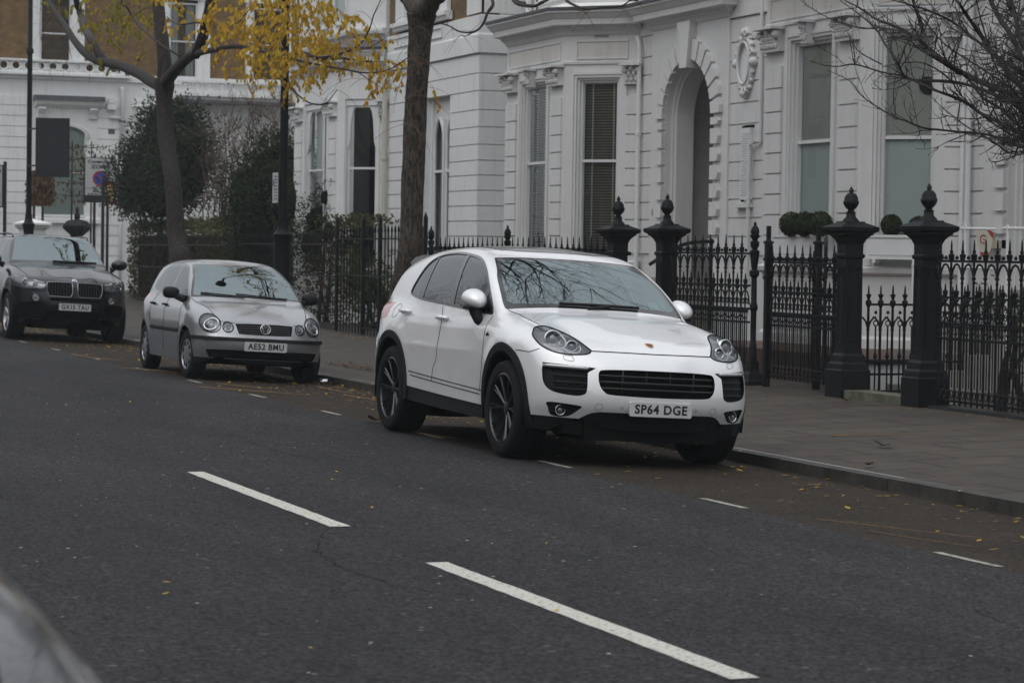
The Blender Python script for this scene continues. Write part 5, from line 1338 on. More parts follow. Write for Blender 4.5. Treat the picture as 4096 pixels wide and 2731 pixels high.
for q in ((-48.6, -45.6, 5.72, 5.745), (-48.6, -45.6, 5.90, 5.925), (-45.625, -45.6, 5.745, 5.90)): frB.box(mb, q[0], q[1], .05, .085, q[2], q[3])
mb.build('apron_panel', M['stuccob'], hB)
mb = MB(); frB.box(mb, -49.2, -43.6, -.3, -.02, 6.0, 9.5); mb.build('upper_wall', M['brick'], hB)
mb = MB()
for i in range(8):
    z = 6.02+i*.36; w_ = .95 if i % 2 else .70
    frB.box(mb, -43.6-w_, -43.57, -.05, .03, z+.012, z+.348); frR.box(mb, 0.03, .86, -.03, .03, z+.012, z+.348)
mb.build('quoin', M['stuccob'], hB)
mb = MB(); sweep(mb, [(-48.6, YB_), (-45.2, YB_)], [(0, 6.04), (.10, 6.04), (.12, 6.10), (.16, 6.12), (.16, 6.20), (0, 6.21)]); frB.box(mb, -48.5, -47.95, 0, .08, 6.2, 9); frB.box(mb, -45.75, -45.3, 0, .08, 6.2, 9); mb.build('window_surround', M['stuccob'], hB)
sash(frB, hB, -47.95, -45.75, 6.2, 9.0, 7.5, 'curtain', depth=-.02)
# pointed twin light window
mb = MB(); wc = (WX0+WX1)/2
def lancet(cx, hw, zs, n=8):
    out = []; R_ = hw*2.2; 
    for k in range(n+1): a = math.acos((R_-hw)/R_)*k/n; out.append((cx+hw-R_+R_*math.cos(a), zs+R_*math.sin(a)))
    l = [(2*cx-u, v) for u, v in out][::-1]; return out+l[1:] if False else (l[::-1][:-1], out)
for c in (wc-.36, wc+.36):
    lft, rgt = lancet(c, .27, 3.75); topz = rgt[-1][1]
    for pts, sg in ((rgt, 1), ([(2*c-u, v) for u, v in rgt], -1)):
        e = c+sg*.36
        for k in range(len(pts)-1): mb.quad(frB.p(pts[k][0], -.16, pts[k][1]), frB.p(e, -.16, pts[k][1]), frB.p(e, -.16, pts[k+1][1]), frB.p(pts[k+1][0], -.16, pts[k+1][1]))
        mb.tube([frB.p(u, -.15, v) for u, v in [(c+sg*.27, 1.6), (c+sg*.27, 2.8)]+pts], .032, 6)
    mb.quad(frB.p(c-.36, -.16, topz), frB.p(c+.36, -.16, topz), frB.p(c+.36, -.16, 4.63), frB.p(c-.36, -.16, 4.63))
frB.box(mb, wc-.035, wc+.035, -.19, -.10, 1.5, 4.2); frB.box(mb, WX0, WX0+.10, -.2, -.10, 1.5, 4.62); frB.box(mb, WX1-.10, WX1, -.2, -.10, 1.5, 4.62); frB.box(mb, WX0, WX1, -.2, -.13, 3.18, 3.23)
wB = mb.build('window', M['joinery'], hB)
g = MB(); g.poly([frB.p(WX0, -.2, 1.5), frB.p(WX1, -.2, 1.5), frB.p(WX1, -.2, 4.62), frB.p(WX0, -.2, 4.62)]); g.build('pane', M['window_glass'], wB)
g = MB()
for i in range(16):
    a = WX0+i*.1; g.quad(frB.p(a, -.3+.02*math.sin(i*2), 1.5), frB.p(a+.1, -.3+.02*math.sin((i+1)*2), 1.5), frB.p(a+.1, -.3+.02*math.sin((i+1)*2), 4.6), frB.p(a, -.3+.02*math.sin(i*2), 4.6))
g.build('curtain', M['curtain'], wB)
downpipe(hB, -49.0, 15.38, 0, 5.25, r=.055, m='pipecream') if False else None
M['pipecream'] = mat('pipecream', (.50, .49, .42), .5, var=.08)
downpipe(hB, -49.0, 15.38, 0, 5.22, r=.055, m='pipecream')
# bay with ogee heads
bp = [(-54.11, 15.5), (-53.3, 14.69), (-50.01, 14.69), (-49.2, 15.5)]
mb = MB(); sweep(mb, bp, [(-.2, -.1), (0, -.1), (0, 1.2), (-.2, 1.2)]); sweep(mb, bp, [(-.2, 4.62), (0, 4.62), (0, 5.4), (-.2, 5.4)])
frb = Fr(bp[1], 0); frc = Fr(bp[2], math.pi/4); Lf, Lc = 3.29, 1.1455
def ogee(u0, u1, zt, fr, mb, d):
    # lintel boards with curved lower corners
    w = (u1-u0)/2; c = (u0+u1)/2; pr = [(0, 0), (.50, 0), (.62, -.07), (.72, -.24), (.77, -.48), (.80, -.68), (.88, -.80), (1.0, -.86)]
    for sg in (1, -1):
        q = [(c+sg*w*a, zt+b) for a, b in pr]+[(c+sg*w, zt+.25), (c, zt+.25)]
        mb.prism(q, lambda u, v, dd: fr.p(u, dd, v), d-.05, d)
for fr, L_, ops in ((frb, Lf, [(.90, 2.35)]), (frc, Lc, [(.20, .90)])):
    cur_ = 0
    for a, b in ops: fr.box(mb, cur_, a, -.2, 0, 1.2, 4.62); cur_ = b
    fr.box(mb, cur_, L_, -.2, 0, 1.2, 4.62)
mb.build('bay_wall', M['stuccob'], hB)
for fr, ops in ((frb, [(.90, 2.35)]), (frc, [(.20, .90)])):
    for a, b in ops:
        w_ = sash(fr, hB, a, b, 1.25, 4.66, 3.34, 'dark' if fr is frc else 'curtain', depth=-.10); o_ = MB(); ogee(a, b, 4.58, fr, o_, -.03); fixn(o_.build('shaped_pelmet', M['joinery'], w_))
        pm = MB()
        for k in (0, 1): e = .07*k; dd = .03-.015*k; fr.box(pm, a-.09+e*.5, a-.02+e*.3, 0, dd, 1.2, 4.75); fr.box(pm, b+.02, b+.09, 0, dd, 1.2, 4.75); fr.box(pm, a-.09, b+.09, 0, dd, 4.75, 4.83)
        pm.build('architrave', M['stuccob'], hB)
rc = MB()
for a, b in ((.06, .60), (2.66, 3.20)): courses(frb, rc, a, b, 0, COUR)
courses(frc, rc, 1.0, 1.13, 0, COUR); rc.build('rusticated_pier', M['stuccob'], hB)
cp = MB()
for a, b in ((.06, .60), (2.66, 3.20)): capital(frb, cp, a, b, 4.42, 4.72, .03)
capital(frc, cp, .98, 1.14, 4.42, 4.72, .03); sharp(cp.build('capital', M['stuccob'], hB), 50)
cb = MB(); sweep(cb, bp, [(d*.8, z+.08) for d, z in CORN]); c_ = cb.build('cornice', M['stuccob'], hB)
cb = MB(); sweep(cb, bp, [(0, 5.74), (.32, 5.74), (.33, 5.78), (0, 5.95)]); cb.build('lead_flashing', M['lead'], c_)
ub = MB(); sweep(ub, [(-54.0, 15.5), (-53.2, 15.0), (-49.9, 15.0), (-49.35, 15.5)], [(-.2, 5.9), (0, 5.9), (0, 6.06), (.12, 6.08), (.14, 6.14), (.14, 6.19), (0, 6.2), (0, 9.5), (-.2, 9.5)]); ub.build('upper_bay', M['stuccob'], hB)
fru = Fr((-53.2, 15.0), 0)
sash(fru, hB, .5, 1.4, 6.35, 9, 7.6, 'dark', depth=.03, name='upper_window'); sash(fru, hB, 1.9, 2.8, 6.35, 9, 7.6, 'dark', depth=.03, name='upper_window')
mb = MB(); mb.box(-54.11, -54.0, 15.5, 22, -.1, 9.5); mb.build('side_wall', M['stuccob'], hB)

# block across the side street, seen face on
XC = -84.0; hC = empty('terraced_house', (XC, 18, 0), 'yellow brick house with white ground floor and pierced parapets across the side street', 'house')
frCc = Fr((XC, 0), math.pi/2)      # u = world y, d = +x
CS = [2.71, 3.06, 3.41, 3.78, 4.13, 4.50, 4.88, 5.23, 5.58, 5.93, 6.27, 6.61]
WG = (14.55, 15.98)
mb = MB(); frCc.box(mb, 12.9, WG[0], -.4, 0, -.1, 7.25); frCc.box(mb, WG[1], 24, -.4, 0, -.1, 7.25); frCc.box(mb, WG[0], WG[1], -.4, 0, -.1, 2.6); frCc.box(mb, WG[0], WG[1], -.4, 0, 5.85, 7.25); mb.build('ground_wall', M['stuccoc'], hC)
rc = MB(); ZC = [1.0, 1.35, 1.69, 2.03, 2.37]+CS
courses(frCc, rc, 12.9, 14.18, 0, ZC, g=.035, dep=.04); courses(frCc, rc, 16.35, 17.2, 0, ZC, g=.035, dep=.04); courses(frCc, rc, 17.5, 22.7, 0, ZC, g=.035, dep=.04); rc.build('rustication', M['stuccoc'], hC)
mb = MB(); uu = [12.9, 14.40, 15.43, 18.74, 19.70, 21.62, 22.68, 24]
for k in range(7):
    if k % 2 == 0: frCc.box(mb, uu[k], uu[k+1], -.3, -.02, 7.25, 13)
    else: frCc.box(mb, uu[k], uu[k+1], -.3, -.02, 10.0, 13)
mb.build('upper_wall', M['brickc'], hC)
mb = MB()
frCc.box(mb, 12.9, 23.8, 0, .10, 7.16, 7.30); frCc.box(mb, 12.9, 17.4, 0, .30, 7.28, 7.36); frCc.box(mb, 17.4, 23.0, 0, .08, 7.26, 7.40); frCc.box(mb, 18.8, 22.8, 0, .95, 6.74, 6.86); frCc.box(mb, 18.8, 22.8, 0, .8, 6.62, 6.74); mb.build('string_course', M['stuccoc'], hC)
def parapet(u0, u1, z0, z1, d):
    mb = MB(); h = z1-z0; frCc.box(mb, u0, u1, d, d+.14, z0, z0+.06); frCc.box(mb, u0-.03, u1+.03, d-.03, d+.17, z1-.07, z1)
    n = int((u1-u0)/.40); s_ = (u1-u0)/n; zc = (z0+z1)/2; r = min(s_*.40, (h-.13)/2)
    for k in range(n):
        c = u0+s_*(k+.5)
        mb.tube([frCc.p(c+r*.93*math.cos(a), d+.07, zc+r*.93*math.sin(a)) for a in np.linspace(0, 2*math.pi, 17)], .032, 6, cap=False)
        mb.tube([frCc.p(c+s_/2, d+.07, z0+.04), frCc.p(c+s_/2, d+.07, z1-.05)], .028, 5)
        mb.tube([frCc.p(c+s_/2-.08, d+.07, z0+.06), frCc.p(c+s_/2, d+.07, zc), frCc.p(c+s_/2+.08, d+.07, z0+.06)], .018, 5); mb.tube([frCc.p(c+s_/2-.08, d+.07, z1-.06), frCc.p(c+s_/2, d+.07, zc), frCc.p(c+s_/2+.08, d+.07, z1-.06)], .018, 5)
    return mb.build('parapet', M['stuccoc'], hC)
parapet(13.0, 17.05, 7.36, 7.80, .05); parapet(18.9, 22.7, 6.86, 7.25, .78)
mb = MB(); frCc.box(mb, 12.7, 13.0, 0, .3, 7.3, 7.86); frCc.box(mb, 17.05, 17.2, 0, .25, 7.3, 7.7); mb.build('parapet_pier', M['stuccoc'], hC)
mb = MB(); frCc.box(mb, 18.75, 22.9, 0, .95, 6.52, 6.62); frCc.box(mb, 14.19, 16.52, 0, .42, 6.46, 6.62); mb.build('lead_flashing', M['lead'], hC)
mb = MB(); sweep(mb, [(XC, 14.25), (XC, 16.46)], [(0, 6.22), (.10, 6.25), (.30, 6.34), (.36, 6.46), (0, 6.46)])
for a in (14.34, 16.05): sweep(mb, [(XC+.0, a), (XC+.0, a+.24)], [(0, 5.86), (.10, 5.90), (.14, 6.02), (.30, 6.18), (.30, 6.24), (0, 6.24)])
mb.build('window_hood', M['stuccoc'], hC)
mb = MB(); c_ = (WG[0]+WG[1])/2; q = [(c_+.71*math.cos(a), 5.30+.35*math.sin(a)) for a in np.linspace(0, math.pi, 13)]
for k in range(12): mb.quad(frCc.p(q[k][0], -.001, q[k][1]), frCc.p(q[k+1][0], -.001, q[k+1][1]), frCc.p(q[k+1][0], -.001, 5.86), frCc.p(q[k][0], -.001, 5.86))
for rr in (1.02, 1.16): mb.tube([frCc.p(c_+.71*rr*math.cos(a), .02, 5.30+.35*rr*math.sin(a)) for a in np.linspace(-.1, math.pi+.1, 15)], .035, 6)
frCc.box(mb, WG[0]-.35, WG[1]+.45, 0, .16, 2.42, 2.56); mb.build('window_arch', M['stuccoc'], hC)
sash(frCc, hC, WG[0], WG[1], 2.62, 5.7, 4.1, 'dark', depth=-.10); mb = MB(); frCc.box(mb, WG[0]+.05, WG[1]-.05, -.16, -.14, 2.7, 5.65); mb.build('roller_blind', mat('greenblind', (.34, .40, .36), .6), hC)
for (a, b, z0, zm, z1, fl) in ((14.40, 15.43, 7.45, 8.68, 9.9, 'dark'), (18.74, 19.70, 7.36, 8.60, 9.9, 'curtain'), (21.62, 22.68, 7.36, 8.6, 9.85, 'dark')):
    mb = MB(); frCc.box(mb, a-.24, a, -.05, .07, 7.3, 12); frCc.box(mb, b, b+.44 if b < 22 else b+.30, -.05, .07, 7.3, 12); frCc.box(mb, a-.12, a-.04, .07, .11, 7.3, 12); frCc.box(mb, b+.10, b+.18, .07, .11, 7.3, 12); frCc.box(mb, a-.3, b+.45, 0, .16, 10.0, 10.2)
    mb.build('window_surround', M['stuccoc'], hC); sash(frCc, hC, a, b, z0, z1, zm, fl, depth=-.02, name='upper_window')
mb = MB(); mb.tube([frCc.p(17.15, .12, 4.7), frCc.p(17.15, .12, 6.9), frCc.p(17.10, .12, 7.0)], .075, 9); mb.tube([frCc.p(17.13, .12, 5.95), frCc.p(16.72, .14, 5.97)], .05, 8); mb.tube([frCc.p(17.4, .3, 6.32), frCc.p(18.1, .25, 6.42), frCc.p(18.8, .2, 6.45)], .05, 7); mb.tube([frCc.p(17.13, .1, 0), frCc.p(17.13, .1, 4.7)], .05, 8)
mb.build('downpipe', M['joinery'], hC, True)
mb = MB(); frCc.box(mb, 16.62, 16.92, .05, .3, 6.22, 6.42); frCc.box(mb, 16.66, 16.84, .05, .28, 6.44, 6.6); mb.build('security_camera', M['joinery'], hC)
mb = MB(); frCc.box(mb, 16.70, 16.92, .04, .05, 5.42, 5.58); mb.build('air_brick', M['lead'], hC)
mb = MB(); frCc.box(mb, 23.25, 23.7, -.2, .06, 7.3, 13); mb.build('quoin', M['stuccoc'], hC)
mb = MB(); mb.box(XC-8, XC-.4, 12.9, 24, -.1, 12); mb.build('side_wall', M['brick'], hC)
hD = empty('terraced_house', (-88, 25, 0), 'white rendered house rising beyond the yellow brick block', 'house'); mb = MB(); mb.box(-80, -66, 24.2, 30, -.1, 14); mb.build('wall', M['stuccob'], hD)
mb = MB()
for k in range(4): mb.box(-79+k*3.2, -77.6+k*3.2, 24.16, 24.19, 8, 10.5)
mb.build('window', M['gloss_black'], hD)
# the terrace across the road, behind the camera: shades the street and is mirrored in glass and paint
def opposite(x0, w, h, m, lab, nw):
    h *= .86
    r = empty('terraced_house', (x0, -12, 0), lab, 'house', 'houses on the near side of the street'); mb = MB(); mb.box(x0, x0+w, -20, -12, 0, h); mb.build('wall', m, r)
    for k in range(nw):
        for j in range(int(h/3.4)):
            u = x0+w*(k+.5)/nw; z = 1.2+j*3.3; mb = MB(); mb.box(u-.65, u+.65, -11.99, -11.9, z-.05, z+2.25); f = mb.build('window', M['joinery'], r); mb = MB(); mb.box(u-.52, u+.52, -11.9, -11.88, z+.1, z+2.1); mb.build('pane', M['gloss_black'], f)
    mb = MB(); mb.box(x0, x0+w, -12.0, -11.5, h, h+.4); mb.build('cornice', M['stuccoc'], r)
M['redbrick'] = brickmat('redbrick', (.13, .045, .03), (.10, .035, .025), (.09, .07, .06), 'x')
xx = -110.0
for k in range(9):
    w = [16, 14, 17][k % 3]; opposite(xx, w-.05, [9.5, 11.5, 10.4][k % 3], M['redbrick'] if k % 3 != 1 else M['stuccoc'], 'brick or stucco terraced house on the camera side of the street', 5); xx += w
# ------------------------------------------------------------------ railings, piers, gates
IR = M['black_iron']
M['plinth'] = mat('plinth', (.020, .021, .022), .5, var=.3, vscale=4, bump=.3)
def copies(proto, name, parent, locs, rz=0.0):
    for k, l in enumerate(locs):
        o = proto if k == 0 else proto.copy()
        if k: COL.objects.link(o)
        o.parent = parent; o.location = l; o.rotation_euler = (0, 0, rz); o.name = name
def knob(mb, c, r): mb.lathe([(.001, -r), (r*.8, -r*.6), (r, 0), (r*.75, r*.6), (.001, r*1.3)], c=c, seg=7)
def ornate_unit(z0=.14, H=1.8, s=.228, low=True):
    # one bay of the cast pattern: a main bar, the half bar beside it, arches and bosses; x along the fence
    mb = MB(); k = (H-z0)/(1.8-.14); Z = lambda z: z0+(z-.14)*k
    mb.tube([(0, 0, Z(.16)), (0, 0, Z(1.62))], .0125, 6, cap=False)
    mb.lathe([(.010, Z(1.60)), (.026, Z(1.635)), (.034, Z(1.685)), (.014, Z(1.70)), (.020, Z(1.715)), (.011, Z(1.74)), (.009, Z(1.80)), (.003, Z(1.84))], seg=8)
    knob(mb, (s/2, 0, Z(1.655)), .020)
    for c, r in ((Z(1.45), .024), (Z(1.40), .018), (Z(1.49), .018), (Z(1.30), .016), (Z(.90), .022), (Z(.30), .022)): knob(mb, (0, 0, c), r)
    # hanging arch between the main bars and the boss at its spring
    for sg in (1, -1): mb.tube([(sg*s/2*math.sin(a)*1.0, 0, Z(1.44)+.145*math.cos(a)*0+.14*(1-abs(1-a/(math.pi/2)))) for a in ()] or [(0, 0, Z(1.45)), (sg*s*.12, 0, Z(1.52)), (sg*s*.30, 0, Z(1.575)), (sg*s*.5, 0, Z(1.59))], .012, 5)
    # second tier, half bars
    for u in ((s/2,) if low else ()):
        mb.tube([(u, 0, Z(.16)), (u, 0, Z(1.26))], .010, 6, cap=False)
        mb.lathe([(.010, Z(1.25)), (.024, Z(1.275)), (.030, Z(1.315)), (.011, Z(1.33)), (.008, Z(1.375)), (.002, Z(1.40))], c=(u, 0, 0), seg=7)
        for c, r in ((Z(1.10), .020), (Z(.88), .020), (Z(.95), .016), (Z(.30), .020)): knob(mb, (u, 0, c), r)
    for sg in (1, -1):
        mb.tube([(s/2+sg*s*.5, 0, Z(1.03)), (s/2+sg*s*.42, 0, Z(1.12)), (s/2+sg*s*.24, 0, Z(1.18)), (s/2, 0, Z(1.20))], .010, 5)
        mb.tube([(s/2, 0, Z(1.20)), (s/2+sg*.05, 0, Z(1.235))], .010, 5)
    # pierced bosses
    mb.tube([(s*.25+.028*math.cos(a), 0, Z(1.07)+.032*math.sin(a)) for a in np.linspace(0, 6.283, 9)], .008, 4, cap=False)
    mb.tube([(s*.75+.028*math.cos(a), 0, Z(1.07)+.032*math.sin(a)) for a in np.linspace(0, 6.283, 9)], .008, 4, cap=False)
    mb.tube([(s*.25+.034*math.cos(a), 0, Z(.27)+.04*math.sin(a)) for a in np.linspace(0, 6.283, 9)], .008, 4, cap=False)
    mb.tube([(s*.75+.034*math.cos(a), 0, Z(.27)+.04*math.sin(a)) for a in np.linspace(0, 6.283, 9)], .008, 4, cap=False)
    for u in (s*.25, s*.75):
        mb.tube([(u, 0, Z(.34)), (u, 0, Z(.98))], .007, 5, cap=False)
        mb.lathe([(.006, Z(.93)), (.018, Z(.95)), (.006, Z(1.0))], c=(u, 0, 0), seg=6)
    return mb
def rails(p0, p1, zs, parent, name='rail', hw=.018, hh=.012):
    a, b = Vector(p0), Vector(p1); d = (b-a).normalized(); n = Vector((-d.y, d.x, 0))
    for z in zs:
        mb = MB(); q = [a-n*hw, b-n*hw, b+n*hw, a+n*hw]; mb.v = [(p.x, p.y, z-hh) for p in q]+[(p.x, p.y, z+hh) for p in q]
        mb.f = [(0, 3, 2, 1), (4, 5, 6, 7), (0, 1, 5, 4), (1, 2, 6, 5), (2, 3, 7, 6), (3, 0, 4, 7)]; mb.build(name, IR, parent)
PROTO = {}
def ornate_fence(p0, p1, label, group=None, z0=.14, H=1.80, s=.228, plinth=True, name='iron_railing', zr=(1.62, 1.25, .985, .83, .20)):
    a, b = Vector((*p0, 0)), Vector((*p1, 0)); L_ = (b-a).length; n = max(1, round(L_/s)); ss = L_/n; ang = math.atan2(b.y-a.y, b.x-a.x)
    root = empty(name, (a.x, a.y, 0), label, 'railing', group)
    key = (round(z0, 2), round(H, 2))
    mb = ornate_unit(z0, H, s)
    pr = mb.build('baluster', IR, root, world=False); dd = (b-a)/n
    copies(pr, 'baluster', root, [tuple(dd*k) for k in range(n)], ang)
    k_ = (H-z0)/(1.8-.14); rails(a, b, [z0+(z-.14)*k_ for z in zr], root)
    if plinth:
        mb = MB(); d = (b-a).normalized(); nn = Vector((-d.y, d.x, 0))
        for hw, za, zb_ in ((.16, 0, z0-.06), (.12, z0-.06, z0)):
            q = [a-nn*hw, b-nn*hw, b+nn*hw, a+nn*hw]; m_ = len(mb.v); mb.v += [(p.x, p.y, za) for p in q]+[(p.x, p.y, zb_) for p in q]; mb.f += [tuple(m_+i for i in f) for f in ((0, 3, 2, 1), (4, 5, 6, 7), (0, 1, 5, 4), (1, 2, 6, 5), (2, 3, 7, 6), (3, 0, 4, 7))]
        mb.build('plinth', M['plinth'], root)
    return root
def pier(x, y, label, h=1.0):
    root = empty('gate_pier', (x, y, .05), label, 'gate pier', 'cast iron gate piers')
    mb = MB(); mb.sqlathe([(.185, 0), (.185, .36), (.17, .375), (.165, .43), (.145, .455), (.14, .52), (.115, .55), (.112, .60)]); o = mb.build('base', IR, root, world=False)
    mb = MB(); mb.sqlathe([(.108, .60), (.104, 1.60), (.120, 1.61), (.122, 1.64), (.106, 1.655), (.106, 1.70)]); sh = mb.build('shaft', IR, root, world=False)
    pn = MB()
    for s_ in (0, 1, 2, 3):
        T = Matrix.Rotation(s_*math.pi/2, 4, 'Z'); q = MB(); q.box(-.07, -.06, -.112, -.104, .70, 1.52); q.box(.06, .07, -.112, -.104, .70, 1.52); q.box(-.07, .07, -.112, -.104, 1.50, 1.51); q.tube([(.06*math.cos(a), -.108, .70-.03*math.sin(a)) for a in np.linspace(0, math.pi, 8)], .006, 5); q.tube([(.05*math.cos(a), -.108, 1.50-.10*math.sin(a)) for a in np.linspace(0, math.pi, 8)], .006, 5); q.box(-.10, -.03, -.188, -.180, .27, .32); q.xf(T); pn.add(q.v, q.f)
    pn.build('panel_moulding', IR, sh, world=False)
    mb = MB(); mb.sqlathe([(.106, 1.70), (.108, 1.76), (.13, 1.81), (.165, 1.85), (.19, 1.865), (.19, 1.88), (.222, 1.895), (.232, 1.91), (.236, 1.945), (.12, 1.995), (.115, 2.01)]); mb.build('cap', IR, root, world=False)
    mb = MB(); mb.lathe([(.10, 2.0), (.085, 2.03), (.055, 2.06), (.050, 2.10), (.058, 2.11), (.035, 2.125), (.038, 2.14), (.065, 2.165), (.084, 2.20), (.088, 2.215), (.088, 2.23), (.080, 2.24), (.074, 2.28), (.05, 2.315), (.02, 2.33), (.018, 2.335), (.030, 2.345), (.025, 2.36), (.002, 2.40)], seg=20)
    o = mb.build('finial', IR, root, True, world=False); sharp(o, 40); return root
def standard(x, y, label, h=1.0, z=.1, name='railing_standard'):
    # slender post topped by an acorn
    root = empty(name, (x, y, z), label, 'post', 'acorn topped railing posts'); mb = MB()
    mb.sqlathe([(.12, 0), (.12, .06), (.10, .08), (.085, .14), (.06, .18), (.055, .30)])
    o = mb.build('base', IR, root, world=False); mb = MB()
    mb.lathe([(.05, .28), (.045, .5), (.036, .52), (.036, .9), (.05, .92), (.05, .97), (.036, 1.0), (.034, 1.30), (.06, 1.33), (.06, 1.38), (.035, 1.40), (.045, 1.48), (.05, 1.52), (.06, 1.60), (.062, 1.62), (.03, 1.64), (.052, 1.68), (.055, 1.73), (.03, 1.75), (.058, 1.80), (.062, 1.81), (.045, 1.82), (.052, 1.84), (.052, 1.87), (.034, 1.91), (.014, 1.925), (.022, 1.94), (.002, 1.98)], seg=14)
    o = mb.build('shaft', IR, root, True, world=False); sharp(o, 40); return root
FY = 13.28
pier(-23.28, FY, 'black cast iron gate pier with ball finial, rightmost of the four'); pier(-25.00, FY, 'black cast iron gate pier with ball finial, left of the tiled path')
pier(-30.03, FY, 'black cast iron gate pier with ball finial, in front of the arched porch'); pier(-31.67, FY, 'farthest cast iron gate pier, finial just above the white suv roof')
ornate_fence((-23.02, FY), (-19.2, FY), 'ornate black cast iron railing right of the last gate pier, ivy growing through it', 'ornate cast iron railings', H=1.82)
ornate_fence((-29.82, FY), (-27.55, FY), 'ornate black cast iron railing between the porch pier and the acorn topped post', 'ornate cast iron railings', H=1.88)
ornate_fence((-39.6, FY), (-31.95, FY), 'ornate black cast iron railing behind the roof of the white suv', 'ornate cast iron railings', H=1.86)
standard(-27.42, FY, 'acorn topped iron post between the two ornate railings near the open gate'); standard(-39.65, FY, 'acorn topped iron post right beside the near tree trunk'); standard(-36.0, FY, 'acorn topped iron post behind the roof of the white suv')
# gate leaves on plain posts
def gate_post(x, y, lab, H=1.95):
    r = empty('gate_post', (x, y, .09), lab, 'post', 'plain square gate posts'); mb = MB(); mb.box(-.035, .035, -.035, .035, 0, H-.2); mb.box(-.022, .022, -.022, .022, H-.2, H-.02)
    for z in (1.30, 1.52, 1.72): mb.box(-.05, .05, -.045, .045, z, z+.03)
    knob(mb, (0, 0, H-.22), .045); knob(mb, (-.05, 0, H-.22), .03); knob(mb, (.05, 0, H-.22), .03); mb.build('post', IR, r, world=False)
gate_post(-27.05, FY, 'plain iron post just right of the acorn topped post'); gate_post(-26.25, FY+.25, 'plain iron post left of the pier by the tiled path')
g1 = ornate_fence((-26.98, FY+.02), (-25.18, FY), 'black iron gate with dense bars between the plain posts', None, z0=.20, H=1.76, s=.20, plinth=False, name='iron_gate')
g2 = ornate_fence((-26.95, FY+.55), (-26.2, FY+.75), 'second leaf of the iron gate standing open behind the first', None, z0=.20, H=1.70, s=.18, plinth=False, name='iron_gate')
# low railing along the tiled path, and along the porch steps
def low_rail(p0, p1, lab, H, z0=.14, s=.155):
    a, b = Vector((*p0, 0)), Vector((*p1, 0)); L_ = (b-a).length; n = round(L_/s); root = empty('low_railing', (a.x, a.y, 0), lab, 'railing'); dd = (b-a)/n
    mb = MB(); mb.tube([(0, 0, z0), (0, 0, H-.22)], .017, 6); mb.lathe([(.012, H-.26), (.034, H-.22), (.036, H-.19), (.015, H-.16), (.034, H-.11), (.012, H-.10), (.009, H-.03), (.002, H)], seg=8)
    for c, r in ((H-.50, .022), (H-.56, .018), (.36, .02), (.42, .02)): knob(mb, (0, 0, c), r)
    for sg in (1, -1): mb.tube([(0, 0, H-.5), (sg*.03, 0, H-.41), (sg*.065, 0, H-.37), (sg*.095, 0, H-.36)], .011, 5)
    mb.tube([(.095+.028*math.cos(t), 0, H-.43+.03*math.sin(t)) for t in np.linspace(0, 6.28, 9)], .008, 4); mb.tube([(.095, 0, z0), (.095, 0, H-.46)], .010, 5); knob(mb, (.095, 0, H-.31), .02); mb.lathe([(.008, .52), (.028, .56), (.006, .62)], c=(.095, 0, 0), seg=6)
    pr = mb.build('baluster', IR, root, world=False); copies(pr, 'baluster', root, [tuple(dd*k) for k in range(n)], math.atan2(dd.y, dd.x)); rails(a, b, (H-.22, .50, .36, z0+.03), root)
    return root
low_rail((-25.05, 13.55), (-25.05, 16.0), 'low ornamental iron railing along the tiled path between the two right gate piers', 1.36)
def handrail(pts, lab):
    r = empty('handrail', pts[0], lab, 'handrail'); mb = MB(); mb.tube(spline(pts, 4), .026, 8); mb.build('rail', IR, r); mb = MB(); mb.tube([pts[-1], (pts[-1][0], pts[-1][1], .6)], .03, 8); mb.lathe([(.001, -.05), (.045, -.02), (.045, .02), (.001, .05)], c=pts[-1], seg=10); mb.build('rail_post', IR, r)
handrail([(-32.7, 14.2, 1.52), (-32.7, 14.6, 1.76), (-32.7, 14.85, 1.84), (-32.7, 15.15, 1.86)], 'curved black handrail rising beside the steps to the arched porch')
handrail([(-32.0, 13.6, 1.67), (-32.5, 13.6, 1.67), (-33.0, 13.6, 1.67)], 'short level black handrail beside the gate pier of number 14')
# plain spear railings farther along
def spear_fence(p0, p1, lab, H, s=.135, thick=(), z0=.12, rad=.0095):
    a, b = Vector((*p0, 0)), Vector((*p1, 0)); L_ = (b-a).length; n = round(L_/s); dd = (b-a)/n; root = empty('spear_railing', (a.x, a.y, 0), lab, 'railing', 'plain spear railings')
    mb = MB(); mb.tube([(0, 0, z0), (0, 0, H-.12)], rad, 5); mb.lathe([(rad, H-.20), (rad*1.5, H-.19), (rad*.9, H-.175), (rad*2.4, H-.11), (rad*1.7, H-.05), (.001, H)], seg=8, sc=(1, .7)); pr = mb.build('spear', IR, root, world=False)
    copies(pr, 'spear', root, [tuple(dd*k) for k in range(n)], math.atan2(dd.y, dd.x)); rails(a, b, (H-.25, z0+.12, (H+z0)*.5+.08), root, hw=.012, hh=.014)
    mb = MB(); m_ = 0
    d = dd.normalized(); nn = Vector((-d.y, d.x, 0))*.17; q = [a-nn, b-nn, b+nn, a+nn]; mb.v = [(p.x, p.y, 0) for p in q]+[(p.x, p.y, z0) for p in q]; mb.f = [(0, 3, 2, 1), (4, 5, 6, 7), (0, 1, 5, 4), (1, 2, 6, 5), (2, 3, 7, 6), (3, 0, 4, 7)]; mb.build('plinth', M['plinth'], root)
    for t in thick:
        p = a+(b-a)*t; mb = MB(); mb.box(p.x-.03, p.x+.03, p.y-.03, p.y+.03, 0, H+.10); mb.lathe([(.04, H+.10), (.001, H+.2)], c=(p.x, p.y, 0), seg=6); mb.build('stanchion', IR, root)
spear_fence((-46.4, 13.62), (-39.9, 13.30), 'plain black spear railing just left of the near tree', 2.12, s=.235, rad=.0135, thick=(.02, .33, .52, .75, .98))
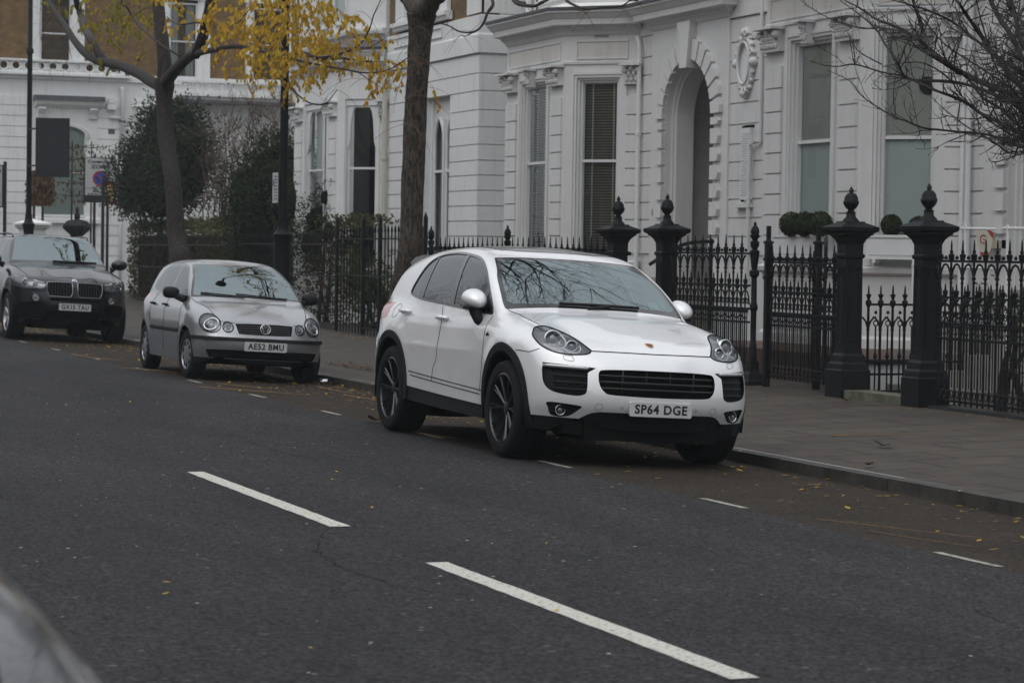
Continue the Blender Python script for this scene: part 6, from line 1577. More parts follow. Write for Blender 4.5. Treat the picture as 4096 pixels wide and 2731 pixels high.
spear_fence((-57.4, 14.2), (-46.5, 13.63), 'plain black spear railing behind the silver hatchback and the right lamp post', 2.02, thick=(.1, .5), rad=.0075)
spear_fence((-71.5, 15.0), (-57.5, 14.21), 'plain black spear railing under the hedge behind the far tree', 1.98, s=.16, rad=.0065)
# forecourts
tag(MB().box(-24.98, -23.4, 13.45, 16.3, .05, .13).build('tiled_path', mat('path_tile', (.19, .19, .18), .5, var=.5, vscale=14)), kind='structure')
mb = MB(); mb.box(-24.83, -23.45, 13.14, 13.45, .05, .20); tag(mb.build('entrance_step', mat('mossy_step', (.07, .075, .045), .9, col2=(.13, .125, .10), vscale=5, mix=(.4, .6), bump=.4)), kind='structure')
mb = MB(); mb.box(-31.4, -25.82, 14.0, 16.4, 0, .50); tag(mb.build('red_tile_terrace', brickmat('red_tile', (.12, .07, .055), (.10, .06, .05), (.09, .08, .07), 'x')), kind='structure')
dw = empty('dwarf_wall', (-25.7, 15, 0), 'low white garden wall beside the tiled path', 'wall'); mb = MB(); mb.box(-25.82, -25.65, 13.8, 16.3, 0, .44); mb.build('wall_face', M['stuccoc'], dw); mb = MB(); mb.box(-25.86, -25.61, 13.78, 16.3, .44, .50); mb.build('coping', M['plinth'], dw)
# acorn pier and white pillar by the side street
e = empty('gate_pier', (-76, 14.2, 0), 'squat black iron pier with an acorn, above the dark suv roof', 'gate pier'); mb = MB(); mb.sqlathe([(.22, 0), (.2, 1.6), (.10, 1.75), (.12, 1.95), (.28, 2.12), (.34, 2.2), (.34, 2.28), (.24, 2.42), (.1, 2.46)], ang=.3); mb.build('shaft', IR, e, world=False); mb = MB(); mb.lathe([(.06, 2.45), (.09, 2.5), (.09, 2.62), (.04, 2.66), (.06, 2.72), (.05, 2.8), (.001, 2.86)], seg=12); mb.build('finial', IR, e, True, world=False)
e = empty('gate_pillar', (-76, 12.85, 0), 'white rendered gate pillar with a pyramid cap behind the left lamp post', 'gate pier'); mb = MB(); mb.sqlathe([(.34, 0), (.34, 2.12), (.38, 2.16), (.44, 2.2), (.44, 2.27)], c=(0, 0, 0)); mb.build('shaft', M['stuccob'], e, world=False); mb = MB(); mb.sqlathe([(.50, 2.27), (.50, 2.33), (.04, 2.46)]); mb.build('cap', M['roofwhite'], e, world=False)
# ------------------------------------------------------------------ tree skeletons (metres: x, y, z, radius)
TREE_NEAR = [[(-30.85,9.95,0.6,0.232),(-30.83,9.95,0.88,0.208),(-30.76,9.95,1.07,0.191),(-30.56,9.95,1.53,0.172),(-30.49,9.95,1.85,0.144),(-30.49,9.95,2.15,0.141),(-30.44,9.95,2.92,0.144),(-30.42,9.95,3.3,0.142),(-30.37,9.95,3.68,0.137),(-30.32,9.95,3.96,0.135),(-30.26,9.95,4.32,0.145),(-30.23,9.95,4.52,0.166),(-30.21,9.95,4.63,0.19)],[(-30.26,9.95,4.64,0.114),(-30.54,9.95,4.76,0.11),(-30.73,9.95,4.89,0.106),(-30.96,9.95,5.1,0.097)],[(-30.14,9.95,4.63,0.128),(-29.9,9.95,4.72,0.122),(-29.76,9.95,4.82,0.117),(-29.51,9.95,4.98,0.107)]]
NEAR_TWIGS = [[(-28.62,10.03,4.94,0.024),(-27.79,10.02,4.59,0.021),(-27.66,9.91,4.42,0.018),(-27.66,9.85,4.28,0.014),(-28.22,9.94,4.25,0.013),(-29.01,10.04,4.32,0.011),(-29.31,10.01,4.41,0.009),(-29.27,9.89,4.43,0.006)],[(-28.49,10.03,4.27,0.007),(-28.73,10.02,4.24,0.006),(-28.58,9.91,4.24,0.005)],[(-27.2,10.03,4.65,0.019),(-26.97,10.02,4.51,0.016),(-26.41,9.91,4.43,0.013)],[(-27.22,10.04,4.65,0.023),(-26.78,9.93,4.47,0.021),(-26.02,9.85,4.36,0.019),(-25.91,9.91,4.39,0.018),(-26.03,10.03,4.44,0.016),(-25.85,10.03,4.47,0.015)],[(-26.92,10.04,4.48,0.007),(-26.54,9.93,4.38,0.003)],[(-25.61,10.04,4.5,0.016),(-25.2,9.93,4.35,0.015),(-24.59,9.85,4.22,0.013),(-24.49,9.91,4.2,0.012),(-24.4,10.03,4.22,0.01),(-23.96,10.03,4.19,0.009),(-23.45,9.91,4.19,0.007),(-23.07,9.85,4.21,0.006)],[(-23.98,10.04,4.19,0.006),(-23.42,9.93,4.14,0.005),(-22.97,9.85,4.14,0.004)],[(-24.81,10.04,4.23,0.006),(-24.8,9.93,4.21,0.005),(-24.81,9.85,4.23,0.004),(-25.07,9.91,4.25,0.003)]]
TREE_FAR = [[(-43.52,9.95,1.33,0.199),(-43.66,9.95,1.59,0.173),(-43.85,9.95,1.86,0.16),(-43.99,9.95,2.29,0.15),(-44.19,9.95,2.83,0.148),(-44.59,9.95,3.37,0.149),(-44.86,9.95,3.93,0.144),(-44.94,9.95,4.34,0.15),(-44.96,9.95,4.58,0.177),(-44.96,9.95,4.69,0.164)],[(-45.02,9.95,4.53,0.109),(-46.05,9.95,4.7,0.105),(-46.85,9.95,4.86,0.099),(-47.96,9.95,5.04,0.098),(-49.11,9.95,5.21,0.096),(-50.32,9.95,5.33,0.091),(-51.26,9.95,5.44,0.092),(-52.58,9.95,5.68,0.085),(-53.61,9.95,5.97,0.074),(-54.68,9.95,6.35,0.069),(-55.8,9.95,6.7,0.067),(-56.76,9.95,7.05,0.061),(-57.36,9.95,7.34,0.055)],[(-50.87,10.06,5.37,0.077),(-51.01,9.93,5.57,0.092),(-51.31,9.83,5.86,0.086),(-52.36,9.91,6.13,0.082),(-53.45,10.05,6.45,0.08),(-53.81,10.05,6.7,0.074),(-53.42,9.91,6.95,0.067)],[(-44.96,9.95,4.64,0.136),(-44.97,9.95,4.97,0.126),(-45.12,9.95,5.3,0.12),(-45.32,9.95,5.65,0.117),(-45.46,9.95,5.93,0.11),(-45.54,9.95,6.27,0.11)],[(-44.83,9.95,4.63,0.116),(-43.81,9.95,4.84,0.096),(-42.89,9.95,4.96,0.081),(-42.1,9.95,4.97,0.058),(-41.02,9.95,4.94,0.045),(-40.3,9.95,4.93,0.037),(-39.3,9.95,4.86,0.034),(-38.34,9.95,4.75,0.028),(-36.98,9.95,4.56,0.023),(-35.72,9.95,4.52,0.022),(-34.91,9.95,4.38,0.022),(-33.76,9.95,4.31,0.019),(-32.34,9.95,4.17,0.014)],[(-42.55,9.95,4.96,0.091),(-42.06,9.95,5.19,0.092),(-41.79,9.95,5.45,0.087),(-41.59,9.95,5.66,0.081),(-41.44,9.95,5.9,0.076)],[(-44.18,10.06,5.05,0.024),(-44.72,9.93,5.22,0.023),(-45.14,9.83,5.38,0.021),(-46.54,9.91,5.68,0.021),(-47.9,10.05,5.94,0.019),(-48.47,10.05,6.16,0.018),(-48.23,9.91,6.28,0.016),(-48.3,9.83,6.4,0.015)],[(-42.03,10.06,5.42,0.018),(-42.38,9.93,5.49,0.015),(-43.09,9.83,5.51,0.013),(-44.25,9.91,5.67,0.011),(-45.26,10.05,5.84,0.008)],[(-42.03,10.06,5.42,0.018),(-40.75,9.93,5.28,0.014),(-39.23,9.83,5.21,0.01),(-38.67,9.91,5.41,0.006)],[(-47.97,10.06,6.09,0.012),(-46.68,9.93,6.09,0.008),(-45.43,9.83,6.01,0.006)],[(-56.03,10.06,6.76,0.01),(-54.57,9.93,6.14,0.008),(-53.98,9.83,5.38,0.006)],[(-56.42,10.06,6.92,0.01),(-57.21,9.93,6.61,0.008),(-57.3,9.83,6.31,0.005)],[(-55.28,10.06,6.36,0.01),(-54.2,9.93,5.85,0.007),(-53.33,9.83,5.57,0.005)],[(-37.16,10.06,4.57,0.023),(-35.93,9.93,4.53,0.02),(-34.37,9.83,4.36,0.017),(-33.5,9.91,4.37,0.015),(-33.18,10.05,4.47,0.012),(-32.77,10.05,4.63,0.01),(-32.11,9.91,4.77,0.008),(-31.54,9.83,4.92,0.006)],[(-37.16,10.06,4.56,0.021),(-35.51,9.93,4.37,0.018),(-34.36,9.83,4.25,0.015),(-33.49,9.91,4.14,0.013),(-32.88,10.05,4.06,0.011),(-31.86,10.05,4.04,0.009),(-30.59,9.91,4.11,0.007)],[(-37.16,10.06,4.51,0.018),(-36.33,9.93,4.09,0.015),(-35.29,9.83,3.83,0.013),(-34.91,9.91,3.73,0.01),(-34.78,10.05,3.75,0.008),(-34.25,10.05,3.91,0.005)],[(-34.02,10.06,4.41,0.008),(-32.52,9.93,4.36,0.006),(-31.52,9.83,4.38,0.005),(-31.5,9.91,4.45,0.003)],[(-33.28,10.06,4.09,0.008),(-32.22,9.93,3.9,0.006),(-31.49,9.83,3.77,0.003)]]
TREE_BARE = [[(-15.88,10.4,2.5,0.025),(-15.96,10.17,2.66,0.023),(-16.14,9.98,2.81,0.021),(-16.74,10.12,2.95,0.02),(-17.5,10.37,3.08,0.018),(-17.86,10.38,3.2,0.016),(-17.71,10.12,3.29,0.014),(-17.71,9.98,3.39,0.012),(-18.36,10.16,3.54,0.01),(-19.19,10.4,3.69,0.008),(-19.36,10.34,3.79,0.006),(-19.19,10.08,3.84,0.003)],[(-15.88,10.4,2.5,0.022),(-15.96,10.17,2.71,0.02),(-16.14,9.98,2.91,0.019),(-16.63,10.12,3.1,0.017),(-17.29,10.37,3.31,0.016),(-17.45,10.38,3.43,0.014),(-17.21,10.12,3.54,0.012),(-17.11,9.98,3.63,0.01),(-17.52,10.16,3.74,0.008)],[(-15.88,10.4,2.5,0.016),(-15.96,10.17,2.55,0.014),(-16.13,9.98,2.58,0.013),(-16.62,10.12,2.67,0.013),(-17.38,10.37,2.8,0.012),(-17.61,10.38,2.89,0.011),(-17.41,10.12,2.93,0.01),(-17.46,9.98,2.98,0.009),(-18.22,10.16,3.13,0.008),(-19.06,10.4,3.23,0.007),(-19.45,10.34,3.32,0.006),(-19.27,10.08,3.28,0.004),(-19.39,9.99,3.3,0.003),(-20.03,10.21,3.39,0.002)],[(-15.88,10.4,2.5,0.01),(-15.96,10.17,2.5,0.009),(-16.12,9.98,2.49,0.009),(-16.61,10.12,2.55,0.008),(-17.26,10.37,2.63,0.008),(-17.6,10.38,2.66,0.008),(-17.64,10.12,2.68,0.007),(-17.63,9.98,2.69,0.006),(-18.2,10.16,2.77,0.006),(-18.89,10.4,2.86,0.005),(-19.05,10.34,2.94,0.005),(-18.83,10.08,3.01,0.004),(-18.83,9.99,3.11,0.003),(-19.47,10.21,3.22,0.003),(-20.09,10.41,3.31,0.002)],[(-15.88,10.4,2.5,0.013),(-15.96,10.17,2.64,0.012),(-16.14,9.98,2.77,0.012),(-16.96,10.12,2.96,0.011),(-17.86,10.37,3.08,0.011),(-18.47,10.38,3.13,0.01),(-18.19,10.12,3.14,0.009),(-18.07,9.98,3.25,0.008),(-18.61,10.16,3.44,0.007),(-19.18,10.4,3.6,0.006),(-19.27,10.34,3.69,0.005),(-18.99,10.08,3.73,0.004),(-19.08,9.99,3.82,0.003)],[(-15.88,10.4,2.5,0.02),(-15.97,10.17,2.82,0.019),(-16.15,9.98,3.12,0.017),(-16.54,10.12,3.32,0.016),(-17.18,10.37,3.56,0.016),(-17.33,10.38,3.71,0.014)],[(-15.88,10.4,2.5,0.017),(-15.97,10.17,2.88,0.015),(-16.16,9.98,3.23,0.014),(-16.48,10.12,3.43,0.013),(-17.01,10.37,3.68,0.012)],[(-15.88,10.4,2.5,0.014),(-15.97,10.17,2.76,0.013),(-16.15,9.98,3.01,0.012),(-16.75,10.12,3.19,0.011),(-17.52,10.37,3.4,0.01),(-17.88,10.38,3.56,0.008),(-17.8,10.12,3.63,0.007),(-17.92,9.98,3.69,0.005),(-18.63,10.16,3.81,0.004)],[(-15.88,10.4,2.5,0.011),(-15.96,10.17,2.57,0.01),(-16.13,9.98,2.62,0.009),(-16.69,10.12,2.8,0.009),(-17.38,10.37,2.93,0.008),(-17.62,10.38,3.09,0.007),(-17.47,10.12,3.17,0.006),(-17.33,9.98,3.28,0.005),(-17.7,10.16,3.47,0.004),(-18.21,10.4,3.69,0.003)],[(-15.88,10.4,2.5,0.006),(-15.96,10.17,2.49,0.005),(-16.12,9.98,2.45,0.004),(-16.5,10.12,2.47,0.004),(-17.09,10.37,2.47,0.003)],[(-15.62,10.23,2.49,0.004),(-15.69,10.0,2.47,0.004),(-16.25,10.06,2.45,0.004),(-16.95,10.33,2.43,0.003),(-17.26,10.41,2.42,0.003),(-16.95,10.18,2.43,0.002)],[(-16.77,10.23,2.48,0.006),(-16.63,10.0,2.56,0.005),(-17.03,10.06,2.66,0.004),(-17.76,10.33,2.8,0.004),(-18.1,10.41,2.9,0.003),(-17.81,10.18,2.94,0.002)],[(-18.13,10.23,3.46,0.006),(-17.94,10.0,3.46,0.005),(-18.43,10.06,3.54,0.005),(-19.32,10.33,3.62,0.005),(-19.83,10.41,3.71,0.004),(-19.72,10.18,3.75,0.003),(-19.62,9.98,3.81,0.003),(-20.03,10.1,3.91,0.002)],[(-17.47,10.23,3.12,0.02),(-17.45,10.0,3.23,0.018),(-17.73,10.06,3.31,0.016),(-18.3,10.33,3.44,0.015),(-18.42,10.41,3.56,0.013),(-18.13,10.18,3.68,0.011),(-17.83,9.98,3.74,0.008)],[(-15.62,10.23,2.49,0.014),(-15.71,10.0,2.93,0.013),(-16.29,10.06,3.4,0.012),(-16.89,10.33,3.54,0.012),(-17.13,10.41,3.7,0.011)],[(-19.24,10.23,3.3,0.004),(-18.83,10.0,3.39,0.003),(-19.01,10.06,3.52,0.002)],[(-19.24,10.23,3.3,0.003),(-18.72,10.0,3.33,0.002)],[(-18.76,10.23,3.27,0.004),(-18.7,10.0,3.35,0.004),(-18.95,10.06,3.44,0.003),(-19.6,10.33,3.63,0.002)],[(-18.5,10.23,2.81,0.003),(-18.14,10.0,2.96,0.003),(-18.22,10.06,3.14,0.002)],[(-18.15,10.23,2.75,0.002),(-17.84,10.0,2.95,0.002),(-18.06,10.06,3.19,0.002)],[(-15.62,10.23,2.49,0.009),(-15.7,10.0,2.6,0.008),(-16.26,10.06,2.73,0.007),(-16.97,10.33,3.0,0.006),(-17.27,10.41,3.19,0.006),(-17.09,10.18,3.48,0.004),(-16.85,9.98,3.64,0.003)],[(-15.62,10.23,2.49,0.008),(-15.7,10.0,2.67,0.007),(-16.27,10.06,2.87,0.006),(-17.43,10.33,3.19,0.006),(-18.04,10.41,3.39,0.005),(-18.03,10.18,3.6,0.004),(-18.05,9.98,3.75,0.003)],[(-15.62,10.23,2.49,0.008),(-15.7,10.0,2.52,0.007),(-16.26,10.06,2.55,0.006),(-17.18,10.33,2.73,0.006),(-17.76,10.41,2.96,0.005),(-17.57,10.18,3.08,0.005),(-17.59,9.98,3.19,0.004),(-18.16,10.1,3.24,0.003),(-19.0,10.36,3.27,0.003)]]
# ------------------------------------------------------------------ trees, shrubs, hedge
def barkmat(name, c1, c2, sc=14):
    m = bpy.data.materials.new(name); m.use_nodes = True; nt = m.node_tree; N, L = nt.nodes, nt.links; b = N['Principled BSDF']
    tc = N.new('ShaderNodeTexCoord'); mp = N.new('ShaderNodeMapping'); mp.inputs['Scale'].default_value = (1, 1, .22); L.new(tc.outputs['Object'], mp.inputs[0])
    n = N.new('ShaderNodeTexNoise'); n.inputs['Scale'].default_value = sc; n.inputs['Detail'].default_value = 6; n.inputs['Roughness'].default_value = .7; n.inputs['Distortion'].default_value = 1.2; L.new(mp.outputs[0], n.inputs['Vector'])
    r = N.new('ShaderNodeValToRGB'); e = r.color_ramp.elements; e[0].position = .43; e[0].color = (*c1, 1); e[1].position = .58; e[1].color = (*c2, 1); L.new(n.outputs[0], r.inputs[0]); L.new(r.outputs[0], b.inputs['Base Color']); b.inputs['Roughness'].default_value = .9
    bp = N.new('ShaderNodeBump'); bp.inputs['Strength'].default_value = 1.0; bp.inputs['Distance'].default_value = .03; L.new(n.outputs[0], bp.inputs['Height']); L.new(bp.outputs[0], b.inputs['Normal']); return m
M['bark'] = barkmat('bark', (.014, .011, .009), (.105, .085, .066), 34); M['barkd'] = barkmat('barkd', (.007, .006, .005), (.038, .030, .025), 30); M['twig'] = mat('twig', (.030, .024, .022), .8, var=.4, vscale=8)
M['redtwig'] = mat('redtwig', (.16, .07, .03), .7)
def leafmat(name, cols, trans=.25):
    m = bpy.data.materials.new(name); m.use_nodes = True; nt = m.node_tree; N, L = nt.nodes, nt.links; b = N['Principled BSDF']
    g = N.new('ShaderNodeNewGeometry'); r = N.new('ShaderNodeValToRGB'); e = r.color_ramp.elements
    while len(e) < len(cols): e.new(.5)
    for i, c in enumerate(cols): e[i].position = i/(len(cols)-1); e[i].color = (*c, 1)
    L.new(g.outputs['Random Per Island'], r.inputs[0]); L.new(r.outputs[0], b.inputs['Base Color']); b.inputs['Roughness'].default_value = .65; b.inputs['Specular IOR Level'].default_value = .2
    out = N['Material Output']; t = N.new('ShaderNodeBsdfTranslucent'); L.new(r.outputs[0], t.inputs[0]); mx = N.new('ShaderNodeMixShader'); mx.inputs[0].default_value = trans
    L.new(b.outputs[0], mx.inputs[1]); L.new(t.outputs[0], mx.inputs[2]); L.new(mx.outputs[0], out.inputs[0]); return m
M['yellow_leaf'] = leafmat('yellow_leaf', [(.38, .26, .025), (.58, .37, .03), (.62, .41, .04), (.46, .24, .02), (.30, .27, .04)], .35)
M['evergreen'] = leafmat('evergreen', [(.009, .015, .008), (.016, .026, .012), (.026, .038, .016), (.013, .020, .009), (.038, .048, .022)], .1)
M['hedge_leaf'] = leafmat('hedge_leaf', [(.03, .042, .014), (.055, .075, .02), (.09, .11, .03), (.045, .04, .02), (.10, .07, .03)], .15)
M['brown_leaf'] = leafmat('brown_leaf', [(.065, .030, .018), (.105, .048, .024), (.14, .07, .032), (.08, .048, .028)], .15)
M['box_leaf'] = leafmat('box_leaf', [(.014, .022, .010), (.025, .038, .015), (.04, .055, .022), (.02, .025, .012)], .05)
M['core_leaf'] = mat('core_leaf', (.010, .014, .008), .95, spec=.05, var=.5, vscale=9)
class NR:
    def __init__(s, seed): s.r = random.Random(seed)
    def v(s, k=1.0): return Vector((s.r.gauss(0, 1), s.r.gauss(0, 1), s.r.gauss(0, 1))).normalized()*k
def leaf(mb, p, d, up_, ln, wd):
    d = d.normalized(); sd = d.cross(up_)
    if sd.length < 1e-3: sd = d.cross(Vector((1, 0, .2)))
    sd.normalize(); a = p; b = p+d*ln*.45+sd*wd*.5; c = p+d*ln; e = p+d*ln*.45-sd*wd*.5; mb.poly([tuple(a), tuple(b), tuple(c), tuple(e)])
def limb(mb, pts, seg=8, rough=0.0, r=None):
    P_ = [Vector(p[:3]) for p in pts]; R_ = [p[3] for p in pts]; sp = spline([(*p, q) for p, q in zip(P_, R_)], 4 if len(pts) > 2 else 2)
    q = [Vector(s_[:3]) for s_ in sp]; rr = [max(.0015, s_[3]) for s_ in sp]
    if rough and r: rr = [x*(1+r.uniform(-rough, rough)) for x in rr]
    mb.tube(q, rr, seg); return q, rr
def bumpy_trunk(pts, seed, seg=28, amp=.05):
    r = random.Random(seed); sp = spline([p for p in pts], 10); mb = MB(); q = [s_[:3] for s_ in sp]; rr = [s_[3] for s_ in sp]
    mb.tube(q, rr, seg, cap=True); ph = [r.uniform(0, 6.28) for _ in range(9)]; n = len(q)
    for i in range(n):
        for k in range(seg):
            t = 2*math.pi*k/seg; v = Vector(mb.v[i*seg+k]); c = Vector(q[i]); z = q[i][2]
            m_ = 1+amp*(math.sin(7*t+3*z+ph[0])+.8*math.sin(11*t-5*z+ph[1])+.6*math.sin(5*t+11*z+ph[2])+.5*math.sin(13*t+23*z+ph[3]))/1.7
            mb.v[i*seg+k] = tuple(c+(v-c)*m_)
    return mb
# near tree
tn = empty('street_tree', (TREE_NEAR[0][0][0], 9.95, 0), 'rough barked forked tree trunk standing behind the tail of the white suv', 'tree', 'kerbside trees')
b0 = TREE_NEAR[0]; base = [(b0[0][0]-.02, b0[0][1], 0.02, .30), (b0[0][0]-.01, b0[0][1], .35, .235)]+b0
bumpy_trunk(base, 3, 36, .05).build('trunk', M['bark'], tn, True)
for l in TREE_NEAR[1:]: e_ = l[-1]; bumpy_trunk(l+[(e_[0]-.4, e_[1], e_[2]+1.6, e_[3]*.8), (e_[0]-.2, e_[1]+.4, e_[2]+3.5, e_[3]*.5)], 5, 28, .04).build('limb', M['bark'], tn, True)
NRr = NR(11)
def hang_twigs(mb, q, r, n, length, thin=.0022, droop=.5, seg=3):
    for _ in range(n):
        p = q[r.randrange(len(q))]; a = NR(r.random()).v(); a.y *= .6; d = Vector((a.x, a.y, a.z*.5-.1)).normalized(); pts = [p]; cur_ = Vector(p)
        for k in range(5): cur_ = cur_+d*length/5; d = (d+Vector((r.uniform(-.1, .1), r.uniform(-.1, .1), -droop*.25))).normalized(); pts.append(cur_.copy())
        mb.tube(pts, [thin*1.5, thin*1.3, thin, thin, thin*.8, thin*.6], seg, cap=False)
mb = MB(); allq = []
for l in NEAR_TWIGS:
    if len(l) > 1: q, rr = limb(mb, l, 7, .12, rng); allq += q
mb.build('branch', M['twig'], tn, True)
mb = MB(); r = random.Random(5); hang_twigs(mb, allq, r, 26, .30)
cz = b0[-1]
for k in range(16):
    p = Vector((cz[0]-.1+r.uniform(-.1, .15), 9.8, 3.2+r.uniform(0, 1.2))); d = Vector((r.choice([-1, 1])*r.uniform(.5, 1), r.uniform(-.4, .2), r.uniform(-.15, .5))).normalized(); pts = [p]; cu = p.copy()
    for j in range(8): cu = cu+d*.14; d = (d+Vector((0, 0, -.11))).normalized(); pts.append(cu.copy())
    mb.tube(pts, [.004, .0035, .003, .003, .0025, .0025, .002, .002, .0015], 3, cap=False)
mb.build('leaf_stalk', M['redtwig'], tn, True)
mb = MB(); r = random.Random(15)
def bough(mb, p, d, ln, rad, r, depth):
    n = 7; pts = [Vector(p)]; cu = Vector(p); d = d.normalized(); rs = [rad]
    for k in range(n):
        cu = cu+d*ln/n; d = (d+Vector((r.gauss(0, .12), r.gauss(0, .12), r.gauss(.03, .1)))).normalized(); d.z = max(d.z, .06 if p[2] < 7 else -.2); pts.append(cu.copy()); rs.append(max(.004, rad*(1-.7*(k+1)/n)))
    mb.tube(pts, rs, 5, cap=False)
    if depth:
        for _ in range(5): i = r.randrange(2, n+1); bough(mb, pts[i], d+NR(r.random()).v(.9), ln*r.uniform(.45, .75), rs[i]*.65, r, depth-1)
for sx in (-1, 1):
    for _ in range(5): bough(mb, (cz[0]+sx*.5, 9.95+r.uniform(-.2, .3), 6.4+r.uniform(0, 2.2)), Vector((sx*r.uniform(.2, 1.2), r.uniform(-1.4, .8), r.uniform(.35, 1))), r.uniform(2.2, 3.6), .07, r, 3)
for _ in range(6): bough(mb, (cz[0]+.5, 9.95+r.uniform(-.2, .3), 6.3+r.uniform(0, 1.6)), Vector((1, r.uniform(-.35, .35), r.uniform(.25, .5))), r.uniform(5.0, 7.0), .08, r, 3)
mb.build('bough', M['barkd'], tn, True)
for k, (tx, ty_) in enumerate(((-44, -2.6), (-56, -2.4), (-70, -2.8), (-30, -3.0), (-12, -3.2))):
    e = empty('street_tree', (tx, ty_, 0), 'bare tree on the camera side of the street', 'tree', 'trees on the near pavement'); mb = MB(); mb.tube([(tx, ty_, 0), (tx+.1, ty_, 2), (tx, ty_, 4.2)], [.22, .17, .14], 12); mb.build('trunk', M['barkd'], e, True); mb = MB()
    for _ in range(7): a = r.uniform(0, 6.28); bough(mb, (tx, ty_, 3.6+r.uniform(0, .7)), Vector((math.cos(a), math.sin(a)*.7, r.uniform(.5, 1.5))), r.uniform(2.6, 4.0), .09, r, 3)
    mb.build('bough', M['barkd'], e)
# far tree with yellow leaves
tf = empty('street_tree', (TREE_FAR[0][0][0], 9.95, 0), 'forked dark tree with drooping yellow autumn leaves behind the silver hatchback', 'tree', 'kerbside trees')
a0 = TREE_FAR[0]; bumpy_trunk([(a0[0][0], 9.95, 0, .30)]+a0, 9, 28, .04).build('trunk', M['barkd'], tf, True)
tips = []; r = random.Random(21)
for l in TREE_FAR[1:]:
    big = l[0][3] > .08; mb = MB(); ext = []
    e_ = l[-1]
    if e_[2] > 6.2: ext = [(e_[0]+r.uniform(-.3, .3), e_[1], e_[2]+1.2, e_[3]*.7), (e_[0]+r.uniform(-.5, .5), e_[1]+.3, e_[2]+2.6, e_[3]*.4)]
    if big: bumpy_trunk(l+ext, r.random(), 18, .03).build('limb', M['barkd'], tf, True); q = [Vector(s_[:3]) for s_ in spline(l, 4)]
    else: q, rr = limb(mb, l+ext, 8, .1, r); mb.build('branch', M['twig'], tf, True)
    tips.append(q)
lv = MB(); tw = MB()
def compound(p, d, r, ln, nleaf, lsz):
    pts = [Vector(p)]; dd = Vector(d).normalized(); cu = Vector(p)
    for k in range(8): cu = cu+dd*ln/8; dd = (dd+Vector((0, 0, -.24))).normalized(); pts.append(cu.copy())
    tw.tube(pts, .0022, 3, cap=False)
    for k in range(nleaf):
        t = (k+1)/nleaf*7.9; i = int(t); q = pts[i].lerp(pts[min(i+1, 8)], t-i); ax = (pts[min(i+1, 8)]-pts[i]).normalized(); sd = ax.cross(Vector((0, 0, 1))); sd = sd.normalized() if sd.length > .1 else Vector((1, 0, 0)); s_ = 1 if k % 2 else -1
        ld = (sd*s_*r.uniform(.25, .6)+Vector((0, 0, -1))+ax*.2+Vector((r.gauss(0, .15), r.gauss(0, .15), 0))); leaf(lv, q, ld, NRr.v(), lsz*r.uniform(.75, 1.15), lsz*r.uniform(.5, .65))
def leaf_zone(x0, x1, z0, z1, n, y0=9.5, y1=10.4, ln=.48, sz=.088):
    for _ in range(n):
        # attach to the closest branch point, hang from there
        p = Vector((r.uniform(x0, x1), r.uniform(y0, y1), r.uniform(z0, z1)+.12)); a = r.uniform(0, 6.28); compound(p, (math.cos(a), math.sin(a)*.7, r.uniform(-.1, .6)), r, ln*r.uniform(.6, 1.15), r.randrange(9, 15), sz)
def P3(x, z): return x, z
for x0, x1, z0, z1, n in ((-41.6, -38.9, 4.75, 5.72, 95), (-39.7, -36.8, 4.35, 5.50, 150), (-38.9, -36.7, 4.15, 4.45, 30), (-36.6, -34.5, 4.35, 5.25, 110), (-36.4, -34.5, 3.95, 4.40, 42), (-36.45, -35.75, 3.65, 4.15, 12),
                          (-36.3, -34.5, 4.5, 5.15, 40), (-34.8, -33.3, 4.45, 4.95, 40), (-33.8, -31.75, 4.05, 4.40, 34), (-33.0, -31.6, 3.80, 4.10, 22), (-32.2, -31.4, 3.60, 3.90, 10), (-31.5, -30.9, 3.55, 3.76, 6), (-35.6, -33.7, 3.9, 4.4, 30),
                          (-44.8, -42.3, 5.6, 6.0, 16), (-44.2, -42.1, 5.2, 5.55, 10)):
    leaf_zone(x0, x1, z0, z1, int(n*.46))
lv.build('yellow_foliage', M['yellow_leaf'], tf); lv = MB()
for x0, x1, z0, z1, n in ((-51.0, -45.7, 5.9, 6.6, 70), (-50.4, -47.4, 5.65, 6.1, 22), (-51.2, -49.6, 5.2, 5.75, 14), (-57.5, -54.0, 6.8, 7.2, 10), (-46.7, -45.6, 5.3, 5.8, 8), (-49.1, -48, 5.25, 5.9, 8)): leaf_zone(x0, x1, z0, z1, int(n*.6), sz=.095)
M['green_leaf'] = leafmat('green_leaf', [(.10, .12, .015), (.22, .20, .02), (.38, .28, .02), (.05, .07, .015)], .3)
lv.build('green_foliage', M['green_leaf'], tf)
for l in TREE_FAR[1:]:
    for _ in range(5):
        p = Vector(l[r.randrange(len(l))][:3]); d = Vector((r.uniform(-1, 1), r.uniform(-.5, .5), r.uniform(-.2, .6))).normalized(); pts = [p]; cu = p.copy()
        for j in range(8): cu = cu+d*.13; d = (d+Vector((0, 0, -.12))).normalized(); pts.append(cu.copy())
        tw.tube(pts, .0028, 3, cap=False)
tw.build('leaf_stalk', M['redtwig'], tf)
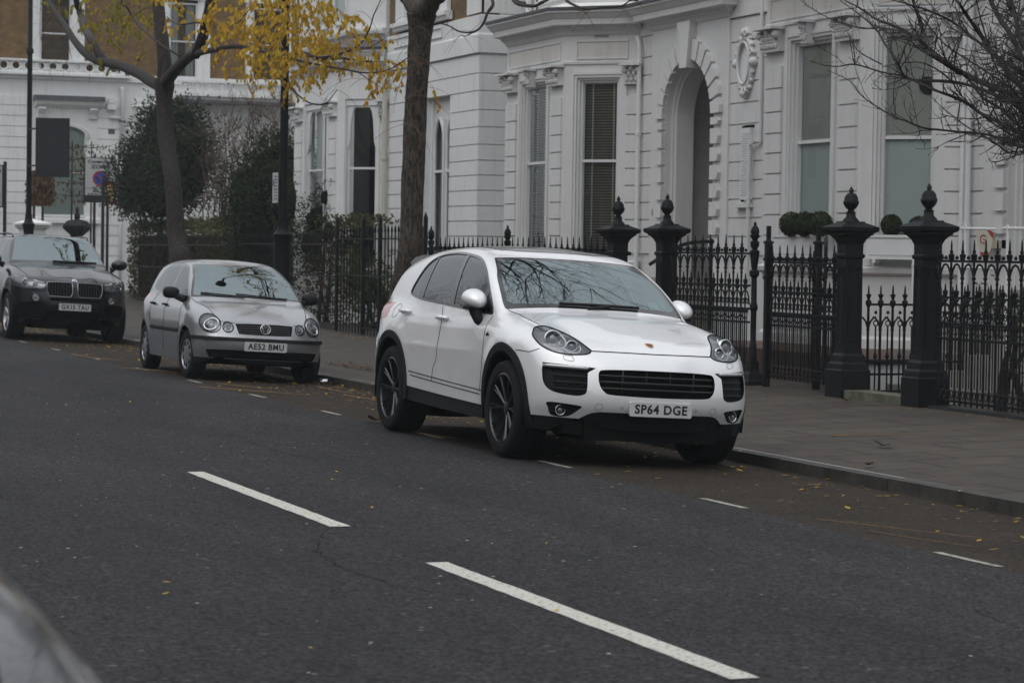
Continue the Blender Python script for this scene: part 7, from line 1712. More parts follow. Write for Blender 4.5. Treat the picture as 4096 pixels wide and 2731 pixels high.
# bare tree on the right
tb = empty('street_tree', (-15.2, 10.2, 0), 'bare winter tree reaching its knobbly twigs in from the right edge', 'tree', 'kerbside trees')
e0 = TREE_BARE[0][0]; mb = bumpy_trunk([(-14.6, 10.25, 0, .24), (-14.6, 10.25, .4, .18), (-14.65, 10.25, 1.4, .16), (-14.8, 10.2, 2.3, .15), (e0[0]+.1, e0[1], e0[2]+.1, .13)], 4, 24, .04); mb.build('trunk', M['barkd'], tb, True)
mb = MB(); r = random.Random(77); qs = []
for l in TREE_BARE:
    q, rr = limb(mb, [(*t_[:3], t_[3]*1.22) for t_ in l], 7, .13, r); qs.append((q, rr))
mb.build('branch', M['barkd'], tb, True)
mb = MB()
def twig(mb, p, d, ln, rad, r, depth):
    n = 6; pts = [Vector(p)]; cu = Vector(p); d = d.normalized(); rs = [rad]
    for k in range(n):
        cu = cu+d*ln/n*r.uniform(.8, 1.2); d = (d+Vector((r.gauss(0, .13), r.gauss(0, .13), r.gauss(.05, .12)))).normalized(); pts.append(cu.copy()); rs.append(rad*(1-.65*(k+1)/n))
        if r.random() < .45: rs[-1] *= 1.5
    mb.tube(pts, rs, 4); mb.lathe([(.001, -.006), (rs[-1]*1.9, 0), (.001, .010)], c=pts[-1], seg=4)
    if depth:
        for _ in range(r.randrange(1, 4)):
            i = r.randrange(1, n); a = NR(r.random()).v(.8); twig(mb, pts[i], (d+a), ln*r.uniform(.3, .6), rad*.6, r, depth-1)
for q, rr in qs:
    L_ = 0
    for i in range(1, len(q)-1):
        seg_ = (q[i]-q[i-1]).length; L_ += seg_; t_ = (q[i+1]-q[i-1]).normalized()
        k = 3 if q[i].x > -17.0 else 1
        for _ in range(k if r.random() < min(1, seg_/.07) else 0):
            a = NR(r.random()).v(); a = (a-t_*a.dot(t_)).normalized(); d = t_*r.uniform(.3, 1.1)+a*.8+Vector((0, 0, .35)); ln = r.uniform(.08, .42) if rr[i] > .006 else r.uniform(.03, .13); twig(mb, q[i], d, ln, min(rr[i]*.45, .0055) if rr[i] > .006 else .0022, r, 1 if ln > .2 else 0)
mb.build('twig', M['twig'], tb, True)
# evergreen and bare shrubs in the gardens
def blobs_foliage(mb, centers, n, r, sz, flat=.0):
    for _ in range(n):
        c, rad = centers[r.randrange(len(centers))] if r.random() < .25 else max(r.sample(centers, min(3, len(centers))), key=lambda q: q[1])
        a = NR(r.random()).v(); k = rad*(r.random()**.33)*r.uniform(.75, 1.08); p = Vector(c)+Vector((a.x*k, a.y*k, a.z*k*.95)); d = (a+NR(r.random()).v(.9)+Vector((0, 0, .25))); leaf(mb, p, d, NR(r.random()).v(), sz*r.uniform(.7, 1.3), sz*r.uniform(.35, .5))
def shrub(name, x, y, label, blobs, n, sz, m, seed, stems=5, group='garden shrubs', core=True):
    root = empty(name, (x, y, 0), label, 'bush', group); r = random.Random(seed); mb = MB(); cs = [((x+a, y+b, c), d) for a, b, c, d in blobs]
    blobs_foliage(mb, cs, n, r, sz)
    for (c, rad) in cs:     # shoots breaking the outline
        for _ in range(6):
            a = NR(r.random()).v(); a.z = abs(a.z); p = Vector(c)+a*rad*.9
            for k in range(7): q = p+a*.05*k; leaf(mb, q, a+NR(r.random()).v(.8), NR(r.random()).v(), sz, sz*.4)
    mb.build('foliage', M[m], root); mb = MB()
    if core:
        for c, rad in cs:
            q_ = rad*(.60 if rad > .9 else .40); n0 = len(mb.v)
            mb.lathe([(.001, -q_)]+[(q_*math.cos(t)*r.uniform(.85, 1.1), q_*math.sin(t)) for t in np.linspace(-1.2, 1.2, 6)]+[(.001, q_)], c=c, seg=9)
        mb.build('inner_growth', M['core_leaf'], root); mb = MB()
    for k in range(stems):
        c, rad = cs[r.randrange(len(cs))]; b_ = (x+r.uniform(-.3, .3), y+r.uniform(-.2, .2), 0); mb.tube([b_, ((b_[0]+c[0])/2+r.uniform(-.2, .2), (b_[1]+c[1])/2, c[2]*.5), c], [.05, .035, .012], 6)
    mb.build('stem', M['barkd'], root); return root
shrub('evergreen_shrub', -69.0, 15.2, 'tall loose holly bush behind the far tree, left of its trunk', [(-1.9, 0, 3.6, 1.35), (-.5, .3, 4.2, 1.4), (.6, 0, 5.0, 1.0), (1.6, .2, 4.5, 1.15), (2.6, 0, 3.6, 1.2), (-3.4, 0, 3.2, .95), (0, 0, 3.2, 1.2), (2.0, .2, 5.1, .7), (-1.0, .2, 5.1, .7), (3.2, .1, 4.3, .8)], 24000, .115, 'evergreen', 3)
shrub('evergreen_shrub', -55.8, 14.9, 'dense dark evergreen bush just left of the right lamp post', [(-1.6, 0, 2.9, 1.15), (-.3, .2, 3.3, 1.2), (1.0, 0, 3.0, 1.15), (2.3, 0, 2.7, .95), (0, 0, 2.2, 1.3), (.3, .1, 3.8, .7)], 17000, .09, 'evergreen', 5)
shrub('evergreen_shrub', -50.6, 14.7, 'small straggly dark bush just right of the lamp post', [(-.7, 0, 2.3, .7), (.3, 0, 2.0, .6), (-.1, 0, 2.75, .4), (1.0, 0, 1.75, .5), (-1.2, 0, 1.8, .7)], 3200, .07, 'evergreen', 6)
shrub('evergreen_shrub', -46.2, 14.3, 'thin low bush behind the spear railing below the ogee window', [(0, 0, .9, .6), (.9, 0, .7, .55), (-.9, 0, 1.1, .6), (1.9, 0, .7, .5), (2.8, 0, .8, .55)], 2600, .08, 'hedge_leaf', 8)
shrub('ivy_shrub', -22.2, 13.7, 'ragged climber growing through the rightmost railing', [(0, 0, 1.05, .22), (.35, 0, .9, .2), (-.35, .1, 1.2, .14), (.1, .1, .55, .25), (.6, .1, .6, .25)], 420, .055, 'hedge_leaf', 9, group=None, core=False)
def bare_shrub(x, y, label, w, h, n, seed, m='twig'):
    root = empty('bare_shrub', (x, y, 0), label, 'bush', 'leafless shrubs'); r = random.Random(seed); mb = MB(); lf = MB()
    for k in range(n):
        p = Vector((x+r.uniform(-.35, .35)*w*.4, y+r.uniform(-.3, .3), .1)); tx = r.uniform(-.5, .5)*w; H_ = h*r.uniform(.75, 1.05); pts = [p]
        for j in range(1, 8): t = j/7; pts.append(Vector((p.x+tx*t**1.2+r.gauss(0, .05), p.y+r.gauss(0, .07)+.25*tx*t*.3, .1+H_*t)))
        mb.tube(pts, [.035*(1-j/8.5) for j in range(8)], 5)
        for j in range(3, 8):
            for _ in range(7):
                d = Vector((r.gauss(0, .6), r.gauss(0, .4), r.uniform(.2, 1))); ln = r.uniform(.25, .8); q = [pts[j]]; cu = pts[j].copy(); dd = d.normalized()
                for s_ in range(4): cu = cu+dd*ln/4; dd = (dd+Vector((r.gauss(0, .2), r.gauss(0, .2), .12))).normalized(); q.append(cu.copy())
                mb.tube(q, [.009, .007, .006, .005, .003], 3, cap=False)
                if r.random() < .16: leaf(lf, cu, Vector((r.gauss(0, 1), r.gauss(0, 1), -1)), NR(r.random()).v(), .10, .06)
    mb.build('stem', M['twigb'], root); lf.build('dead_leaf', M['brown_leaf'], root); return root
M['twigb'] = mat('twigb', (.085, .060, .045), .8, var=.4, vscale=3)
bare_shrub(-64.2, 15.8, 'tall leafless shrub between the holly bush and the evergreen, left one', 2.3, 5.0, 17, 1); bare_shrub(-61.4, 15.9, 'tall leafless shrub between the holly bush and the evergreen, middle one', 2.0, 5.1, 15, 2); bare_shrub(-58.9, 15.8, 'tall leafless shrub rising behind the dense evergreen by the lamp post', 2.2, 5.0, 14, 4)
# clipped hedge behind the spear railing
hd = empty('hedge', (-62, 14.9, 0), 'long clipped brown and green hedge behind the spear railing', 'hedge'); r = random.Random(31); mb = MB()
def hedge_y(x): return 14.75+(-x-50)*.036
for _ in range(20000):
    x = r.uniform(-74.5, -48.0); top = 2.28+.05*math.sin(x*1.7)+.04*math.sin(x*4.1); yf = hedge_y(x)-.15+.06*math.sin(x*3.1)
    if r.random() < .74: z = top*(r.random()**.8)+.05; p = Vector((x, yf+r.uniform(-.10, .16), z))
    else: p = Vector((x, yf+r.uniform(0, .8), top+r.uniform(-.08, .09)))
    leaf(mb, p, NR(r.random()).v()+Vector((0, -.4, .4)), NR(r.random()).v(), r.uniform(.07, .12), r.uniform(.04, .06))
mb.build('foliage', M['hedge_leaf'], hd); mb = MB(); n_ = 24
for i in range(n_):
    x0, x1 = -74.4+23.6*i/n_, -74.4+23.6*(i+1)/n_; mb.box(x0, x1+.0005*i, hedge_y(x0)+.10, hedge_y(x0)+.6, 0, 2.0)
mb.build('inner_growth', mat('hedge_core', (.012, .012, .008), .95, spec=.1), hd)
mb = MB(); r = random.Random(44)
for _ in range(1400):
    x = r.uniform(-74, -48.5); leaf(mb, Vector((x, hedge_y(x)-.25+r.uniform(-.06, .06), 2.05*r.random()+.2)), NR(r.random()).v(), NR(r.random()).v(), .09, .055)
mb.build('dead_leaf', M['brown_leaf'], hd)
# clipped box balls in the window boxes
def box_ball(x, y, z, rad, label, seed):
    e = empty('box_ball', (x, y, z), label, 'bush', 'clipped box balls'); r = random.Random(seed); mb = MB()
    for _ in range(1500):
        a = NR(r.random()).v(); leaf(mb, a*rad*r.uniform(.86, 1.02), a+NR(r.random()).v(.8), NR(r.random()).v(), .026, .016)
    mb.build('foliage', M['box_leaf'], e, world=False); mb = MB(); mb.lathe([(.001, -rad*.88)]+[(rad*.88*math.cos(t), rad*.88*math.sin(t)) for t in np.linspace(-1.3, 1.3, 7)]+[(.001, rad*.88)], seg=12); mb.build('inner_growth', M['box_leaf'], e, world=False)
for k, (x, y, l) in enumerate(((-30.12, 15.12, 'clipped box ball in the front window box, left of three'), (-29.72, 15.12, 'clipped box ball in the front window box, middle of three'), (-29.30, 15.12, 'clipped box ball in the front window box, right of three'))): box_ball(x, y, 2.09, .155, l, k)
pc1, pc2 = frC16.p(.50, .14, 2.08), frC16.p(.86, .14, 2.06); box_ball(*pc1, .125, 'clipped box ball in the right cant window box, left of two', 11); box_ball(*pc2, .125, 'clipped box ball in the right cant window box, right of two', 12)
def planter(fr, u0, u1, label):
    o = fr.p(u0, .14, 1.66); e = empty('window_box', o, label, 'planter', 'white window boxes'); mb = MB(); fr.box(mb, u0, u1, .05, .24, 1.66, 1.92); fr.box(mb, u0-.02, u1+.02, .04, .26, 1.92, 1.955); fr.box(mb, u0+.04, u1-.04, .241, .250, 1.70, 1.885); mb.build('trough', M['joinery'], e)
    mb = MB()
    for u in (u0+.12, u1-.12): fr.box(mb, u-.02, u+.02, .05, .30, 1.60, 1.645)
    fr.box(mb, u0, u1, .28, .30, 1.645, 1.66); mb.build('bracket', M['joinery'], e)
planter(frF16, .82, 1.92, 'long white window box under the front frosted window'); planter(frC16, .20, 1.02, 'white window box under the right cant frosted window')
# pleached trees by the side street
def pleached(x, y, z0, z1, w, label, seed):
    e = empty('pleached_tree', (x, y, 0), label, 'tree', 'pleached trees'); r = random.Random(seed); mb = MB(); mb.tube([(x, y, 0), (x+.02, y, z0+.2), (x, y, z1)], [.045, .04, .02], 7); mb.build('trunk', M['barkd'], e); mb = MB()
    for _ in range(900): leaf(mb, Vector((x+r.uniform(-.35, .35), y+r.uniform(-w, w), r.uniform(z0, z1))), Vector((r.gauss(0, .5), r.gauss(0, .5), -1)), NR(r.random()).v(), .14, .06)
    mb.build('foliage', M['brown_leaf'], e)
pleached(-77.3, 13.12, 2.95, 3.95, .20, 'pleached tree with brown leaves beside the black board, left stem', 1); pleached(-77, 13.33, 2.95, 3.95, .32, 'pleached tree with brown leaves beside the black board, right stem', 2)
for yy, lab, k in ((14.40, 'thin brown leaved pleached tree in front of the green blind', 3), (15.0, 'pleached tree with bare shoots above the parking zone sign', 4)):
    e = empty('pleached_tree', (-78, yy, 0), lab, 'tree', 'pleached trees'); r = random.Random(k); mb = MB(); mb.tube([(-78, yy, 0), (-78, yy, 4.9)], [.04, .02], 6); lf = MB()
    for z in np.linspace(3.2, 4.7, 5):
        for sg in (-1, 1):
            pts = [(-78, yy, z), (-78+r.uniform(-.1, .1), yy+sg*.35, z+.04), (-78, yy+sg*.75, z+.12)]; mb.tube(pts, [.015, .01, .005], 4)
            for _ in range(16): q = Vector(pts[1])+Vector((r.gauss(0, .1), r.gauss(0, .22), r.uniform(-.25, .1))); leaf(lf, q, Vector((0, r.gauss(0, .4), -1)), NR(r.random()).v(), .14, .055)
    mb.build('trunk', M['barkd'], e); lf.build('foliage', M['brown_leaf'], e)
# ------------------------------------------------------------------ lamp posts, signs, litter
def lamp_post(x, y, label, zc, zt=9.0, r=.062):
    e = empty('lamp_post', (x, y, 0), label, 'lamp post', 'black lamp posts'); mb = MB()
    mb.lathe([(.17, 0), (.17, .08), (.13, .14), (.125, .9), (.135, .95), (.12, 1.0), (.117, zc-.14), (.125, zc-.10), (.13, zc-.07), (.14, zc-.02), (.15, zc), (.15, zc+.02), (.115, zc+.045), (.09, zc+.11), (.078, zc+.2), (.085, zc+.215), (.085, zc+.24)], seg=20)
    o = mb.build('base', M['black_iron'], e, True, world=False); sharp(o, 40)
    mb = MB(); mb.lathe([(r+.008, zc+.2), (r, zc+.8), (r-.004, 6.1), (r+.02, 6.12), (r+.02, 6.2), (r-.006, 6.24), (r-.014, zt)], seg=16); o = mb.build('column', M['black_iron'], e, True, world=False); sharp(o, 40)
    mb = MB(); mb.lathe([(.05, zt), (.12, zt+.1), (.10, zt+.18), (.22, zt+.3), (.25, zt+.8), (.1, zt+1.0), (.02, zt+1.2)], seg=12); mb.build('lantern', M['black_iron'], e, True, world=False); return e
l1 = lamp_post(-36.52, 9.9, 'black lamp post with a parking plate, standing behind the silver hatchback', 1.86)
l2 = lamp_post(-59.05, 9.9, 'black lamp post at the far left, holding the large blank board', 2.14)
sg = mat('signwhite', (.42, .425, .43), .5); M['signwhite'] = sg; M['signblack'] = mat('signblack', (.012, .013, .016), .45); M['signred'] = mat('signred', (.32, .03, .03), .45); M['signblue'] = mat('signblue', (.02, .06, .28), .45); M['signyellow'] = mat('signyellow', (.5, .42, .12), .5)
def plate_box(c, U, w, h, t, m, name, parent, rnd=.01):
    U = Vector(U).normalized(); N_ = U.cross(Vector((0, 0, 1))); c = Vector(c); mb = MB()
    mb.prism([(-w/2, -h/2), (w/2, -h/2), (w/2, h/2), (-w/2, h/2)], lambda u, v, d: tuple(c+U*u+Vector((0, 0, v))+N_*d), 0, t); return fixn(mb.build(name, m, parent))
# parking plate on lamp post 1 (turned towards the road)
e = empty('parking_sign', (-36.58, 9.82, 2.36), 'narrow white parking plate strapped to the lamp post behind the hatchback', 'sign'); U = Vector((.80, .6, 0)).normalized(); N_ = U.cross(Vector((0, 0, 1)))
U = Vector((.998, .05, 0)).normalized(); N_ = U.cross(Vector((0, 0, 1))); c = Vector((-36.60, 9.80, 2.57))
p = plate_box(c, U, .26, .45, .006, M['signwhite'], 'face', e)
for k, t in enumerate(('Permit', 'holders', 'or', 'Mon-Fri', '8.30 am', '6.30 pm', 'Sat', '8.30 - 1.30')): place_text(t, .04, c+Vector((0, 0, .17-.048*k))+N_*.0075+U*.03-Vector(root_loc(p)), U, (0, 0, 1), 'lettering', M['ink'], p, fit=(.13+.02*(k % 3), .026))
pb = plate_box(c+Vector((0, 0, .07))-U*.08+N_*.007, U, .055, .09, .001, M['signblue'], 'parking_symbol', p)
pass
# blank board (back of a sign) on lamp post 2
e = empty('sign_back', (-58.5, 9.9, 3.9), 'large plain black back of a sign fixed to the left lamp post', 'sign'); mb = MB(); c = Vector((-58.6, 9.86, 3.92)); U = Vector((.30, .954, 0)).normalized()
p = plate_box(c+U*.50, U, .78, 1.36, .03, M['signblack'], 'board', e)
mb = MB()
for z in (3.5, 4.35): mb.tube([(-59.08, 9.86, z), (-58.55, 9.95, z)], .02, 6)
mb.build('bracket', M['signblack'], e)
# controlled zone sign on posts
e = empty('zone_sign', (-76, 14.8, 0), 'white controlled parking zone sign with the blue and red disc, left of the holly bush', 'sign'); U = Vector((0, 1, 0)); c = Vector((-75.95, 14.86, 3.66))
bk = plate_box(c-Vector((.01, 0, 0)), U, .98, 1.36, .008, M['signblack'], 'backing', e); fc = plate_box(c+Vector((.002, .01, .10)), U, .90, 1.12, .006, M['signwhite'], 'face', e)
fo = Vector(root_loc(fc)); X_ = .0095
for t, dy, dz, w_, h_ in (('Controlled', 0, .555, .76, .10), ('ZONE', 0, .40, .56, .12), ('Mon - Fri', 0, -.335, .42, .085), ('8.30 am - 6.30 pm', 0, -.43, .74, .075)): place_text(t, .1, c+Vector((X_, .01+dy, dz))-fo, U, (0, 0, 1), 'lettering', M['ink'], fc, fit=(w_, h_), bold=.004)
mb = MB(); mb.box(-75.942, -75.9405, 14.42, 15.31, 3.40, 3.415); mb.build('divider', M['ink'], fc)
def disc(cy, cz, r0, r1, x, m, name, par):
    mb = MB(); K = 36
    for k in range(K):
        a, b = 2*math.pi*k/K, 2*math.pi*(k+1)/K; q = [(x, cy+rr*math.cos(t), cz+rr*math.sin(t)) for rr, t in ((r0, a), (r1, a), (r1, b), (r0, b))]
        mb.poly(q if r0 > 0 else q[1:3]+[(x, cy, cz)])
    return fixn(mb.build(name, m, par))
disc(14.88, 3.71, 0, .20, -75.940, M['signblue'], 'no_waiting_disc', fc); disc(14.88, 3.71, .185, .235, -75.938, M['signred'], 'no_waiting_ring', fc)
mb = MB(); mb.poly([(-75.936, 14.88+a, 3.71+b) for a, b in ((-.155, .125), (-.125, .155), (.155, -.125), (.125, -.155))]); mb.build('no_waiting_bar', M['signred'], fc)
for yy in (14.72, 15.12):
    mb = MB(); mb.tube([(-76.02, yy, 0), (-76.02, yy, 4.42 if yy < 15 else 3.0)], .045, 10); mb.build('post', M['signblack'], e)
# give way sign
e = empty('give_way_sign', (-74.5, 14.68, 0), 'give way triangle on its own black post, partly hidden by the holly bush', 'sign'); mb = MB(); mb.tube([(-74.5, 14.68, 0), (-74.5, 14.68, 3.62)], .05, 10); mb.lathe([(.05, 3.60), (.04, 3.66), (.001, 3.68)], c=(-74.5, 14.68, 0), seg=10); mb.build('post', M['signblack'], e)
U = Vector((.80, .60, 0)); N_ = U.cross(Vector((0, 0, 1))); c = Vector((-74.30, 14.90, 3.28)); fo = Vector((-74.5, 14.68, 0))
def tri(s_, d, m, nm):
    mb = MB(); mb.prism([(-.30*s_, .26*s_), (.30*s_, .26*s_), (0, -.40*s_)], lambda u, v, q: tuple(c+U*u+Vector((0, 0, v))+N_*q), d, d+.004); return fixn(mb.build(nm, m, e))
tri(1.18, -.012, M['signblack'], 'backing'); tri(1.0, -.004, M['signred'], 'border'); tf_ = tri(.70, .002, M['signyellow'], 'face')
place_text('GIVE', .07, c+Vector((0, 0, .13))+N_*.0075-fo, U, (0, 0, 1), 'lettering', M['ink'], tf_, fit=(.24, .07), bold=.003)
# sign at the left edge
e = empty('zone_sign', (-60, 9.2, 0), 'edge of a white parking sign with lines of small print at the left border', 'sign'); U = Vector((.0, 1, 0)); c = Vector((-60, 9.13, 3.04)); fo = Vector((-60, 9.2, 0))
bk = plate_box(c-Vector((.01, 0, 0)), U, .66, 1.0, .008, M['signblack'], 'backing', e); fc = plate_box(c, U, .60, .94, .006, M['signwhite'], 'face', e)
for t, y0, z, w_ in (('Controlled', .0, .36, .54), ('ZONE', 0, .24, .4), ('8.30 am - 6.30 pm', .0, -.25, .54), ('8.30 am - 1.30 pm', .0, -.38, .54)): place_text(t, .1, c+Vector((.0075, y0, z))-Vector(root_loc(fc)), U, (0, 0, 1), 'lettering', M['ink'], fc, fit=(w_, .065), bold=.003)
mb = MB(); mb.box(-59.994, -59.992, 8.84, 9.42, 2.86, 2.87); mb.build('divider', M['ink'], fc)
for yy in (9.50, 8.75): mb = MB(); mb.tube([(-60.02, yy, 0), (-60.02, yy, 3.62)], .042, 10); mb.build('post', M['signblack'], e)
# white rails and a hanging bell box by house 16
e = empty('white_rail', (-25.4, 14.8, 0), 'white tubular rail with short uprights behind the last gate pier', 'rail'); mb = MB(); mb.tube([(-26.5, 14.8, 2.03), (-24.45, 14.8, 2.0)], .016, 6); mb.tube([(-26.3, 14.8, 1.58), (-24.5, 14.8, 1.56)], .016, 6)
for x in (-26.28, -25.66, -25.1): mb.tube([(x, 14.8, .2), (x, 14.8, 2.1)], .018, 6)
mb.tube([(-24.2, 14.8, .2), (-24.2, 14.8, 2.05)], .018, 6); mb.tube([(-24.3, 14.8, 2.01), (-23.4, 14.8, 2.0)], .016, 6); mb.build('rail', M['joinery'], e)
e = empty('alarm_box', (-26.9, 16.2, 1.85), 'shield shaped white alarm box with red corners on the wall behind the last pier', 'alarm box'); mb = MB(); U = Vector((.92, .38, 0)).normalized(); N_ = U.cross(Vector((0, 0, 1))); c = Vector((-26.85, 16.1, 1.86))
sh_ = [(-.13, .13), (-.08, .16), (.08, .16), (.13, .13), (.11, -.02), (.05, -.17), (-.05, -.17), (-.11, -.02)]
M['cream'] = mat('cream', (.48, .46, .38), .5); M['logored'] = mat('logored', (.30, .03, .02), .5)
mb.prism(sh_, lambda u, v, d: tuple(c+U*u+Vector((0, 0, v))+N_*d), -.05, .0); bx_ = fixn(mb.build('case', M['cream'], e)); mb = MB()
for q in ([(.03, .158), (.078, .158), (.128, .128), (.118, .06)], [(-.045, -.165), (.045, -.165), (.07, -.11), (-.07, -.11)]): mb.prism(q, lambda u, v, d: tuple(c+U*u+Vector((0, 0, v))+N_*d), .0, .003)
mb.tube([tuple(c+U*(-.02+.045*math.cos(t))+Vector((0, 0, .05+.05*math.sin(t)))+N_*.004) for t in np.linspace(.6, 5.2, 12)], .007, 5); mb.tube([tuple(c+U*-.02+Vector((0, 0, .05))+N_*.004), tuple(c+U*.03+Vector((0, 0, .03))+N_*.004)], .007, 5)
fixn(mb.build('logo', M['logored'], bx_)); mb = MB(); mb.box(-26.95, -26.75, 16.14, 16.42, 1.8, 1.9); mb.build('mount', M['cream'], e)
# twigs on the road and pavement
M['straw'] = mat('straw', (.17, .10, .045), .7, var=.3, vscale=10)
def stick(pts, rad, label, group='fallen leaf stalks'):
    e = MB(); q = spline([(x, y, gz(y)+.012) for x, y in pts], 5); e.tube(q, [rad*(1-.5*i/len(q)) for i in range(len(q))], 5)
    o = e.build('fallen_twig', M['straw']); me = o.data; c0 = Vector(q[0]); me.transform(Matrix.Translation(-c0)); o.location = c0; return tag(o, label, 'twig', group)
stick([(-34.1, 6.95), (-33.7, 7.3), (-33.1, 7.72)], .007, 'straw coloured stalk on the road left of the hatchback front wheel')
stick([(-29.3, 6.9), (-28.8, 7.4), (-28.2, 8.0)], .008, 'longest straw coloured stalk on the road in front of the hatchback'); stick([(-30.3, 7.4), (-29.9, 7.6), (-29.5, 7.85)], .007, 'thin reddish stalk just ahead of the hatchback front wheel')
stick([(-30.5, 8.75), (-29.7, 8.7), (-28.95, 8.75)], .009, 'straw stalk in the gutter right of the drink can'); stick([(-30.0, 8.72), (-30.6, 9.05), (-31.2, 9.2)], .009, 'straw stalk leaning across the gutter near the drink can'); stick([(-20.3, 10.62), (-20.2, 10.95), (-20.1, 11.3)], .007, 'long straw stalk lying on the pavement right of the white suv')
stick([(-14.3, 7.4), (-13.8, 7.7), (-13.3, 8.0)], .0025, 'thin brown stalk on the road near the right edge, left one'); stick([(-13.6, 7.4), (-13.2, 7.5), (-12.8, 7.65)], .0025, 'thin brown stalk on the road near the right edge, right one')
stick([(-38.4, 7.1), (-37.4, 7.2), (-36.6, 7.5)], .009, 'orange brown stalk on the road behind the hatchback'); stick([(-28.5, 8.5), (-27.6, 8.6), (-26.9, 8.4)], .008, 'straw stalk in the bay between the hatchback and the suv')
stick([(-22.6, 7.3), (-21.9, 7.25), (-21.2, 7.35)], .005, 'thin dark red stalk beside the white suv')
e = empty('drink_can', (-31.55, 9.12, gz(9.12)+.034), 'silver drink can lying in the gutter beside the hatchback', 'can'); e.rotation_euler = (0, R(90), R(75)); mb = MB(); mb.lathe([(.024, -.06), (.033, -.052), (.033, .05), (.027, .06), (.024, .058), (.022, .052)], seg=16); mb.build('can_body', M['chrome'], e, True, world=False)
# leaf litter
def litter(name, n, zone, m, seed, sz, label=None):
    r = random.Random(seed); mb = MB()
    for _ in range(n):
        x, y = zone(r); a = r.uniform(0, 6.28); s_ = sz*r.uniform(.6, 1.4); z = gz(y)+.006+.01*r.random() if not (9.22 < y < 9.42) else .012; d = Vector((math.cos(a), math.sin(a), r.uniform(-.05, .25))); leaf(mb, Vector((x, y, z)), d, Vector((0, 0, 1)), s_, s_*.55)
    return tag(mb.build(name, M[m]), kind='stuff')
def zbay(r):
    while True:
        x = r.uniform(-56, -8); y = 9.25-abs(r.gauss(0, .75)); 
        if 7.0 < y < 9.24 and r.random() < (1 if x < -23 else .35): return x, y
litter('fallen_leaves', 1300, zbay, 'yellow_leaf', 1, .055); litter('fallen_leaves', 1100, zbay, 'brown_leaf', 2, .050)
litter('fallen_leaves', 300, lambda r: (r.uniform(-50, -30), 13.25-abs(r.gauss(0, .35))), 'yellow_leaf', 3, .05); litter('fallen_leaves', 260, lambda r: (r.uniform(-60, -9), r.uniform(9.45, 13.2)), 'brown_leaf', 4, .045)
litter('fallen_leaves', 120, lambda r: (r.uniform(-45, -6), r.uniform(1.5, 7.2)), 'straw_leaf' if 'straw_leaf' in M else 'yellow_leaf', 5, .035)
litter('fallen_leaves', 500, lambda r: (r.gauss(-33.6, .9), 10.05+abs(r.gauss(0, .25))), 'brown_leaf', 6, .05)
litter('fallen_leaves', 260, lambda r: (r.uniform(-24.5, -9), 13.05-abs(r.gauss(0, .12))), 'yellow_leaf', 7, .03)
M['grit'] = mat('grit', (.36, .35, .33), .7); rr_ = random.Random(9); mb = MB()
for _ in range(260):
    x, y = rr_.uniform(-36, -4), rr_.uniform(1.0, 7.0); s_ = rr_.uniform(.005, .015); q = [(x+s_*math.cos(a)*rr_.uniform(.6, 1.4), y+s_*.8*math.sin(a), .005) for a in (0, 1.2, 2.4, 3.6, 4.9)]; mb.poly(q)
tag(mb.build('road_grit', M['grit']), kind='stuff')
def big_leaf(x, y, label, s_=.09):
    e = empty('fallen_leaf', (x, y, gz(y)+.01), label, 'leaf', 'large dry leaves'); mb = MB(); r = random.Random(int(-x*100)); n = 5
    for k in range(n): a = -1.2+2.4*k/(n-1)+r.uniform(-.2, .2); leaf(mb, Vector((0, 0, .01)), Vector((math.cos(a), math.sin(a), r.uniform(.1, .5))), Vector((0, 0, 1)), s_*r.uniform(.8, 1.3), s_*.5)
    mb.tube([(0, 0, .01), (-s_, .01, .02)], .003, 4); mb.build('blade', M['brown_leaf'], e, world=False)
big_leaf(-19.1, 10.5, 'brown curled plane leaf on the pavement beyond the suv nose', .11); big_leaf(-23.4, 7.28, 'large brown leaf against the rear wheel of the white suv', .15); big_leaf(-24.2, 12.85, 'dry leaf lying by the mossy step between the piers', .1); big_leaf(-17.6, 9.55, 'brown leaf on the kerb next to the suv front tyre', .09)
# ------------------------------------------------------------------ damp winter air
hz = bpy.data.materials.new('haze'); hz.use_nodes = True; nt = hz.node_tree; nt.nodes.clear()
ho = nt.nodes.new('ShaderNodeOutputMaterial'); pv = nt.nodes.new('ShaderNodeVolumePrincipled'); pv.inputs['Color'].default_value = (.80, .86, .90, 1); pv.inputs['Density'].default_value = .0006; pv.inputs['Anisotropy'].default_value = 0.0
nt.links.new(pv.outputs[0], ho.inputs['Volume'])
mb = MB(); mb.box(-150, 70, -85, 65, -1.5, 15.5); tag(mb.build('haze', hz), kind='stuff')
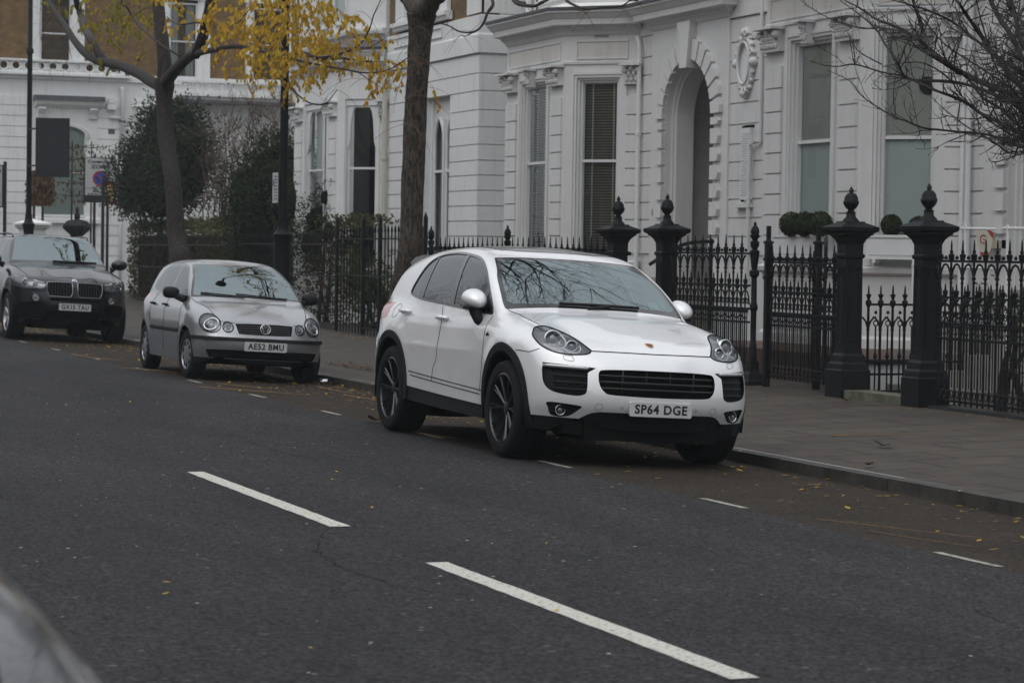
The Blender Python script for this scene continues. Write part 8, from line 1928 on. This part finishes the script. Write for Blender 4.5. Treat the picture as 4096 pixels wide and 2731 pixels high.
# ------------------------------------------------------------------ pieces of one kind that stand apart become parts of their own
def split_parts():
    users = {}
    for o in scene.objects:
        if o.type == 'MESH': users.setdefault(o.data.name, []).append(o)
    skip = ('foliage', 'leaf', 'leaves', 'grit', 'needles', 'road', 'kerb', 'twig', 'body', 'lettering', 'stalk', 'hole', 'growth', 'rustication_', 'spoke', 'haze', 'bough', 'branch', 'stem', 'roof')
    for o in [u[0] for u in users.values() if len(u) == 1]:
        if o.parent is None or any(k in o.name for k in skip): continue
        me = o.data; nv = len(me.vertices)
        if nv < 8 or nv > 60000: continue
        par = list(range(nv))
        def fd(a):
            while par[a] != a: par[a] = par[par[a]]; a = par[a]
            return a
        for e in me.edges:
            a, b = fd(e.vertices[0]), fd(e.vertices[1])
            if a != b: par[a] = b
        roots = [fd(i) for i in range(nv)]; ids = {r_: k for k, r_ in enumerate(sorted(set(roots)))}; n = len(ids)
        if n < 2 or n > 700: continue
        lab = np.array([ids[r_] for r_ in roots]); co = np.empty(nv*3); me.vertices.foreach_get('co', co); co = co.reshape(-1, 3)
        lo = np.full((n, 3), 1e9); hi = np.full((n, 3), -1e9); np.minimum.at(lo, lab, co); np.maximum.at(hi, lab, co); size = (hi-lo).max(1)
        gap = np.maximum(0, np.maximum(lo[:, None]-hi[None], lo[None]-hi[:, None])); near_ = np.sqrt((gap**2).sum(2)) <= np.maximum(.02, .5*np.maximum(size[:, None], size[None]))
        grp = -np.ones(n, int); g = 0
        for i in range(n):
            if grp[i] >= 0: continue
            st = [i]; grp[i] = g
            while st:
                a = st.pop()
                for b in np.nonzero(near_[a] & (grp < 0))[0]: grp[b] = g; st.append(b)
            g += 1
        if g < 2 or g > 14: continue
        vg = grp[lab]; nm = o.name.split('.')[0]
        for k in range(1, g):
            bm = bmesh.new(); bm.from_mesh(me); bm.verts.ensure_lookup_table(); bmesh.ops.delete(bm, geom=[v for v in bm.verts if vg[v.index] != k], context='VERTS')
            m2 = bpy.data.meshes.new(nm); bm.to_mesh(m2); bm.free()
            for m_ in me.materials: m2.materials.append(m_)
            q = bpy.data.objects.new(nm, m2); COL.objects.link(q); q.parent = o.parent; q.location = o.location; q.rotation_euler = o.rotation_euler
        bm = bmesh.new(); bm.from_mesh(me); bm.verts.ensure_lookup_table(); bmesh.ops.delete(bm, geom=[v for v in bm.verts if vg[v.index] != 0], context='VERTS'); bm.to_mesh(me); bm.free()
split_parts()
